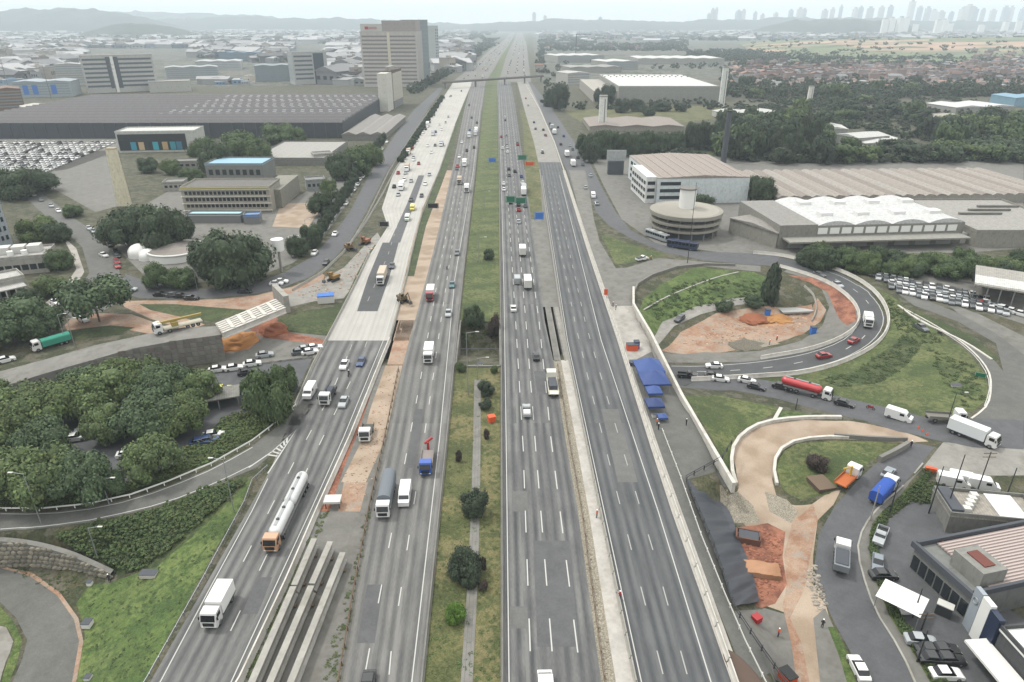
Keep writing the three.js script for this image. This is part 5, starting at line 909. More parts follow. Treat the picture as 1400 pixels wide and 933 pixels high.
// the green hillside with bare terraces below the skyline
{
  const x0 = 520, x1 = 2600, z0 = -1420, z1 = -3000, nx = 150, nz = 60; const pos = [], col = [], idx = [], up = (u, v) => 34 * Math.pow(Math.sin(Math.min(1, v * 1.25) * 1.57), 1.2) * Math.pow(Math.sin(Math.PI * clamp(u, .001, .999)), .4) * (.7 + .5 * patch(u * 900, v * 700, 130)) - 1;
  for (let j = 0; j <= nz; j++) for (let i = 0; i <= nx; i++) {
    const u = i / nx, v = j / nz, x = lerp(x0, x1, u) * (1 + v * .75), z = lerp(z0, z1, v), n = patch(x * .55, z * 1.6, 120), e = step01(n, .5, .56) * step01(v, .28, .38) * (1 - step01(v, .8, .9)), f = .8 + .5 * patch(x, z, 40), w = step01(patch(x + 900, z * 2, 70), .55, .62) * (1 - e);
    pos.push(x, up(u, v), z); const g = blend([.115, .14, .065], [.05, .075, .035], w), c = blend(g, [.36, .23, .16], e); col.push(c[0] * f, c[1] * f, c[2] * f);
    if (i && j) { const k = j * (nx + 1) + i; idx.push(k, k - nx - 2, k - 1, k, k - nx - 1, k - nx - 2); }
  }
  const g = new THREE.BufferGeometry(); g.setAttribute('position', new THREE.Float32BufferAttribute(pos, 3)); g.setAttribute('color', new THREE.Float32BufferAttribute(col, 3)); g.setIndex(idx); g.computeVertexNormals();
  const m = mesh('hillside', g, M('#ffffff', .95, { vertexColors: true })); m.userData = { kind: 'structure', label: 'green hillside with bare orange earth terraces' };
  for (let k = 0; k < 1500 && hillTrees.length < 760; k++) { const u = rnd(), v = rnd(), x = lerp(x0, x1, u) * (1 + v * .75), z = lerp(z0, z1, v); if (patch(x, z * 2, 90) > .52) hillTrees.push([V(x, up(u, v) - .5, z), rr(5, 10), rr(5, 9)]); }
}

// ---------------------------------------------------------------- trees: trunk, limbs and a crown of leaf clumps
const leafMat = h => new THREE.MeshStandardMaterial({ color: base(h, .55), vertexColors: true, roughness: .95, side: THREE.DoubleSide });
const leaf = { moss: leafMat('#5d6e40'), olive: leafMat('#66784a'), green: leafMat('#55683f'), dark: leafMat('#46563a'), deep: leafMat('#3d4b36'), bright: leafMat('#5d7f2c'), grey: leafMat('#566a48'), brown: leafMat('#4a3f38') };
const barkM = M('#5a4f44', .95);
// unit crown: 1 wide in radius, from y = base to 1; made of lobes covered in leaf faces
function crownGeometry({ lobes = 16, leaves = 2600, size = .085, base = .3, spread = 1, shape = 'round', key = 1, full = 1 }) {
  let q = key * 7919; const f = () => { q = (q * 1664525 + 1013904223) >>> 0; return q / 4294967296; };
  const L = [];
  for (let k = 0; k < lobes; k++) {
    const a = k * 2.4 + f() * .7, t = (k + .5) / lobes; let y, rad, r;
    if (shape === 'cone') { y = lerp(base, .93, t); rad = (1 - t) * .55 * Math.sqrt(f()) + .06; r = lerp(.42, .14, t) * (.8 + .4 * f()); }
    else if (shape === 'umbrella') { rad = .75 * Math.sqrt(f()); y = lerp(.72, .9, f()) - rad * .12; r = .26 + .12 * f(); }
    else { y = lerp(base + .14, .9, f()); const w = Math.sqrt(Math.max(.05, 1 - ((y - .56) / .48) ** 2)); rad = .84 * Math.pow(f(), .42) * w; r = (.15 + .16 * f()) * (.75 + .6 * f()) * full; }
    L.push([Math.cos(a) * rad * spread, y, Math.sin(a) * rad * spread, r, .8 + .4 * f()]);
  }
  const pos = [], nor = [], col = [];
  const tri = (p, n, c) => { for (const v of p) pos.push(v.x, v.y, v.z); for (let k = 0; k < 3; k++) nor.push(n.x, n.y, n.z); for (let k = 0; k < 3; k++) col.push(c[0], c[1], c[2]); };
  const core = new THREE.IcosahedronGeometry(1, 1).attributes.position;
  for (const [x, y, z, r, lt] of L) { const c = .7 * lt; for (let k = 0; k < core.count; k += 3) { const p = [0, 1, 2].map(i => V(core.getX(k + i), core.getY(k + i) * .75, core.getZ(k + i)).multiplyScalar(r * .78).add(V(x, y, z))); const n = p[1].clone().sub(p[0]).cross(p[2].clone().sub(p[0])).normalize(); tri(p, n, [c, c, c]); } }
  let made = 0, guard = 0;
  while (made < leaves && guard++ < leaves * 6) {
    const l = L[Math.floor(f() * lobes)], u = f() * 2 - 1, a = f() * 6.283, s = Math.sqrt(1 - u * u), d = V(s * Math.cos(a), u, s * Math.sin(a)), rr2 = l[3] * (.76 + .46 * f());
    const p = V(l[0] + d.x * rr2, l[1] + d.y * rr2 * .78, l[2] + d.z * rr2);
    if (L.some(m => m !== l && (p.x - m[0]) ** 2 + ((p.y - m[1]) / .78) ** 2 + (p.z - m[2]) ** 2 < (m[3] * .72) ** 2)) continue;
    const n = d.clone().add(V(f() - .5, f() - .2, f() - .5).multiplyScalar(1.3)).normalize(), t = V(f() - .5, f() - .5, f() - .5).cross(n).normalize(), b = n.clone().cross(t), w = size * (.6 + .9 * f()), h = w * (.6 + .5 * f());
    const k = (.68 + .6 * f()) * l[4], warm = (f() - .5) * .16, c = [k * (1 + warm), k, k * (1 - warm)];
    const A = p.clone().addScaledVector(t, -w), B = p.clone().addScaledVector(b, h), C = p.clone().addScaledVector(t, w), D = p.clone().addScaledVector(b, -h * .8);
    tri([A, D, B], n, c); tri([D, C, B], n, c); made++;
  }
  const g = new THREE.BufferGeometry();
  g.setAttribute('position', new THREE.Float32BufferAttribute(pos, 3)); g.setAttribute('normal', new THREE.Float32BufferAttribute(nor, 3)); g.setAttribute('color', new THREE.Float32BufferAttribute(col, 3));
  return g;
}
function trunkGeometry(base, key, thick = .045) {
  const gs = [new THREE.CylinderGeometry(thick * .6, thick, base + .2, 7).translate(0, (base + .2) / 2, 0)];
  for (let k = 0; k < 5; k++) { const a = k * 1.26 + key, y = base * (.75 + .1 * k); gs.push(barG(V(0, y, 0), V(Math.cos(a) * .42, y + .28, Math.sin(a) * .42), thick * .35, 5)); }
  return join(gs);
}
const kinds = {
  broad: [1, 2, 3].map(k => [crownGeometry({ lobes: 46, leaves: 6400, size: .036, base: .28, key: k }), trunkGeometry(.35, k)]),
  dense: [4, 5].map(k => [crownGeometry({ lobes: 48, leaves: 6400, size: .036, base: .12, key: k }), trunkGeometry(.25, k)]),
  umbrella: [6].map(k => [crownGeometry({ lobes: 16, leaves: 3000, size: .045, shape: 'umbrella', key: k }), trunkGeometry(.6, k, .03)]),
  bush: [7, 8].map(k => [crownGeometry({ lobes: 30, leaves: 3400, size: .046, full: 1.35, base: .0, key: k }), trunkGeometry(.15, k)]),
  cone: [9, 10].map(k => [crownGeometry({ lobes: 18, leaves: 1600, size: .07, base: .12, shape: 'cone', key: k }), trunkGeometry(.3, k)]),
  small: [11, 12, 13].map(k => [crownGeometry({ lobes: 22, leaves: 1100, size: .075, base: .12, key: k }), trunkGeometry(.25, k)]),
};
let treeNo = 0;
function bush(m, label, cx, cy, wpx, hf = 1.15) {
  const p = on(cx, cy + wpx * .3), d = Math.hypot(p.x, p.y - CAM_H, p.z), R = wpx / 2 * d / FOCAL;
  return tree('bush', m, label, 0, 0, 0, 0, { p, h: R * hf * 1.35, w: R * .95, name: 'bush', cat: 'bush' });
}
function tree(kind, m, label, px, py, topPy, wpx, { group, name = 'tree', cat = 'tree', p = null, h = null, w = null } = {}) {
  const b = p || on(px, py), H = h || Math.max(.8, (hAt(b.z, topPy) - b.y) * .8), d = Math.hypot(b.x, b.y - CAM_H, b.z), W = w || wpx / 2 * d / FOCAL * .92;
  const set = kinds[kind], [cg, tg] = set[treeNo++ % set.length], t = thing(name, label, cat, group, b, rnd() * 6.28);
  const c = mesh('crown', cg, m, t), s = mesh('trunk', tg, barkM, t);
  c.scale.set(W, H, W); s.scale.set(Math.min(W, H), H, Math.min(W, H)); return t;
}
// spreading trees of the park
const park = 'spreading trees of the wooded yard';
for (const [x, b, t, w, k] of [[24, 590, 528, 90, 0], [80, 578, 516, 84, 1], [136, 566, 506, 84, 0], [190, 548, 488, 78, 1], [232, 552, 492, 74, 2], [272, 556, 506, 62, 0], [206, 596, 536, 84, 2], [250, 592, 540, 70, 1], [150, 604, 556, 58, 0], [60, 626, 572, 70, 2], [6, 622, 560, 70, 1], [110, 540, 506, 60, 2], [-16, 560, 520, 60, 0], [160, 520, 490, 50, 1]]) tree('broad', [leaf.olive, leaf.moss, leaf.grey][k], `spreading ${['olive', 'mossy green', 'grey-green'][k]} tree in the wooded yard`, x, b, t, w, { group: park });
for (const [x, b, t, w] of [[10, 684, 616, 84], [66, 688, 610, 88], [118, 686, 616, 76], [-30, 680, 614, 80], [152, 680, 640, 40]]) tree('broad', w > 80 ? leaf.olive : leaf.grey, `${w > 80 ? 'broad olive' : 'smaller grey-green'} tree on the verge above the exit road`, x, b, t, w, { group: 'trees above the exit road' });
tree('broad', leaf.olive, 'rounded light olive tree between the yard and exit road', 214, 652, 594, 70);
tree('dense', leaf.green, 'dense green tree beside the inbound parapet', 374, 574, 490, 66); tree('dense', leaf.green, 'smaller dense green tree nearer the parked vehicles', 352, 552, 508, 42); tree('dense', leaf.green, 'round green tree crowding the parapet top', 394, 534, 494, 34);
tree('dense', leaf.dark, 'big dark green tree in front of the low office', 322, 386, 304, 100); tree('dense', leaf.dark, 'lower dark tree joined to the big dark tree', 286, 372, 318, 50);
for (const [x, b, t, w] of [[178, 340, 276, 66], [225, 342, 268, 70], [200, 330, 272, 56], [250, 330, 284, 36]]) tree('dense', leaf.dark, 'dark rounded tree beside the pylon foot', x, b, t, w, { group: 'dark trees by the pylon' });
for (const [x, b, t, w] of [[18, 470, 408, 80], [60, 462, 414, 56], [-24, 472, 412, 66], [38, 452, 402, 54]]) tree('broad', leaf.grey, 'wide dusty tree beside the parked green truck', x, b, t, w, { group: 'dusty trees by the green truck' });
tree('umbrella', leaf.grey, 'flat-topped umbrella tree on the bare earth corner', 136, 440, 374, 84);
for (const [x, b, t, w] of [[30, 270, 220, 60], [56, 262, 228, 44], [52, 328, 290, 50], [80, 330, 300, 34], [100, 296, 276, 26], [205, 236, 212, 26], [236, 238, 214, 28], [262, 250, 226, 30], [300, 238, 186, 50], [330, 222, 174, 60], [352, 224, 182, 44], [384, 196, 164, 50], [404, 196, 170, 30], [280, 222, 182, 36], [470, 245, 202, 46], [490, 240, 194, 50], [508, 226, 190, 36], [440, 296, 256, 34], [426, 336, 300, 36], [408, 350, 318, 30], [452, 270, 240, 26], [216, 394, 356, 34], [250, 392, 362, 44], [82, 368, 336, 34], [70, 404, 372, 40], [40, 414, 392, 30]]) { const q = Math.floor(rnd() * 3); tree('dense', [leaf.dark, leaf.moss, leaf.green][q], `${w > 42 ? 'wide' : w > 32 ? 'middling' : 'small'} ${b - t > 38 ? 'tall' : 'low'} ${['dark', 'mossy', 'green'][q]} tree among the old factory buildings`, x, b, t, w, { group: 'trees among the factory buildings' }); }
for (let k = 0; k < 26; k++) { const f = k / 25, x = lerp(432, 530, f), y = lerp(342, 196, f) - 3; tree('bush', leaf.deep, 'dark bush in the hedge behind the parked cars', x - 6, y, y - lerp(20, 12, f), lerp(18, 11, f), { group: 'hedge bushes behind the parked cars', name: 'bush', cat: 'bush' }); }
for (let k = 0; k < 22; k++) { const f = k / 21, x = lerp(548, 604, f), y = lerp(222, 136, f); tree('bush', leaf.deep, 'dark bush on the verge beside the concrete carriageway', x, y, y - lerp(9, 6, f), lerp(11, 8, f), { group: 'verge bushes by the concrete carriageway', name: 'bush', cat: 'bush' }); }
// median
tree('dense', leaf.dark, 'dark tree at the far end of the underpass opening', 648, 448, 412, 34); tree('bush', leaf.brown, 'dry brown bush beside the underpass opening', 676, 462, 428, 18, { name: 'bush', cat: 'bush' });
bush(leaf.deep, 'round dark bush alone in the dry median', 650, 690, 40); bush(leaf.deep, 'ragged dark bush beside the median drain', 634, 774, 44); bush(leaf.deep, 'dark low bush leaning on the ragged bush', 642, 792, 26); bush(leaf.bright, 'small bright green bush in the median', 622, 840, 27);
bush(leaf.brown, 'narrow blackish shrub beside the ragged bush', 660, 776, 11, 2.6); bush(leaf.brown, 'small blackish shrub below the narrow one', 661, 802, 13, 1.4); bush(leaf.brown, 'thin blackish shrub in the grass by blue truck', 627, 628, 9, 2.4); bush(leaf.brown, 'blackish shrub below the orange heap', 665, 597, 9, 2);
bush(leaf.deep, 'dark round bush near the underpass railing', 664, 532, 25, 1); bush(leaf.deep, 'dark low bush just below its rounder neighbour', 664, 553, 19, 1); bush(leaf.dark, 'tiny dark bush in the green median', 668, 350, 16); bush(leaf.green, 'green shrub at the underpass grass edge', 630, 503, 16); bush(leaf.green, 'second green shrub at the underpass grass edge', 676, 506, 12);
// outbound side
tree('cone', leaf.deep, 'tall dark cypress-like tree inside the loop', 1052, 412, 348, 40);
tree('bush', leaf.dark, 'low dark shrub beside the inner exit road', 990, 424, 410, 26, { name: 'bush', cat: 'bush' }); tree('bush', leaf.dark, 'broad low shrub below the tall dark tree', 1030, 418, 404, 30, { name: 'bush', cat: 'bush' }); tree('bush', leaf.brown, 'dry brown bush on the round grass island', 1116, 642, 622, 28, { name: 'bush', cat: 'bush' });
tree('dense', leaf.dark, 'dark tree between striped factory and long warehouse', 1038, 276, 234, 44); tree('bush', leaf.dark, 'round tree behind the round building', 962, 284, 264, 28);
for (const [x, b, t, w] of [[764, 152, 108, 26], [752, 146, 116, 16], [830, 146, 110, 24], [820, 142, 116, 18], [800, 214, 176, 30], [822, 216, 170, 34], [806, 222, 186, 28], [838, 212, 172, 34], [860, 214, 174, 30], [884, 210, 172, 32], [905, 208, 176, 30], [925, 206, 174, 30], [946, 204, 160, 28], [962, 202, 158, 28], [980, 204, 162, 26], [905, 152, 136, 26], [870, 152, 132, 24], [850, 154, 130, 24], [930, 152, 138, 20], [886, 158, 142, 22], [1116, 366, 332, 40], [1102, 362, 338, 30]]) tree('dense', w > 28 ? leaf.dark : leaf.deep, `${w > 28 ? 'wide' : 'slim'} ${b - t > 36 ? 'tall' : b - t > 26 ? 'middling' : 'low'} dark tree around the outbound sheds`, x, b, t, w, { group: 'trees around the outbound sheds' });
for (let k = 0; k < 34; k++) { const f = k / 33, x = lerp(1105, 1420, f) + rr(-6, 6), b = lerp(366, 384, f) + rr(-14, 5), w = rr(26, 40), q = Math.floor(rnd() * 3); tree('dense', [leaf.dark, leaf.moss, leaf.green][q], `${w > 33 ? 'wide' : 'slender'} ${['dark', 'mossy', 'green'][q]} tree in the strip above the car lot`, x, b, b - rr(20, 34), w, { group: 'wood strip above the car lot' }); }
// the large wood behind the long warehouse
{ let n = 0; for (let k = 0; k < 190; k++) { const f = rnd(), x = lerp(985, 1440, rnd()), b = lerp(112, 226, Math.sqrt(f)) - (x < 1050 ? 6 : 0); if (x > 1120 && x < 1262 && b > 172 && b < 207) continue; if (x > 1262 && b > 132 && b < 172) continue; if (x < 1090 && b < 170 && b > 140) continue; if (x > 1130 && x < 1256 && b > 206 && rnd() < .6) continue; const s = (b - 30) / 190, hh = rr(24, 50) * (x > 1130 && b > 206 ? .6 : 1), ww = rr(28, 50), q = Math.floor(rnd() * 4); tree('small', [leaf.dark, leaf.deep, leaf.moss, leaf.green][q], `${hh > 40 ? 'tall' : hh > 32 ? 'middling' : 'low'} ${ww > 38 ? 'wide' : 'slim'} ${['dark', 'blackish', 'mossy', 'green'][q]} tree in the large wood`, x, b, b - hh * s, ww * s, { group: 'large wood behind the long warehouse' }); n++; } }
for (const [x, b, t, w] of [[1100, 215, 146, 40], [1080, 218, 160, 40], [1030, 215, 158, 36], [1060, 214, 162, 36], [1010, 210, 160, 32]]) tree('dense', leaf.deep, 'tall dark tree standing above the large wood', x, b, t, w, { group: 'tall trees of the large wood' });
// undergrowth
const noGrow = [[1156, 200, 40], [1216, 204, 46], [1141, 185, 30], [1345, 150, 60], [1420, 146, 50], [1306, 168, 40], [1040, 163, 46], [1106, 140, 12]].map(([x, y, r]) => { const q = at(x, y); return [q.x, q.z - 14, r]; });
const clumpG = crownGeometry({ lobes: 9, leaves: 110, size: .13, base: 0, key: 31 });
function scatter(name, label, cat, m, items) {
  const im = new THREE.InstancedMesh(clumpG, m, items.length), o = new THREE.Object3D(); im.name = numbered(name); shade(im);
  items.forEach(([p, w, h], i) => { o.position.copy(p); o.rotation.y = rnd() * 6.28; o.scale.set(w, h, w); o.updateMatrix(); im.setMatrixAt(i, o.matrix); const k = rr(.7, 1.3); im.setColorAt(i, lin(k * rr(.9, 1.15), k, k * .9)); });
  scene.add(im); tag(im, label, cat, null, 'stuff'); return im;
}
function spread(poly, n, w0, w1, hf = .8) { const r = []; const P = []; for (let i = 0; i < poly.length; i += 2) P.push([poly[i], poly[i + 1]]); const xs = P.map(q => q[0]), ys = P.map(q => q[1]), V2 = P.map(q => ({ x: q[0], z: q[1] })); let g = 0; while (r.length < n && g++ < n * 20) { const x = rr(Math.min(...xs), Math.max(...xs)), y = rr(Math.min(...ys), Math.max(...ys)); if (!inside(x, y, V2)) continue; const w = rr(w0, w1); r.push([on(x, y), w, w * hf * rr(.7, 1.4)]); } return r; }
scatter('undergrowth', 'dark tangled shrubs on the bank above the stone wall', 'shrubs', leaf.green, [...spread([75, 736, 130, 722, 200, 704, 300, 668, 330, 660, 290, 700, 240, 740, 205, 772, 168, 780, 130, 758, 105, 748], 760, .5, 1.5)]);
scatter('undergrowth', 'rough shrubs along the verge above the exit road', 'shrubs', leaf.olive, [...spread([-20, 660, 100, 684, 200, 655, 290, 612, 350, 572, 395, 546, 390, 566, 345, 598, 285, 630, 220, 656, 150, 680, 60, 694, -20, 696], 620, .4, 1.2), ...spread([250, 620, 330, 560, 395, 530, 398, 545, 330, 590, 270, 630], 160, .6, 1.6)]);
scatter('weeds', 'dark weed tufts across the grass fields', 'weeds', leaf.green, [...spread([1118, 520, 1170, 508, 1200, 486, 1240, 460, 1262, 470, 1240, 500, 1200, 524, 1150, 530], 220, .3, .9, .5), ...spread([1260, 470, 1330, 500, 1345, 545, 1320, 560, 1290, 520], 120, .3, .9, .6), ...spread([880, 410, 940, 385, 1040, 380, 1045, 405, 960, 420, 900, 440], 260, .3, 1, .6), ...spread([1200, 400, 1250, 430, 1290, 470, 1240, 470, 1216, 430], 160, .3, .8, .6)]);
scatter('weeds', 'low tufts scattered through the motorway median', 'weeds', leaf.olive, [...spread([582, 930, 612, 600, 620, 510, 683, 510, 685, 930], 420, .12, .4, .5), ...spread([632, 445, 684, 445, 684, 470, 628, 470], 60, .3, .8, .8), ...spread([637, 380, 684, 380, 680, 200, 656, 200], 120, .2, .5, .4)]);
scatter('weeds', 'small tufts on the bright green bank and its edges', 'weeds', leaf.green, [...spread([120, 800, 262, 740, 330, 690, 196, 930, 112, 930], 300, .12, .35, .5), ...spread([0, 776, 100, 786, 120, 800, 100, 820], 60, .15, .4, .5)]);
scatter('undergrowth', 'dark understorey filling the large wood', 'undergrowth', leaf.deep, [...spread([985, 160, 1060, 110, 1450, 110, 1450, 222, 1050, 224, 985, 214], 1500, 3.5, 7.5, .8), ...spread([790, 214, 815, 190, 985, 186, 990, 214, 860, 216], 160, 2.5, 5, .8)].filter(([q, w]) => !noGrow.some(([x, z, r]) => Math.hypot(q.x - x, q.z - z) < r)));
scatter('weeds', 'low weeds along the edges of the works yard', 'weeds', leaf.olive, [...spread([330, 930, 395, 800, 440, 700, 450, 700, 408, 800, 350, 930], 160, .2, .55, .5), ...spread([440, 930, 478, 800, 500, 700, 508, 700, 488, 800, 464, 930], 110, .15, .4, .5)]);
scatter('hedge', 'clipped green hedge behind the service road pavement', 'hedge', leaf.green, [...spread([1268, 644, 1240, 676, 1208, 705, 1194, 728, 1192, 752, 1202, 794, 1221, 841, 1252, 890, 1283, 940, 1292, 940, 1258, 888, 1228, 840, 1207, 792, 1197, 752, 1198, 729, 1213, 708, 1247, 680, 1276, 648], 420, .4, .9, 1), ...spread([1240, 686, 1262, 668, 1290, 660, 1270, 690], 50, .5, 1, .9)]);

// ---------------------------------------------------------------- the town beyond
function houseGeometry(w, h, d, roof, wall, flat) {
  const parts = [paint(boxG(w, h, d), wall)];
  if (flat) parts.push(paint(boxG(w * 1.03, .5, d * 1.03, 0, h, 0), roof), paint(boxG(w * .3, 1.8, d * .3, w * .2, h + .5, 0), wall));
  else { const s = new THREE.Shape([[-w * .54, 0], [0, w * .13], [w * .54, 0]].map(q => new THREE.Vector2(...q))); parts.push(paint(new THREE.ExtrudeGeometry(s, { depth: d * 1.06, bevelEnabled: false }).translate(0, h, -d * .53), roof)); }
  for (let k = 0; k < 3; k++) parts.push(paint(boxG(w * .16, h * .3, .3, w * (-.3 + .3 * k), h * .35, d / 2), lin(.03, .035, .04)));
  return joinPainted(parts);
}
const houseM = new THREE.MeshStandardMaterial({ vertexColors: true, roughness: .92, side: THREE.DoubleSide });
const hc = { tile: lin(0.202, 0.101, 0.072), tile2: lin(0.238, 0.144, 0.108), grey: lin(0.216, 0.216, 0.216), white: lin(0.360, 0.360, 0.353), cream: lin(0.360, 0.331, 0.274), pale: lin(0.238, 0.245, 0.245), dark: lin(0.086, 0.094, 0.101), pink: lin(0.324, 0.245, 0.216), blue: lin(0.144, 0.216, 0.302) };
const houses = [[10, 6, 12, hc.tile, hc.cream], [12, 7, 10, hc.tile2, hc.white], [14, 6, 18, hc.white, hc.pale, 1], [11, 9, 12, hc.grey, hc.pink, 1], [22, 8, 34, hc.white, hc.pale], [30, 9, 46, hc.grey, hc.pale], [16, 14, 16, hc.grey, hc.cream, 1], [26, 8, 40, hc.pale, hc.blue, 1], [12, 6, 14, hc.grey, hc.white], [36, 9, 60, hc.white, hc.white]].map(a => houseGeometry(...a));
const houseWords = ['red-tiled house', 'brown-tiled white house', 'flat white-roofed house', 'pinkish flat-roofed block', 'white-roofed shed', 'grey-roofed shed', 'four-storey cream block', 'pale blue hall', 'grey-roofed white house', 'large white-roofed hall'];
const blocked = [[110, 66, 270, 134], [396, 60, 460, 120], [494, 25, 606, 124], [-20, 128, 520, 195], [745, 70, 1000, 150], [15, 108, 105, 138], [225, 80, 355, 114], [346, 86, 404, 116], [940, 56, 1330, 88], [0, 118, 40, 156], [76, 84, 122, 120], [1118, 172, 1262, 208], [985, 124, 1460, 228]];
const clear = (x, y) => !(x > 606 + (112 - y) * 1.32 && x < 736 && y < 140) && !(y > 100 && x > 520 && x < 760) && !blocked.some(b => x > b[0] && x < b[2] && y > b[1] && y < b[3]);
let seedsave = seed; seed = 4242;
const townSpots = [];
{ let g = 0; while (townSpots.length < 15000 && g++ < 150000) {
  const left = rnd() < .55, x = left ? rr(-60, 640) : rr(735, 1460), u = rnd(), y = 41.5 + 74 * Math.pow(u, 1.7);
  if (!clear(x, y)) continue; if (!left && y < 96 && y > 54 && x < 1320 && rnd() < .75) continue; if (!left && x < 960 && rnd() < .55) continue; if (!left && y > 58 && y < 100 && rnd() < .6) continue;
  townSpots.push([x, y]);
} }
for (let k = 0; k < 420; k++) townSpots.push([rr(1055, 1420), rr(99, 122)]);
townSpots.sort((a, b) => b[1] - a[1]);
townSpots.slice(0, 290).forEach(([x, y], i) => {
  const right = x > 735, k = right && y > 96 ? pick([0, 0, 1, 3, 8, 8]) : pick([2, 3, 4, 5, 5, 6, 7, 8]), m = mesh('house', houses[k], houseM); m.position.copy(at(x, y)); m.rotation.y = rr(-.5, .5) + (rnd() < .5 ? 1.57 : 0); m.scale.setScalar(right ? rr(.55, .8) : rr(.5, .8));
  tag(m, `${houseWords[k]} in the ${right ? 'far suburb behind the large wood' : 'hazy town beyond the dark factory'}`, 'house', right ? 'houses behind the wood' : 'houses beyond the dark factory');
});
houses.forEach((g, k) => {
  const small = [0, 1, 3, 8], list = townSpots.slice(290).filter(([x, y], i) => (x > 735 && y > 62 ? small[i % 4] : i % 10) === k), im = new THREE.InstancedMesh(g, houseM, list.length), o = new THREE.Object3D(); im.name = numbered('far_houses'); shade(im);
  list.forEach(([x, y], i) => { o.position.copy(at(x, y)); o.rotation.y = rr(-.6, .6) + (rnd() < .5 ? 1.57 : 0); const s = rr(.7, 1.3); o.scale.set(s, s * rr(.8, 1.5), s); o.updateMatrix(); im.setMatrixAt(i, o.matrix); const c = rr(.3, .85); im.setColorAt(i, lin(c, c, c * 1.03)); });
  scene.add(im); tag(im, `far-off mass of ${houseWords[k].replace(/^\w+-?\w* ?/, m => m)}s fading into haze`, 'houses', null, 'stuff');
});
// far woodland
{ const it = []; let g = 0; while (it.length < 14000 && g++ < 140000) { const left = rnd() < .5, x = left ? rr(-60, 700) : rr(728, 1460), y = 41.5 + 70 * Math.pow(rnd(), 1.5); if (!clear(x, y) && !(x > 940 && x < 1320 && y > 70 && y < 84)) continue; if (left && world(x * .02, y * .12) < .3) continue; if (!left && y < 60 && world(x * .03, y * .2) < .45) continue; const p = at(x, y), s = rr(5, 11) * (y < 58 ? 1.5 : 1); it.push([p, s, s * rr(.8, 1.2)]); }
  scatter('far_woodland', 'far woodland strips between town and fields', 'woodland', leaf.deep, it);
  const w2 = []; for (let k = 0; k < 900; k++) { const x = rr(1000, 1450), y = 88 + 46 * rnd(); if (y > 132 && x > 1262) continue; if (y > 100 && y < 122 && rnd() < .6) continue; const p = at(x, y), s = rr(6, 11); w2.push([p, s, s * rr(1, 1.4)]); } for (let k = 0; k < 260; k++) { const x = rr(745, 1000), y = rr(86, 150); if (x > 775 && x < 985 && y > 94 && y < 142 && !(y > 142)) continue; const p = at(x, y), s = rr(4, 8); w2.push([p, s, s * 1.2]); } for (let k = 0; k < 110; k++) { const f = rnd(), x = lerp(575, 690, f) + rr(-14, 0), y = lerp(128, 60, f); const p = at(x - 4, y), s = rr(4, 9); w2.push([p, s, s * 1.2]); }
  scatter('far_woodland', 'tree clumps spread over the green hillside', 'woodland', leaf.dark, hillTrees);
  scatter('far_woodland', 'far edge of the large wood before the suburb', 'woodland', leaf.deep, w2); }
seed = seedsave;

// ---------------------------------------------------------------- vehicles; each faces local +z, wheels on y = 0
const carPaint = {}; const coat = h => carPaint[h] ||= new THREE.MeshPhysicalMaterial({ color: base(h), roughness: .45, metalness: .1, clearcoat: .6, clearcoatRoughness: .15, side: THREE.DoubleSide });
const carGlass = M('#14181c', .12), lampM = M('#d8d8d0', .3), tailM = M('#8c1414', .4), rimM = M('#8a8d90', .4, { metalness: .5 });
const side = (pts, w, bevel = .06) => { const s = new THREE.Shape(pts.map(([z, y]) => new THREE.Vector2(z, y))); return new THREE.ExtrudeGeometry(s, { depth: w - bevel * 2, bevelEnabled: true, bevelSize: bevel, bevelThickness: bevel, bevelSegments: 2, curveSegments: 4 }).rotateY(-Math.PI / 2).translate(w / 2 - bevel, 0, 0); };
const wheelG = {}, wheelSet = (r, w) => wheelG[r + '_' + w] ||= [new THREE.CylinderGeometry(r, r, w, 14).rotateZ(Math.PI / 2), new THREE.CylinderGeometry(r * .55, r * .55, w + .03, 10).rotateZ(Math.PI / 2)];
function wheels(t, r, w, half, zs) { const [a, b] = wheelSet(r, w); for (const z of zs) for (const x of [-half, half]) { const m = mesh('wheel', a, mat.tyre, t); m.position.set(x, r, z); mesh('rim', b, rimM, m); } }
const bare = name => { const g = new THREE.Group(); g.name = name; return g; };
const G4 = {
  carBody: side([[-2.15, .32], [-2.2, .8], [-2.05, .95], [-1.0, .98], [.9, .96], [1.9, .82], [2.15, .65], [2.15, .3], [1.7, .22], [-1.7, .22]], 1.76, .08), carGlass: side([[-1.75, .95], [-1.2, 1.42], [.15, 1.44], [1.0, .95]], 1.56, .12), carRoof: side([[-1.28, 1.38], [-1.15, 1.49], [.1, 1.51], [.25, 1.4]], 1.44, .07),
  suvBody: side([[-2.2, .4], [-2.25, 1.0], [-2.1, 1.1], [1.0, 1.1], [2.0, 1.0], [2.2, .8], [2.2, .36], [1.7, .28], [-1.7, .28]], 1.84, .08), suvGlass: side([[-2.1, 1.08], [-1.9, 1.62], [.2, 1.66], [1.05, 1.08]], 1.64, .1), suvRoof: side([[-1.9, 1.58], [-1.8, 1.74], [.1, 1.76], [.35, 1.62]], 1.54, .07),
};
const smallLamp = new RoundedBoxGeometry(.36, .16, .1, 1, .03);
const templates = {};
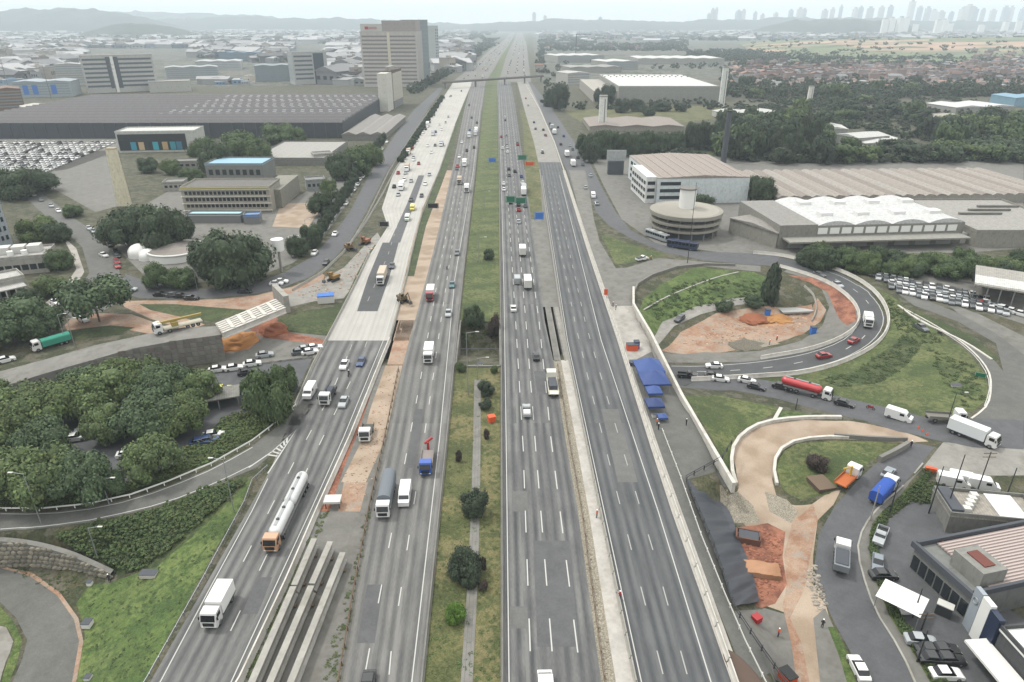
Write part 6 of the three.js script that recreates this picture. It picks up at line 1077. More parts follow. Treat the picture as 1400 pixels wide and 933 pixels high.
function car(color, kind = 'car') {
  const key = kind + color; if (templates[key]) return templates[key];
  const t = bare(kind === 'suv' ? 'suv' : 'car'), c = coat(color), k = kind === 'suv' ? 'suv' : 'car', H = k === 'suv' ? .85 : .66;
  const b = mesh('body', G4[k + 'Body'], c, t); for (const x of [-.6, .6]) { mesh('headlight', smallLamp, lampM, b).position.set(x, H, 2.16); mesh('tail_light', smallLamp, tailM, b).position.set(x, H + .12, -2.2); }
  mesh('windows', G4[k + 'Glass'], carGlass, t); mesh('roof', G4[k + 'Roof'], c, t); wheels(t, .32, .22, .78, [-1.35, 1.35]);
  return templates[key] = t;
}
const GV = { van: side([[-2.7, .4], [-2.75, 2.2], [-2.6, 2.35], [1.1, 2.3], [2.0, 1.4], [2.7, 1.15], [2.75, .45], [2.2, .3], [-2.2, .3]], 2.0, .08), vanScreen: side([[1.1, 1.38], [1.18, 2.1], [2.0, 1.42]], 1.8, .06) };
function van(color) {
  const key = 'van' + color; if (templates[key]) return templates[key];
  const t = bare('van'), b = mesh('body', GV.van, coat(color), t); mesh('windscreen', GV.vanScreen.clone().translate(0, .05, .08), carGlass, t); for (const x of [-1.01, 1.01]) mesh('side_window', boxG(.03, .55, .9, x, 1.45, .7), carGlass, t);
  for (const x of [-.7, .7]) { mesh('headlight', smallLamp, lampM, b).position.set(x, .95, 2.72); mesh('tail_light', smallLamp, tailM, b).position.set(x, 1, -2.78); } wheels(t, .36, .24, .88, [-1.7, 1.75]); return templates[key] = t;
}
function pickup(color, load) {
  const key = 'pickup' + color + load; if (templates[key]) return templates[key];
  const t = bare('pickup'), c = coat(color); const b = mesh('body', side([[-.2, .4], [-.2, 1.05], [1.0, 1.1], [2.1, .98], [2.5, .8], [2.5, .4], [1.9, .3]], 1.85, .08), c, t); for (const x of [-.6, .6]) mesh('headlight', smallLamp, lampM, b).position.set(x, .82, 2.5);
  mesh('windows', side([[-.15, 1.05], [-.05, 1.6], [.6, 1.62], [1.25, 1.08]], 1.65, .1), carGlass, t); mesh('roof', side([[-.15, 1.58], [0, 1.74], [.55, 1.75], [.75, 1.6]], 1.56, .07), c, t);
  const bed = bare('bed'); t.add(bed); mesh('floor', boxG(1.8, .2, 2.4, 0, .5, -1.5), mat.black, bed); for (const x of [-.88, .88]) mesh('side', boxG(.1, .55, 2.4, x, .55, -1.5), c, bed); mesh('tailgate', boxG(1.86, .55, .1, 0, .55, -2.68), c, bed);
  if (load) mesh('load', new RoundedBoxGeometry(1.5, .7, 1.9, 1, .1).translate(0, 1.05, -1.5), load === 'white' ? mat.white : mat.slate, t); wheels(t, .38, .25, .8, [-1.6, 1.6]); return templates[key] = t;
}
const cabG = side([[-1.0, .7], [-1.0, 2.75], [-.75, 2.95], [.55, 2.9], [.95, 1.9], [1.02, .75], [.85, .55], [-.85, .55]], 2.36, .08);
function cab(t, color, z) {
  const b = mesh('cab', cabG, coat(color), t); b.position.z = z; const ws = mesh('windscreen', new THREE.BoxGeometry(2.05, .95, .06), carGlass, b); ws.position.set(0, 2.26, .93); ws.rotation.x = -.38;
  for (const x of [-1.19, 1.19]) mesh('side_window', boxG(.03, .7, 1.0, x, 1.9, -.05), carGlass, b); mesh('grille', boxG(1.6, .6, .05, 0, .95, 1.11), mat.black, b); for (const x of [-.85, .85]) mesh('headlight', smallLamp, lampM, b).position.set(x, .85, 1.12);
  for (const x of [-1.36, 1.36]) mesh('mirror', boxG(.16, .5, .2, x, 1.9, .75), mat.black, b); return b;
}
// kind of load: box, curtain, tank, flat, dump, crane
function truck(o) {
  const { name = 'truck', cabColor = '#d8d8d6', load = 'box', loadColor = '#d9d9d6', len = 6, h = 2.6, semi = false, gap = .3, top } = o, t = bare(name), back = -len, m = coat(loadColor), flatM = M(loadColor, .8);
  cab(t, cabColor, 1.0 + gap); mesh('chassis', boxG(.9, .3, len + 2, 0, .6, back / 2 + .8), mat.black, t);
  if (load === 'box') { mesh('cargo_box', new RoundedBoxGeometry(2.45, h, len, 1, .05).translate(0, .95 + h / 2, -len / 2), flatM, t); mesh('rear_door', boxG(2.3, h - .2, .06, 0, 1.05, -len - .02), mat.offWhite, t); for (const x of [-1.2, 1.2]) mesh('side_rail', boxG(.08, .18, len, x, .85, -len / 2), mat.darkSteel, t); }
  if (load === 'curtain') { const s = []; for (let k = 0; k <= 8; k++) { const a = Math.PI * k / 8; s.push([Math.cos(a) * 1.2, .95 + h * .72 + Math.sin(a) * h * .28]); } const sh = new THREE.Shape([[1.2, .95], ...s, [-1.2, .95]].map(q => new THREE.Vector2(...q))); mesh('tarpaulin', new THREE.ExtrudeGeometry(sh, { depth: len, bevelEnabled: false }).translate(0, 0, -len), flatM, t); for (let k = 1; k < 7; k++) mesh('strap', boxG(2.46, .05, .08, 0, .95 + h * .72, -len * k / 7), mat.slate, t); }
  if (load === 'tank') { for (const [a, b] of o.tanks || [[0, 1]]) { const L = (b - a) * len - .2; mesh('tank', new THREE.CapsuleGeometry(1.12, L - 1.2, 6, 20).rotateX(Math.PI / 2).scale(1, .95, 1).translate(0, 2.15, -len * (a + b) / 2), coat(loadColor), t); for (const f of [.3, .7]) mesh('hatch', cylG(.3, .3, .25, 0, 3.15, -len * lerp(a, b, f), 12), mat.darkSteel, t); } mesh('walkway', boxG(.5, .06, len * .9, 0, 3.24, -len / 2), mat.steel, t); mesh('tank_skirt', boxG(2.2, .35, len * .9, 0, .9, -len / 2), top || mat.midGrey, t); }
  if (load === 'flat') { mesh('flatbed', boxG(2.45, .22, len, 0, .95, -len / 2), flatM, t); for (const x of [-1.2, 1.2]) mesh('side_board', boxG(.08, .5, len, x, 1.15, -len / 2), flatM, t); if (top) mesh('cargo', new RoundedBoxGeometry(1.9, 1.1, len * .6, 1, .1).translate(0, 1.7, -len * .45), top, t); }
  if (load === 'dump') { mesh('tipper_body', side([[-len, 1.0], [-len - .1, 1 + h], [-.1, 1 + h], [0, 1.0]], 2.45, .05), flatM, t); mesh('load_heap', new RoundedBoxGeometry(2.1, .5, len * .9, 3, .22).translate(0, 1 + h, -len / 2), top || mat.slate, t); for (let k = 0; k < 5; k++) for (const x of [-1.25, 1.25]) mesh('rib', boxG(.08, h, .12, x, 1, -len * (k + .5) / 5), mat.slate, t); }
  if (load === 'crane') { mesh('flatbed', boxG(2.4, .25, len, 0, .95, -len / 2), flatM, t); mesh('turret', new RoundedBoxGeometry(1.6, 1.2, 1.6, 1, .1).translate(0, 1.8, -len * .3), top || mat.yellow, t); mesh('boom', boxG(.55, .55, len * 1.15, 0, 2.5, -len * .45), top || mat.yellow, t); }
  if (o.crane) { mesh('crane_post', cylG(.25, .2, 2.4, 0, .9, -.4, 8), o.crane, t); mesh('crane_arm', barG(V(0, 3.2, -.4), V(.5, 3.9, -3.2), .2), o.crane, t); }
  if (o.craneBack) { mesh('crane_post', cylG(.28, .22, 1.8, 0, .9, -len - .5, 8), o.craneBack, t); mesh('crane_arm', barG(V(-.7, 2.4, -len - .6), V(.8, 3.1, -len - 1.6), .32), o.craneBack, t); }
  const zs = semi ? [.9 + gap, -1.3, -len + 1.2, -len + 2.5, -len + 3.8] : len > 6.5 ? [.9 + gap, -len + 1.3, -len + 2.6] : [.9 + gap, -len + 1.4]; wheels(t, .5, .32, 1.02, zs); return t;
}
function bus(color, stripe) { const t = bare('bus'), L = 12; mesh('body', new RoundedBoxGeometry(2.55, 2.7, L, 2, .18).translate(0, 1.75, 0), coat(color), t); for (const x of [-1.29, 1.29]) for (let k = 0; k < 8; k++) mesh('side_window', boxG(.04, .9, 1.2, x, 1.75, -4.9 + k * 1.38), carGlass, t); mesh('windscreen', boxG(2.2, 1.3, .05, 0, 1.4, L / 2), carGlass, t); mesh('rear_window', boxG(2, .8, .05, 0, 1.8, -L / 2 - .03), carGlass, t); for (const z of [-2.5, 2]) mesh('roof_unit', new RoundedBoxGeometry(1.5, .3, 2, 1, .08).translate(0, 3.2, z), coat(stripe), t); for (const x of [-.9, .9]) mesh('headlight', smallLamp, lampM, t).position.set(x, .8, L / 2 + .02); wheels(t, .5, .3, 1.1, [-3.4, 3.6]); return t; }
// people: one body surface each, built once
function personGeometry(upper, lower) {
  const J = { hip: [0, .92, 0], chest: [0, 1.32, 0], neck: [0, 1.48, 0], head: [0, 1.63, .02], lk: [-.1, .5, .03], lf: [-.12, .06, -.02], lt: [-.12, .04, .13], rk: [.1, .5, .02], rf: [.12, .06, .05], rt: [.12, .04, .2], le: [-.26, 1.14, -.02], lh: [-.24, .88, .08], re: [.26, 1.14, -.02], rh: [.22, .9, .12] };
  const bones = [['hip', 'chest', .15, .17], ['chest', 'neck', .15, .07], ['neck', 'head', .06, .11], ['head', 'head', .115, .115], ['hip', 'lk', .11, .075], ['lk', 'lf', .075, .05], ['lf', 'lt', .05, .04], ['hip', 'rk', .11, .075], ['rk', 'rf', .075, .05], ['rf', 'rt', .05, .04], ['chest', 'le', .085, .055], ['le', 'lh', .055, .04], ['chest', 're', .085, .055], ['re', 'rh', .055, .04]].map(([a, b, r, s]) => [V(...J[a]), V(...J[b]), r, s]);
  const N = 40, mc = new MarchingCubes(N, M('#888'), false, false, 60000); mc.isolation = 0; const p = V(), d = V();
  for (let z = 0; z < N; z++) for (let y = 0; y < N; y++) for (let x = 0; x < N; x++) {
    p.set((x - N / 2) / (N / 2), (y - N / 2) / (N / 2) + .9, (z - N / 2) / (N / 2)); p.x *= .95; p.z *= .95; let s = 9;
    for (const [a, b, r0, r1] of bones) { d.subVectors(b, a); const l = d.lengthSq(), t = l ? clamp(p.clone().sub(a).dot(d) / l, 0, 1) : 0, q = p.distanceTo(a.clone().addScaledVector(d, t)) - lerp(r0, r1, t), k = .05, hh = clamp(.5 + .5 * (s - q) / k, 0, 1); s = lerp(s, q, hh) - k * hh * (1 - hh); }
    mc.field[z * N * N + y * N + x] = -s;
  }
  mc.update(); const n = mc.count, P = mc.positionArray.slice(0, n * 3), Nn = mc.normalArray.slice(0, n * 3), C = new Float32Array(n * 3), sk = lin(.3, .17, .11), sh = lin(.02, .02, .02), up = base(upper), lo = base(lower), hair = lin(.85, .85, .8);
  for (let i = 0; i < n; i++) { P[i * 3] *= .95; P[i * 3 + 1] += .9; P[i * 3 + 2] *= .95; const y = P[i * 3 + 1], ax = Math.abs(P[i * 3]); const c = y > 1.66 ? hair : y > 1.5 ? sk : y < .1 ? sh : y < .95 && ax < .2 ? lo : y < .96 && ax >= .2 ? sk : up; C.set([c.r, c.g, c.b], i * 3); }
  const g = new THREE.BufferGeometry(); g.setAttribute('position', new THREE.BufferAttribute(P, 3)); g.setAttribute('normal', new THREE.BufferAttribute(Nn, 3)); g.setAttribute('color', new THREE.BufferAttribute(C, 3)); return g;
}
const personM = new THREE.MeshStandardMaterial({ vertexColors: true, roughness: .9, side: THREE.DoubleSide }), people = { orange: personGeometry('#d8562a', '#2c3442'), dark: personGeometry('#2b2d33', '#25282d'), red: personGeometry('#a53238', '#39404a') };
function motorcycle(color) { const key = 'moto' + color; if (templates[key]) return templates[key]; const t = bare('motorcycle'); for (const z of [-.68, .7]) { const w = mesh('wheel', new THREE.TorusGeometry(.26, .07, 8, 16).rotateY(Math.PI / 2), mat.tyre, t); w.position.set(0, .33, z); } mesh('frame', side([[-.6, .45], [-.75, .8], [-.1, .82], [.3, .98], [.5, .7], [.2, .35]], .3, .04), coat(color), t); mesh('seat', new RoundedBoxGeometry(.28, .1, .7, 1, .04).translate(0, .86, -.35), mat.black, t); mesh('handlebar', barG(V(-.35, 1.05, .45), V(.35, 1.05, .45), .025), mat.darkSteel, t); mesh('fork', barG(V(0, .33, .7), V(0, 1.05, .45), .04), mat.darkSteel, t); return templates[key] = t; }
function excavator(color) { const key = 'exc' + color; if (templates[key]) return templates[key]; const t = bare('excavator'), c = M(color, .6); for (const x of [-1, 1]) mesh('track', side([[-1.7, .1], [-1.9, .45], [-1.6, .8], [1.6, .8], [1.9, .45], [1.7, .1]], .55, .05).translate(x, 0, 0), mat.black, t); mesh('house', new RoundedBoxGeometry(2.4, 1.1, 3, 1, .12).translate(0, 1.5, -.5), c, t); const k = mesh('operator_cab', new RoundedBoxGeometry(1, 1.5, 1.4, 1, .1).translate(-.6, 2.3, .4), c, t); mesh('window', boxG(.9, .8, .04, -.6, 2.2, 1.12), carGlass, k); mesh('counterweight', new RoundedBoxGeometry(2.3, .8, .6, 1, .1).translate(0, 1.5, -2.1), mat.slate, t); mesh('boom', barG(V(.3, 1.8, .8), V(.3, 4, 3.2), .2), c, t); mesh('arm', barG(V(.3, 4, 3.2), V(.3, 1.6, 4.6), .16), c, t); mesh('bucket', side([[4.2, .8], [4.3, 1.6], [4.9, 1.6], [5.2, .9], [4.7, .6]], .9, .04).translate(.3, 0, 0), mat.slate, t); return templates[key] = t; }

// ---------------------------------------------------------------- placing
const used = new Set();
function put(tpl, label, cat, px, py, dx, dy, group, { yaw = null, level = false, up = .055 } = {}) {
  const p = level ? at(px, py) : on(px, py), q = level ? at(px + dx, py + dy) : on(px + dx, py + dy), o = tpl.clone();
  o.name = numbered(tpl.name); scene.add(o); o.position.set(p.x, p.y + up, p.z);
  if (yaw === null) { const f = Math.hypot(q.x - p.x, q.z - p.z); o.rotation.set(0, Math.atan2(q.x - p.x, q.z - p.z), 0); } else o.rotation.y = yaw;
  return tag(o, label, cat, group);
}
const along = (x0, y0, x1, y1) => { const a = at(x0, y0), b = at(x1, y1); return Math.atan2(b.x - a.x, b.z - a.z); };
const HA = along(524, 466, 316, 933), HA2 = along(560, 340, 524, 466), HB = along(622, 380, 563, 933), HC = along(715, 608, 692, 233), HG = along(520, 233, 440, 340), HF = along(815, 290, 740, 140);
const go = (tpl, label, cat, px, py, yaw, group) => put(tpl, label, cat, px, py, 0, 0, group, { yaw });
const WHITE = '#dcdcda', SILVER = '#a9adb0', BLACK = '#1a1c1f', GREY = '#5c6063', RED = '#9c1f22', BLUE = '#26406e', DARKBLUE = '#20293c', TEAL = '#2a6a70', YELLOW = '#d8cf5a', PEACH = '#c79a78';
// inbound carriageways
go(truck({ name: 'box_truck', load: 'box', len: 4.6, h: 2.3 }), 'white box truck alone on the asphalt inbound carriageway', 'truck', 296, 846, HA);
go(truck({ name: 'tanker_truck', cabColor: PEACH, load: 'tank', loadColor: '#cfd0cf', len: 16.5, semi: true, tanks: [[0, .48], [.5, 1]], gap: .5 }), 'very long pale double tanker with a peach cab', 'tanker', 377, 744, HA);
go(truck({ name: 'crane_truck', load: 'flat', loadColor: '#3c3d40', len: 5, crane: mat.slate, top: mat.slate }), 'white-cabbed truck with dark load beside the silver car', 'truck', 447, 550, HA);
go(van(WHITE), 'white delivery van hugging the inbound parapet by the trees', 'van', 424, 540, HA); go(car(SILVER), 'silver car beside the white-cabbed dark truck', 'car', 470, 553, HA);
go(car(WHITE), 'white car at the asphalt and concrete joint', 'car', 471, 502, HA); go(car(BLUE), 'dark blue car level with the white car at the joint', 'car', 494, 498, HA);
go(motorcycle(BLACK), 'motorcycle behind the white and dark blue cars', 'motorcycle', 477, 514, HA); { const p = on(477, 514); const r = mesh('person', people.dark, personM); r.position.set(p.x, p.y + .3, p.z); r.rotation.y = HA; r.scale.set(1, .8, 1); tag(r, 'rider in dark clothes on the motorcycle', 'person'); }
go(truck({ name: 'box_truck', load: 'box', loadColor: '#c2b6a4', len: 8.5, h: 2.7 }), 'white-cabbed truck with beige box on the dark patch', 'truck', 521, 388, HA2);
go(car(DARKBLUE), 'dark car overtaking the beige box truck', 'car', 536, 366, HA2); go(van(YELLOW), 'bright yellow van on the pale concrete carriageway', 'van', 564, 287, HA2); go(van('#c8d0c6'), 'pale van just behind the yellow van', 'van', 557, 301, HA2);
go(truck({ name: 'covered_truck', load: 'curtain', loadColor: '#6f767d', len: 8.2, h: 2.7 }), 'white-cabbed truck under a grey tarpaulin', 'truck', 526, 700, HB); go(van(WHITE), 'white van beside the grey tarpaulin truck', 'van', 554, 682, HB);
go(truck({ name: 'crane_truck', cabColor: '#1f55b0', load: 'flat', loadColor: '#8d8480', len: 5.2, craneBack: mat.red }), 'bright blue-cabbed flatbed truck with red crane', 'truck', 583, 643, HB);
go(truck({ name: 'box_truck', load: 'box', len: 5, h: 2.4 }), 'white box truck on the inbound lanes before the underpass', 'truck', 586, 494, HB); go(truck({ name: 'box_truck', cabColor: RED, load: 'box', len: 5.4, h: 2.4 }), 'red-cabbed truck with a white box', 'truck', 588, 410, HB);
go(car(SILVER), 'silver car between the red-cabbed and white trucks', 'car', 613, 431, HB); go(car(TEAL), 'teal car beside the inbound barrier', 'car', 618, 392, HB); go(motorcycle(BLACK), 'motorcycle ahead of the teal car', 'motorcycle', 611, 368, HB); go(car(GREY), 'grey car following well behind the motorcycle', 'car', 625, 348, HB);
go(truck({ name: 'box_truck', cabColor: '#c8b9a8', load: 'box', loadColor: '#b8a896', len: 5.5 }), 'beige box truck beside a white truck in far inbound lanes', 'truck', 628, 252, HB); go(truck({ name: 'box_truck', load: 'box', len: 5.5 }), 'white box truck beside the far beige truck', 'truck', 638, 263, HB);
go(car(BLACK), 'black car entering at the bottom of the inbound lanes', 'car', 503, 942, HB);
go(truck({ name: 'flatbed_truck', load: 'flat', loadColor: '#4a4c48', len: 3.6 }), 'small white works truck parked on orange sand', 'truck', 501, 599, HB);
{ const p = on(456, 692), t = thing('steel_tray', 'flat pale steel tray on legs in the works yard', 'tray', null, p, HB); mesh('tray', new RoundedBoxGeometry(3, .5, 2.2, 1, .06).translate(0, 1.5, 0), mat.offWhite, t); for (const [x, z] of [[-1.2, -.8], [1.2, -.8], [-1.2, .8], [1.2, .8]]) mesh('leg', cylG(.08, .08, 1.3, x, 0, z, 6), mat.darkSteel, t); }
// outbound carriageways
go(car(BLACK), 'black car just past the underpass on the outbound lanes', 'car', 733, 490, HC); go(pickup(SILVER, 'white'), 'silver pickup with a white load in the bed', 'pickup', 720, 565, HC);
go(truck({ name: 'tow_truck', cabColor: '#d8d6ca', load: 'flat', loadColor: '#d5d3c4', len: 7.5, top: mat.slate }), 'cream low-loader truck beside the pale verge slab', 'truck', 754, 524, HC);
go(truck({ name: 'box_truck', load: 'box', len: 6 }), 'white box truck beside the smaller grey-white van', 'truck', 721, 389, HC); go(van(SILVER), 'grey-white van beside the outbound box truck', 'van', 707, 386, HC); go(truck({ name: 'box_truck', load: 'box', len: 5.5 }), 'white box truck ahead of the outbound pair', 'truck', 714, 346, HC);
go(car(WHITE), 'white car behind the grey-white van', 'car', 702, 424, HC); go(car(SILVER), 'silver car below the green signs', 'car', 709, 305, HC); go(van(WHITE), 'white van leaving at the bottom of the outbound lanes', 'van', 746, 950, HC);
// link road, loop and junction
const L = (tpl, label, cat, x, y, dx, dy, g) => put(tpl, label, cat, x, y, dx, dy, g);
L(pickup(BLACK, ''), 'black pickup leaving the shadow of the bridge', 'pickup', 940, 516, 20, 1); L(car(WHITE), 'white car on the inner lane of the loop start', 'car', 976, 503, -20, 0); L(car(BLACK), 'black car half hidden beside the white car', 'car', 974, 516, 20, 1); L(car(WHITE), 'white car queuing behind the black pickup', 'car', 985, 521, 20, 2); L(car(WHITE), 'white car queuing next to a black car', 'car', 1021, 523, 20, 3); L(car(BLACK), 'black car below the queuing white car', 'car', 1034, 532, 20, 4); L(car(BLACK), 'black car right behind the red tanker', 'car', 1068, 532, 20, 4);
L(truck({ name: 'tanker_truck', load: 'tank', loadColor: '#b8282c', len: 9, semi: true, gap: .8 }), 'bright red tanker with a white cab', 'tanker', 1120, 544, 20, 4); L(car(BLACK), 'black car ahead of the red tanker', 'car', 1154, 555, 20, 4); L(motorcycle(RED), 'motorcycle between the black car and white van', 'motorcycle', 1190, 560, 20, 5);
L(van(WHITE), 'white van waiting at the junction', 'van', 1228, 573, 20, 5); L(truck({ name: 'flatbed_truck', load: 'flat', loadColor: '#77756e', len: 5.5 }), 'empty white flatbed truck crossing the junction', 'truck', 1302, 577, 20, 1); L(truck({ name: 'box_truck', load: 'box', loadColor: '#d0d4d4', len: 7.2, h: 2.6 }), 'long white box truck turning at the junction', 'truck', 1346, 608, 20, 8);
L(car(RED), 'dark red car low on the loop road', 'car', 1126, 489, 20, -4); L(car(RED), 'dark red car higher up the loop road', 'car', 1167, 468, 16, -10); L(truck({ name: 'box_truck', load: 'box', len: 4, h: 2.2 }), 'white box truck on the outer curve of the loop', 'truck', 1186, 446, 2, 14); L(car(SILVER), 'silver car at the top of the loop', 'car', 1145, 392, 14, 8); L(car(GREY), 'grey car entering the loop', 'car', 1120, 378, 16, 6);
L(suvOr('#2a2f36'), 'dark car on the narrow inner exit road', 'car', 929, 439, -12, 9); function suvOr(c) { return car(c, 'suv'); }
L(truck({ name: 'covered_truck', load: 'curtain', loadColor: '#2150a8', len: 6.4, h: 2.2, cabColor: '#c9cdd0' }), 'truck under a bright blue tarpaulin on the service road', 'truck', 1212, 672, 9, -12); L(truck({ name: 'works_truck', load: 'flat', loadColor: '#b8622e', len: 4.8, crane: mat.yellow }), 'orange and white works truck beside the grass island', 'truck', 1162, 656, 10, -10); L(car('#8a939a'), 'grey car ahead of the blue tarpaulin truck', 'car', 1214, 650, 9, -12);
L(truck({ name: 'tipper_truck', load: 'dump', loadColor: '#7d8286', len: 4.6, h: 1.2 }), 'white tipper truck heading up the service road', 'truck', 1149, 764, 1, -16); L(car(WHITE), 'white car at the bottom of the service road', 'car', 1173, 918, -6, -12);
L(motorcycle(BLACK), 'motorcycle on the weedy island road', 'motorcycle', 1285, 458, 14, 8); L(car(GREY), 'dark car on the weedy island road', 'car', 1260, 451, 14, 8);
// car park of the grey showroom
L(pickup(SILVER, ''), 'silver pickup parked alone by the hedge bend', 'pickup', 1203, 737, -6, 16); L(car('#7d8790'), 'grey-blue car parked along the hedge', 'car', 1199, 774, -1, 18); L(car(BLACK), 'black car parked below the grey-blue car', 'car', 1207, 790, 16, 0);
L(car(SILVER), 'silver car beside the pole in the car park', 'car', 1258, 880, 16, 2); L(car(WHITE), 'white car parked under the black cars', 'car', 1293, 926, 18, 1); for (const [x, y] of [[1272, 893], [1290, 893], [1276, 905], [1296, 906]]) L(car(BLACK), 'black car in the tight cluster of the showroom car park', 'car', x, y, 16, 1, 'black cars of the showroom'); L(car(WHITE), 'white car under the fabric canopy', 'car', 1228, 828, 10, 14);
for (const [x, y] of [[1302, 664], [1342, 668], [1318, 662]]) L(van(WHITE), 'white van parked behind the hedge at the junction', 'van', x, y, 16, 3, 'white vans behind the hedge');
// frontage roads
L(bus('#22304f', '#2c3d63'), 'dark blue bus at the frontage bend', 'bus', 933, 340, 20, 3); L(bus('#9aa0a2', '#c9c9c5'), 'grey-white bus behind the dark blue bus', 'bus', 898, 327, 20, 7); L(pickup(WHITE, 'dark'), 'white pickup beside the grass wedge', 'pickup', 878, 356, 18, -4); L(van(WHITE), 'white van at the head of the frontage road', 'van', 811, 270, 4, 14); L(car(GREY), 'grey car behind the frontage van', 'car', 816, 280, 5, 12);
for (const [x, y, c] of [[440, 322, WHITE], [432, 330, SILVER], [424, 338, WHITE], [447, 314, WHITE], [453, 304, SILVER], [457, 297, WHITE], [463, 288, WHITE], [473, 280, WHITE], [484, 261, WHITE], [489, 254, SILVER], [492, 247, WHITE], [496, 243, WHITE], [504, 233, GREY], [416, 345, BLACK], [510, 224, WHITE], [516, 214, SILVER], [522, 205, WHITE], [529, 195, WHITE]]) go(car(c), `${c === WHITE ? 'white' : c === SILVER ? 'silver' : c === BLACK ? 'black' : 'grey'} car parked along the hedge on the frontage road`, 'car', x, y, HG, 'cars parked along the frontage hedge');
for (const [x, y, c, l] of [[458, 322, WHITE, 'white car driving beside the parked frontage row'], [446, 361, BLACK, 'black car rounding the frontage bend'], [430, 348, WHITE, 'white car leaving the parked frontage row'], [220, 405, BLACK, 'black car on the curving frontage road'], [248, 407, BLACK, 'black car at the head of a small queue'], [262, 410, BLACK, 'black car second in the small queue'], [237, 406, GREY, 'grey car between black cars on the curve'], [318, 394, BLACK, 'black car below the big dark tree'], [335, 401, BLACK, 'black car further along below the big dark tree'], [378, 390, WHITE, 'white car below the water tower'], [385, 387, WHITE, 'second white car below the water tower'], [142, 351, WHITE, 'white car alone on the grey street'], [114, 439, WHITE, 'white car parked on the bare earth corner'], [76, 416, WHITE, 'white car parked beside the garden house'], [178, 398, SILVER, 'silver car turning by the umbrella tree']]) L(car(c), l, 'car', x, y, x > 400 ? -10 : 14, x > 400 ? 12 : x < 160 ? 6 : 0);
for (const [x, y] of [[122, 314], [128, 318], [135, 323], [140, 327], [143, 331], [150, 337], [158, 346], [160, 352], [160, 360], [160, 366], [92, 297], [80, 290], [70, 283], [56, 275], [46, 268]]) L(car(pick([WHITE, SILVER, BLACK, GREY, RED])), 'car parked along the pavement of the grey street', 'car', x, y, 8, 8, 'cars parked along the grey street');
L(truck({ name: 'crane_truck', load: 'crane', loadColor: '#b9b5a4', len: 9.5, semi: true, top: M('#a08c4a', .7) }), 'long truck crane parked on the approach ramp', 'truck crane', 226, 0, 0, 0); { const o = scene.children[scene.children.length - 1], p = at(224, 455, RH - .25); o.position.set(p.x, RH - .18, p.z); o.rotation.y = along(262, 448, 224, 457); }
L(truck({ name: 'covered_truck', load: 'curtain', loadColor: '#2f8f78', len: 7, h: 2 }), 'truck under a green tarpaulin beside the dusty trees', 'truck', 58, 478, -14, 4); L(car(WHITE), 'white car below the green tarpaulin truck', 'car', 8, 495, 16, -4);
for (const [x, y, c, l] of [[345, 500, WHITE, 'white truck cab side of the yard by the abutment'], [298, 508, WHITE, 'white vehicle parked against the tree edge'], [338, 512, BLACK, 'black car parked in the works yard'], [320, 506, WHITE, 'white car parked in the works yard'], [424, 484, WHITE, 'white car parked beside the parapet pier'], [418, 480, SILVER, 'silver car parked beside the parapet pier'], [430, 478, WHITE, 'second white car beside the parapet pier'], [410, 484, GREY, 'grey car under the parapet'], [362, 488, SILVER, 'silver car beside the works yard trees'], [305, 535, YELLOW, 'pale yellow car under the spreading trees'], [176, 624, WHITE, 'white car in the opening between the park trees'], [104, 602, WHITE, 'white car half under the park trees'], [112, 596, SILVER, 'silver car half under the park trees'], [286, 605, BLUE, 'blue car at the shrub edge of the yard'], [275, 608, BLUE, 'second blue car at the shrub edge'], [292, 598, WHITE, 'white car above the blue cars']]) L(car(c), l, 'car', x, y, 14, -2);
{ const B = building('open_shed', 'low grey-roofed shed between the trees and parapet', 270, 566, 330, 556, 548, 5, 'shed'); solid(B, 'roof', rm('#8f8d86'), B.w, .3, 6, 0, B.h, -3); for (const x of [-.45, 0, .45]) solid(B, 'column', mat.midGrey, .25, B.h, .25, B.w * x, 0, -.3); solid(B, 'back_wall', mat.slate, B.w, B.h, .2, 0, 0, -5.8); }
// packed car lot by the open shed
{ const g = 'cars in the lot by the open shed'; for (let r = 0; r < 5; r++) for (let k = 0; k < 17; k++) { if (rnd() < .1) continue; const f = k / 16, x = lerp(1192, 1338, f) + r * 9 + rr(-1.5, 1.5), y = lerp(380, 410, f) + r * 5.6 - 3 + rr(-.8, .8); if (y > 384 + (x - 1192) * .27 + 12) continue; const c = pick([WHITE, WHITE, SILVER, SILVER, GREY, GREY, BLACK, BLACK]); L(car(c), `${c === WHITE ? 'white' : c === SILVER ? 'silver' : c === GREY ? 'grey' : 'black'} car packed into the lot by the open shed`, 'car', x, y, 4 + rr(-3, 3), 14, g); } }
for (const [x, y] of [[1342, 418], [1352, 421], [1362, 424], [1372, 424], [1384, 428], [1396, 432]]) L(car(pick([WHITE, SILVER, RED])), 'car parked beneath the front of the open shed', 'car', x, y, 16, 4, 'cars before the open shed');
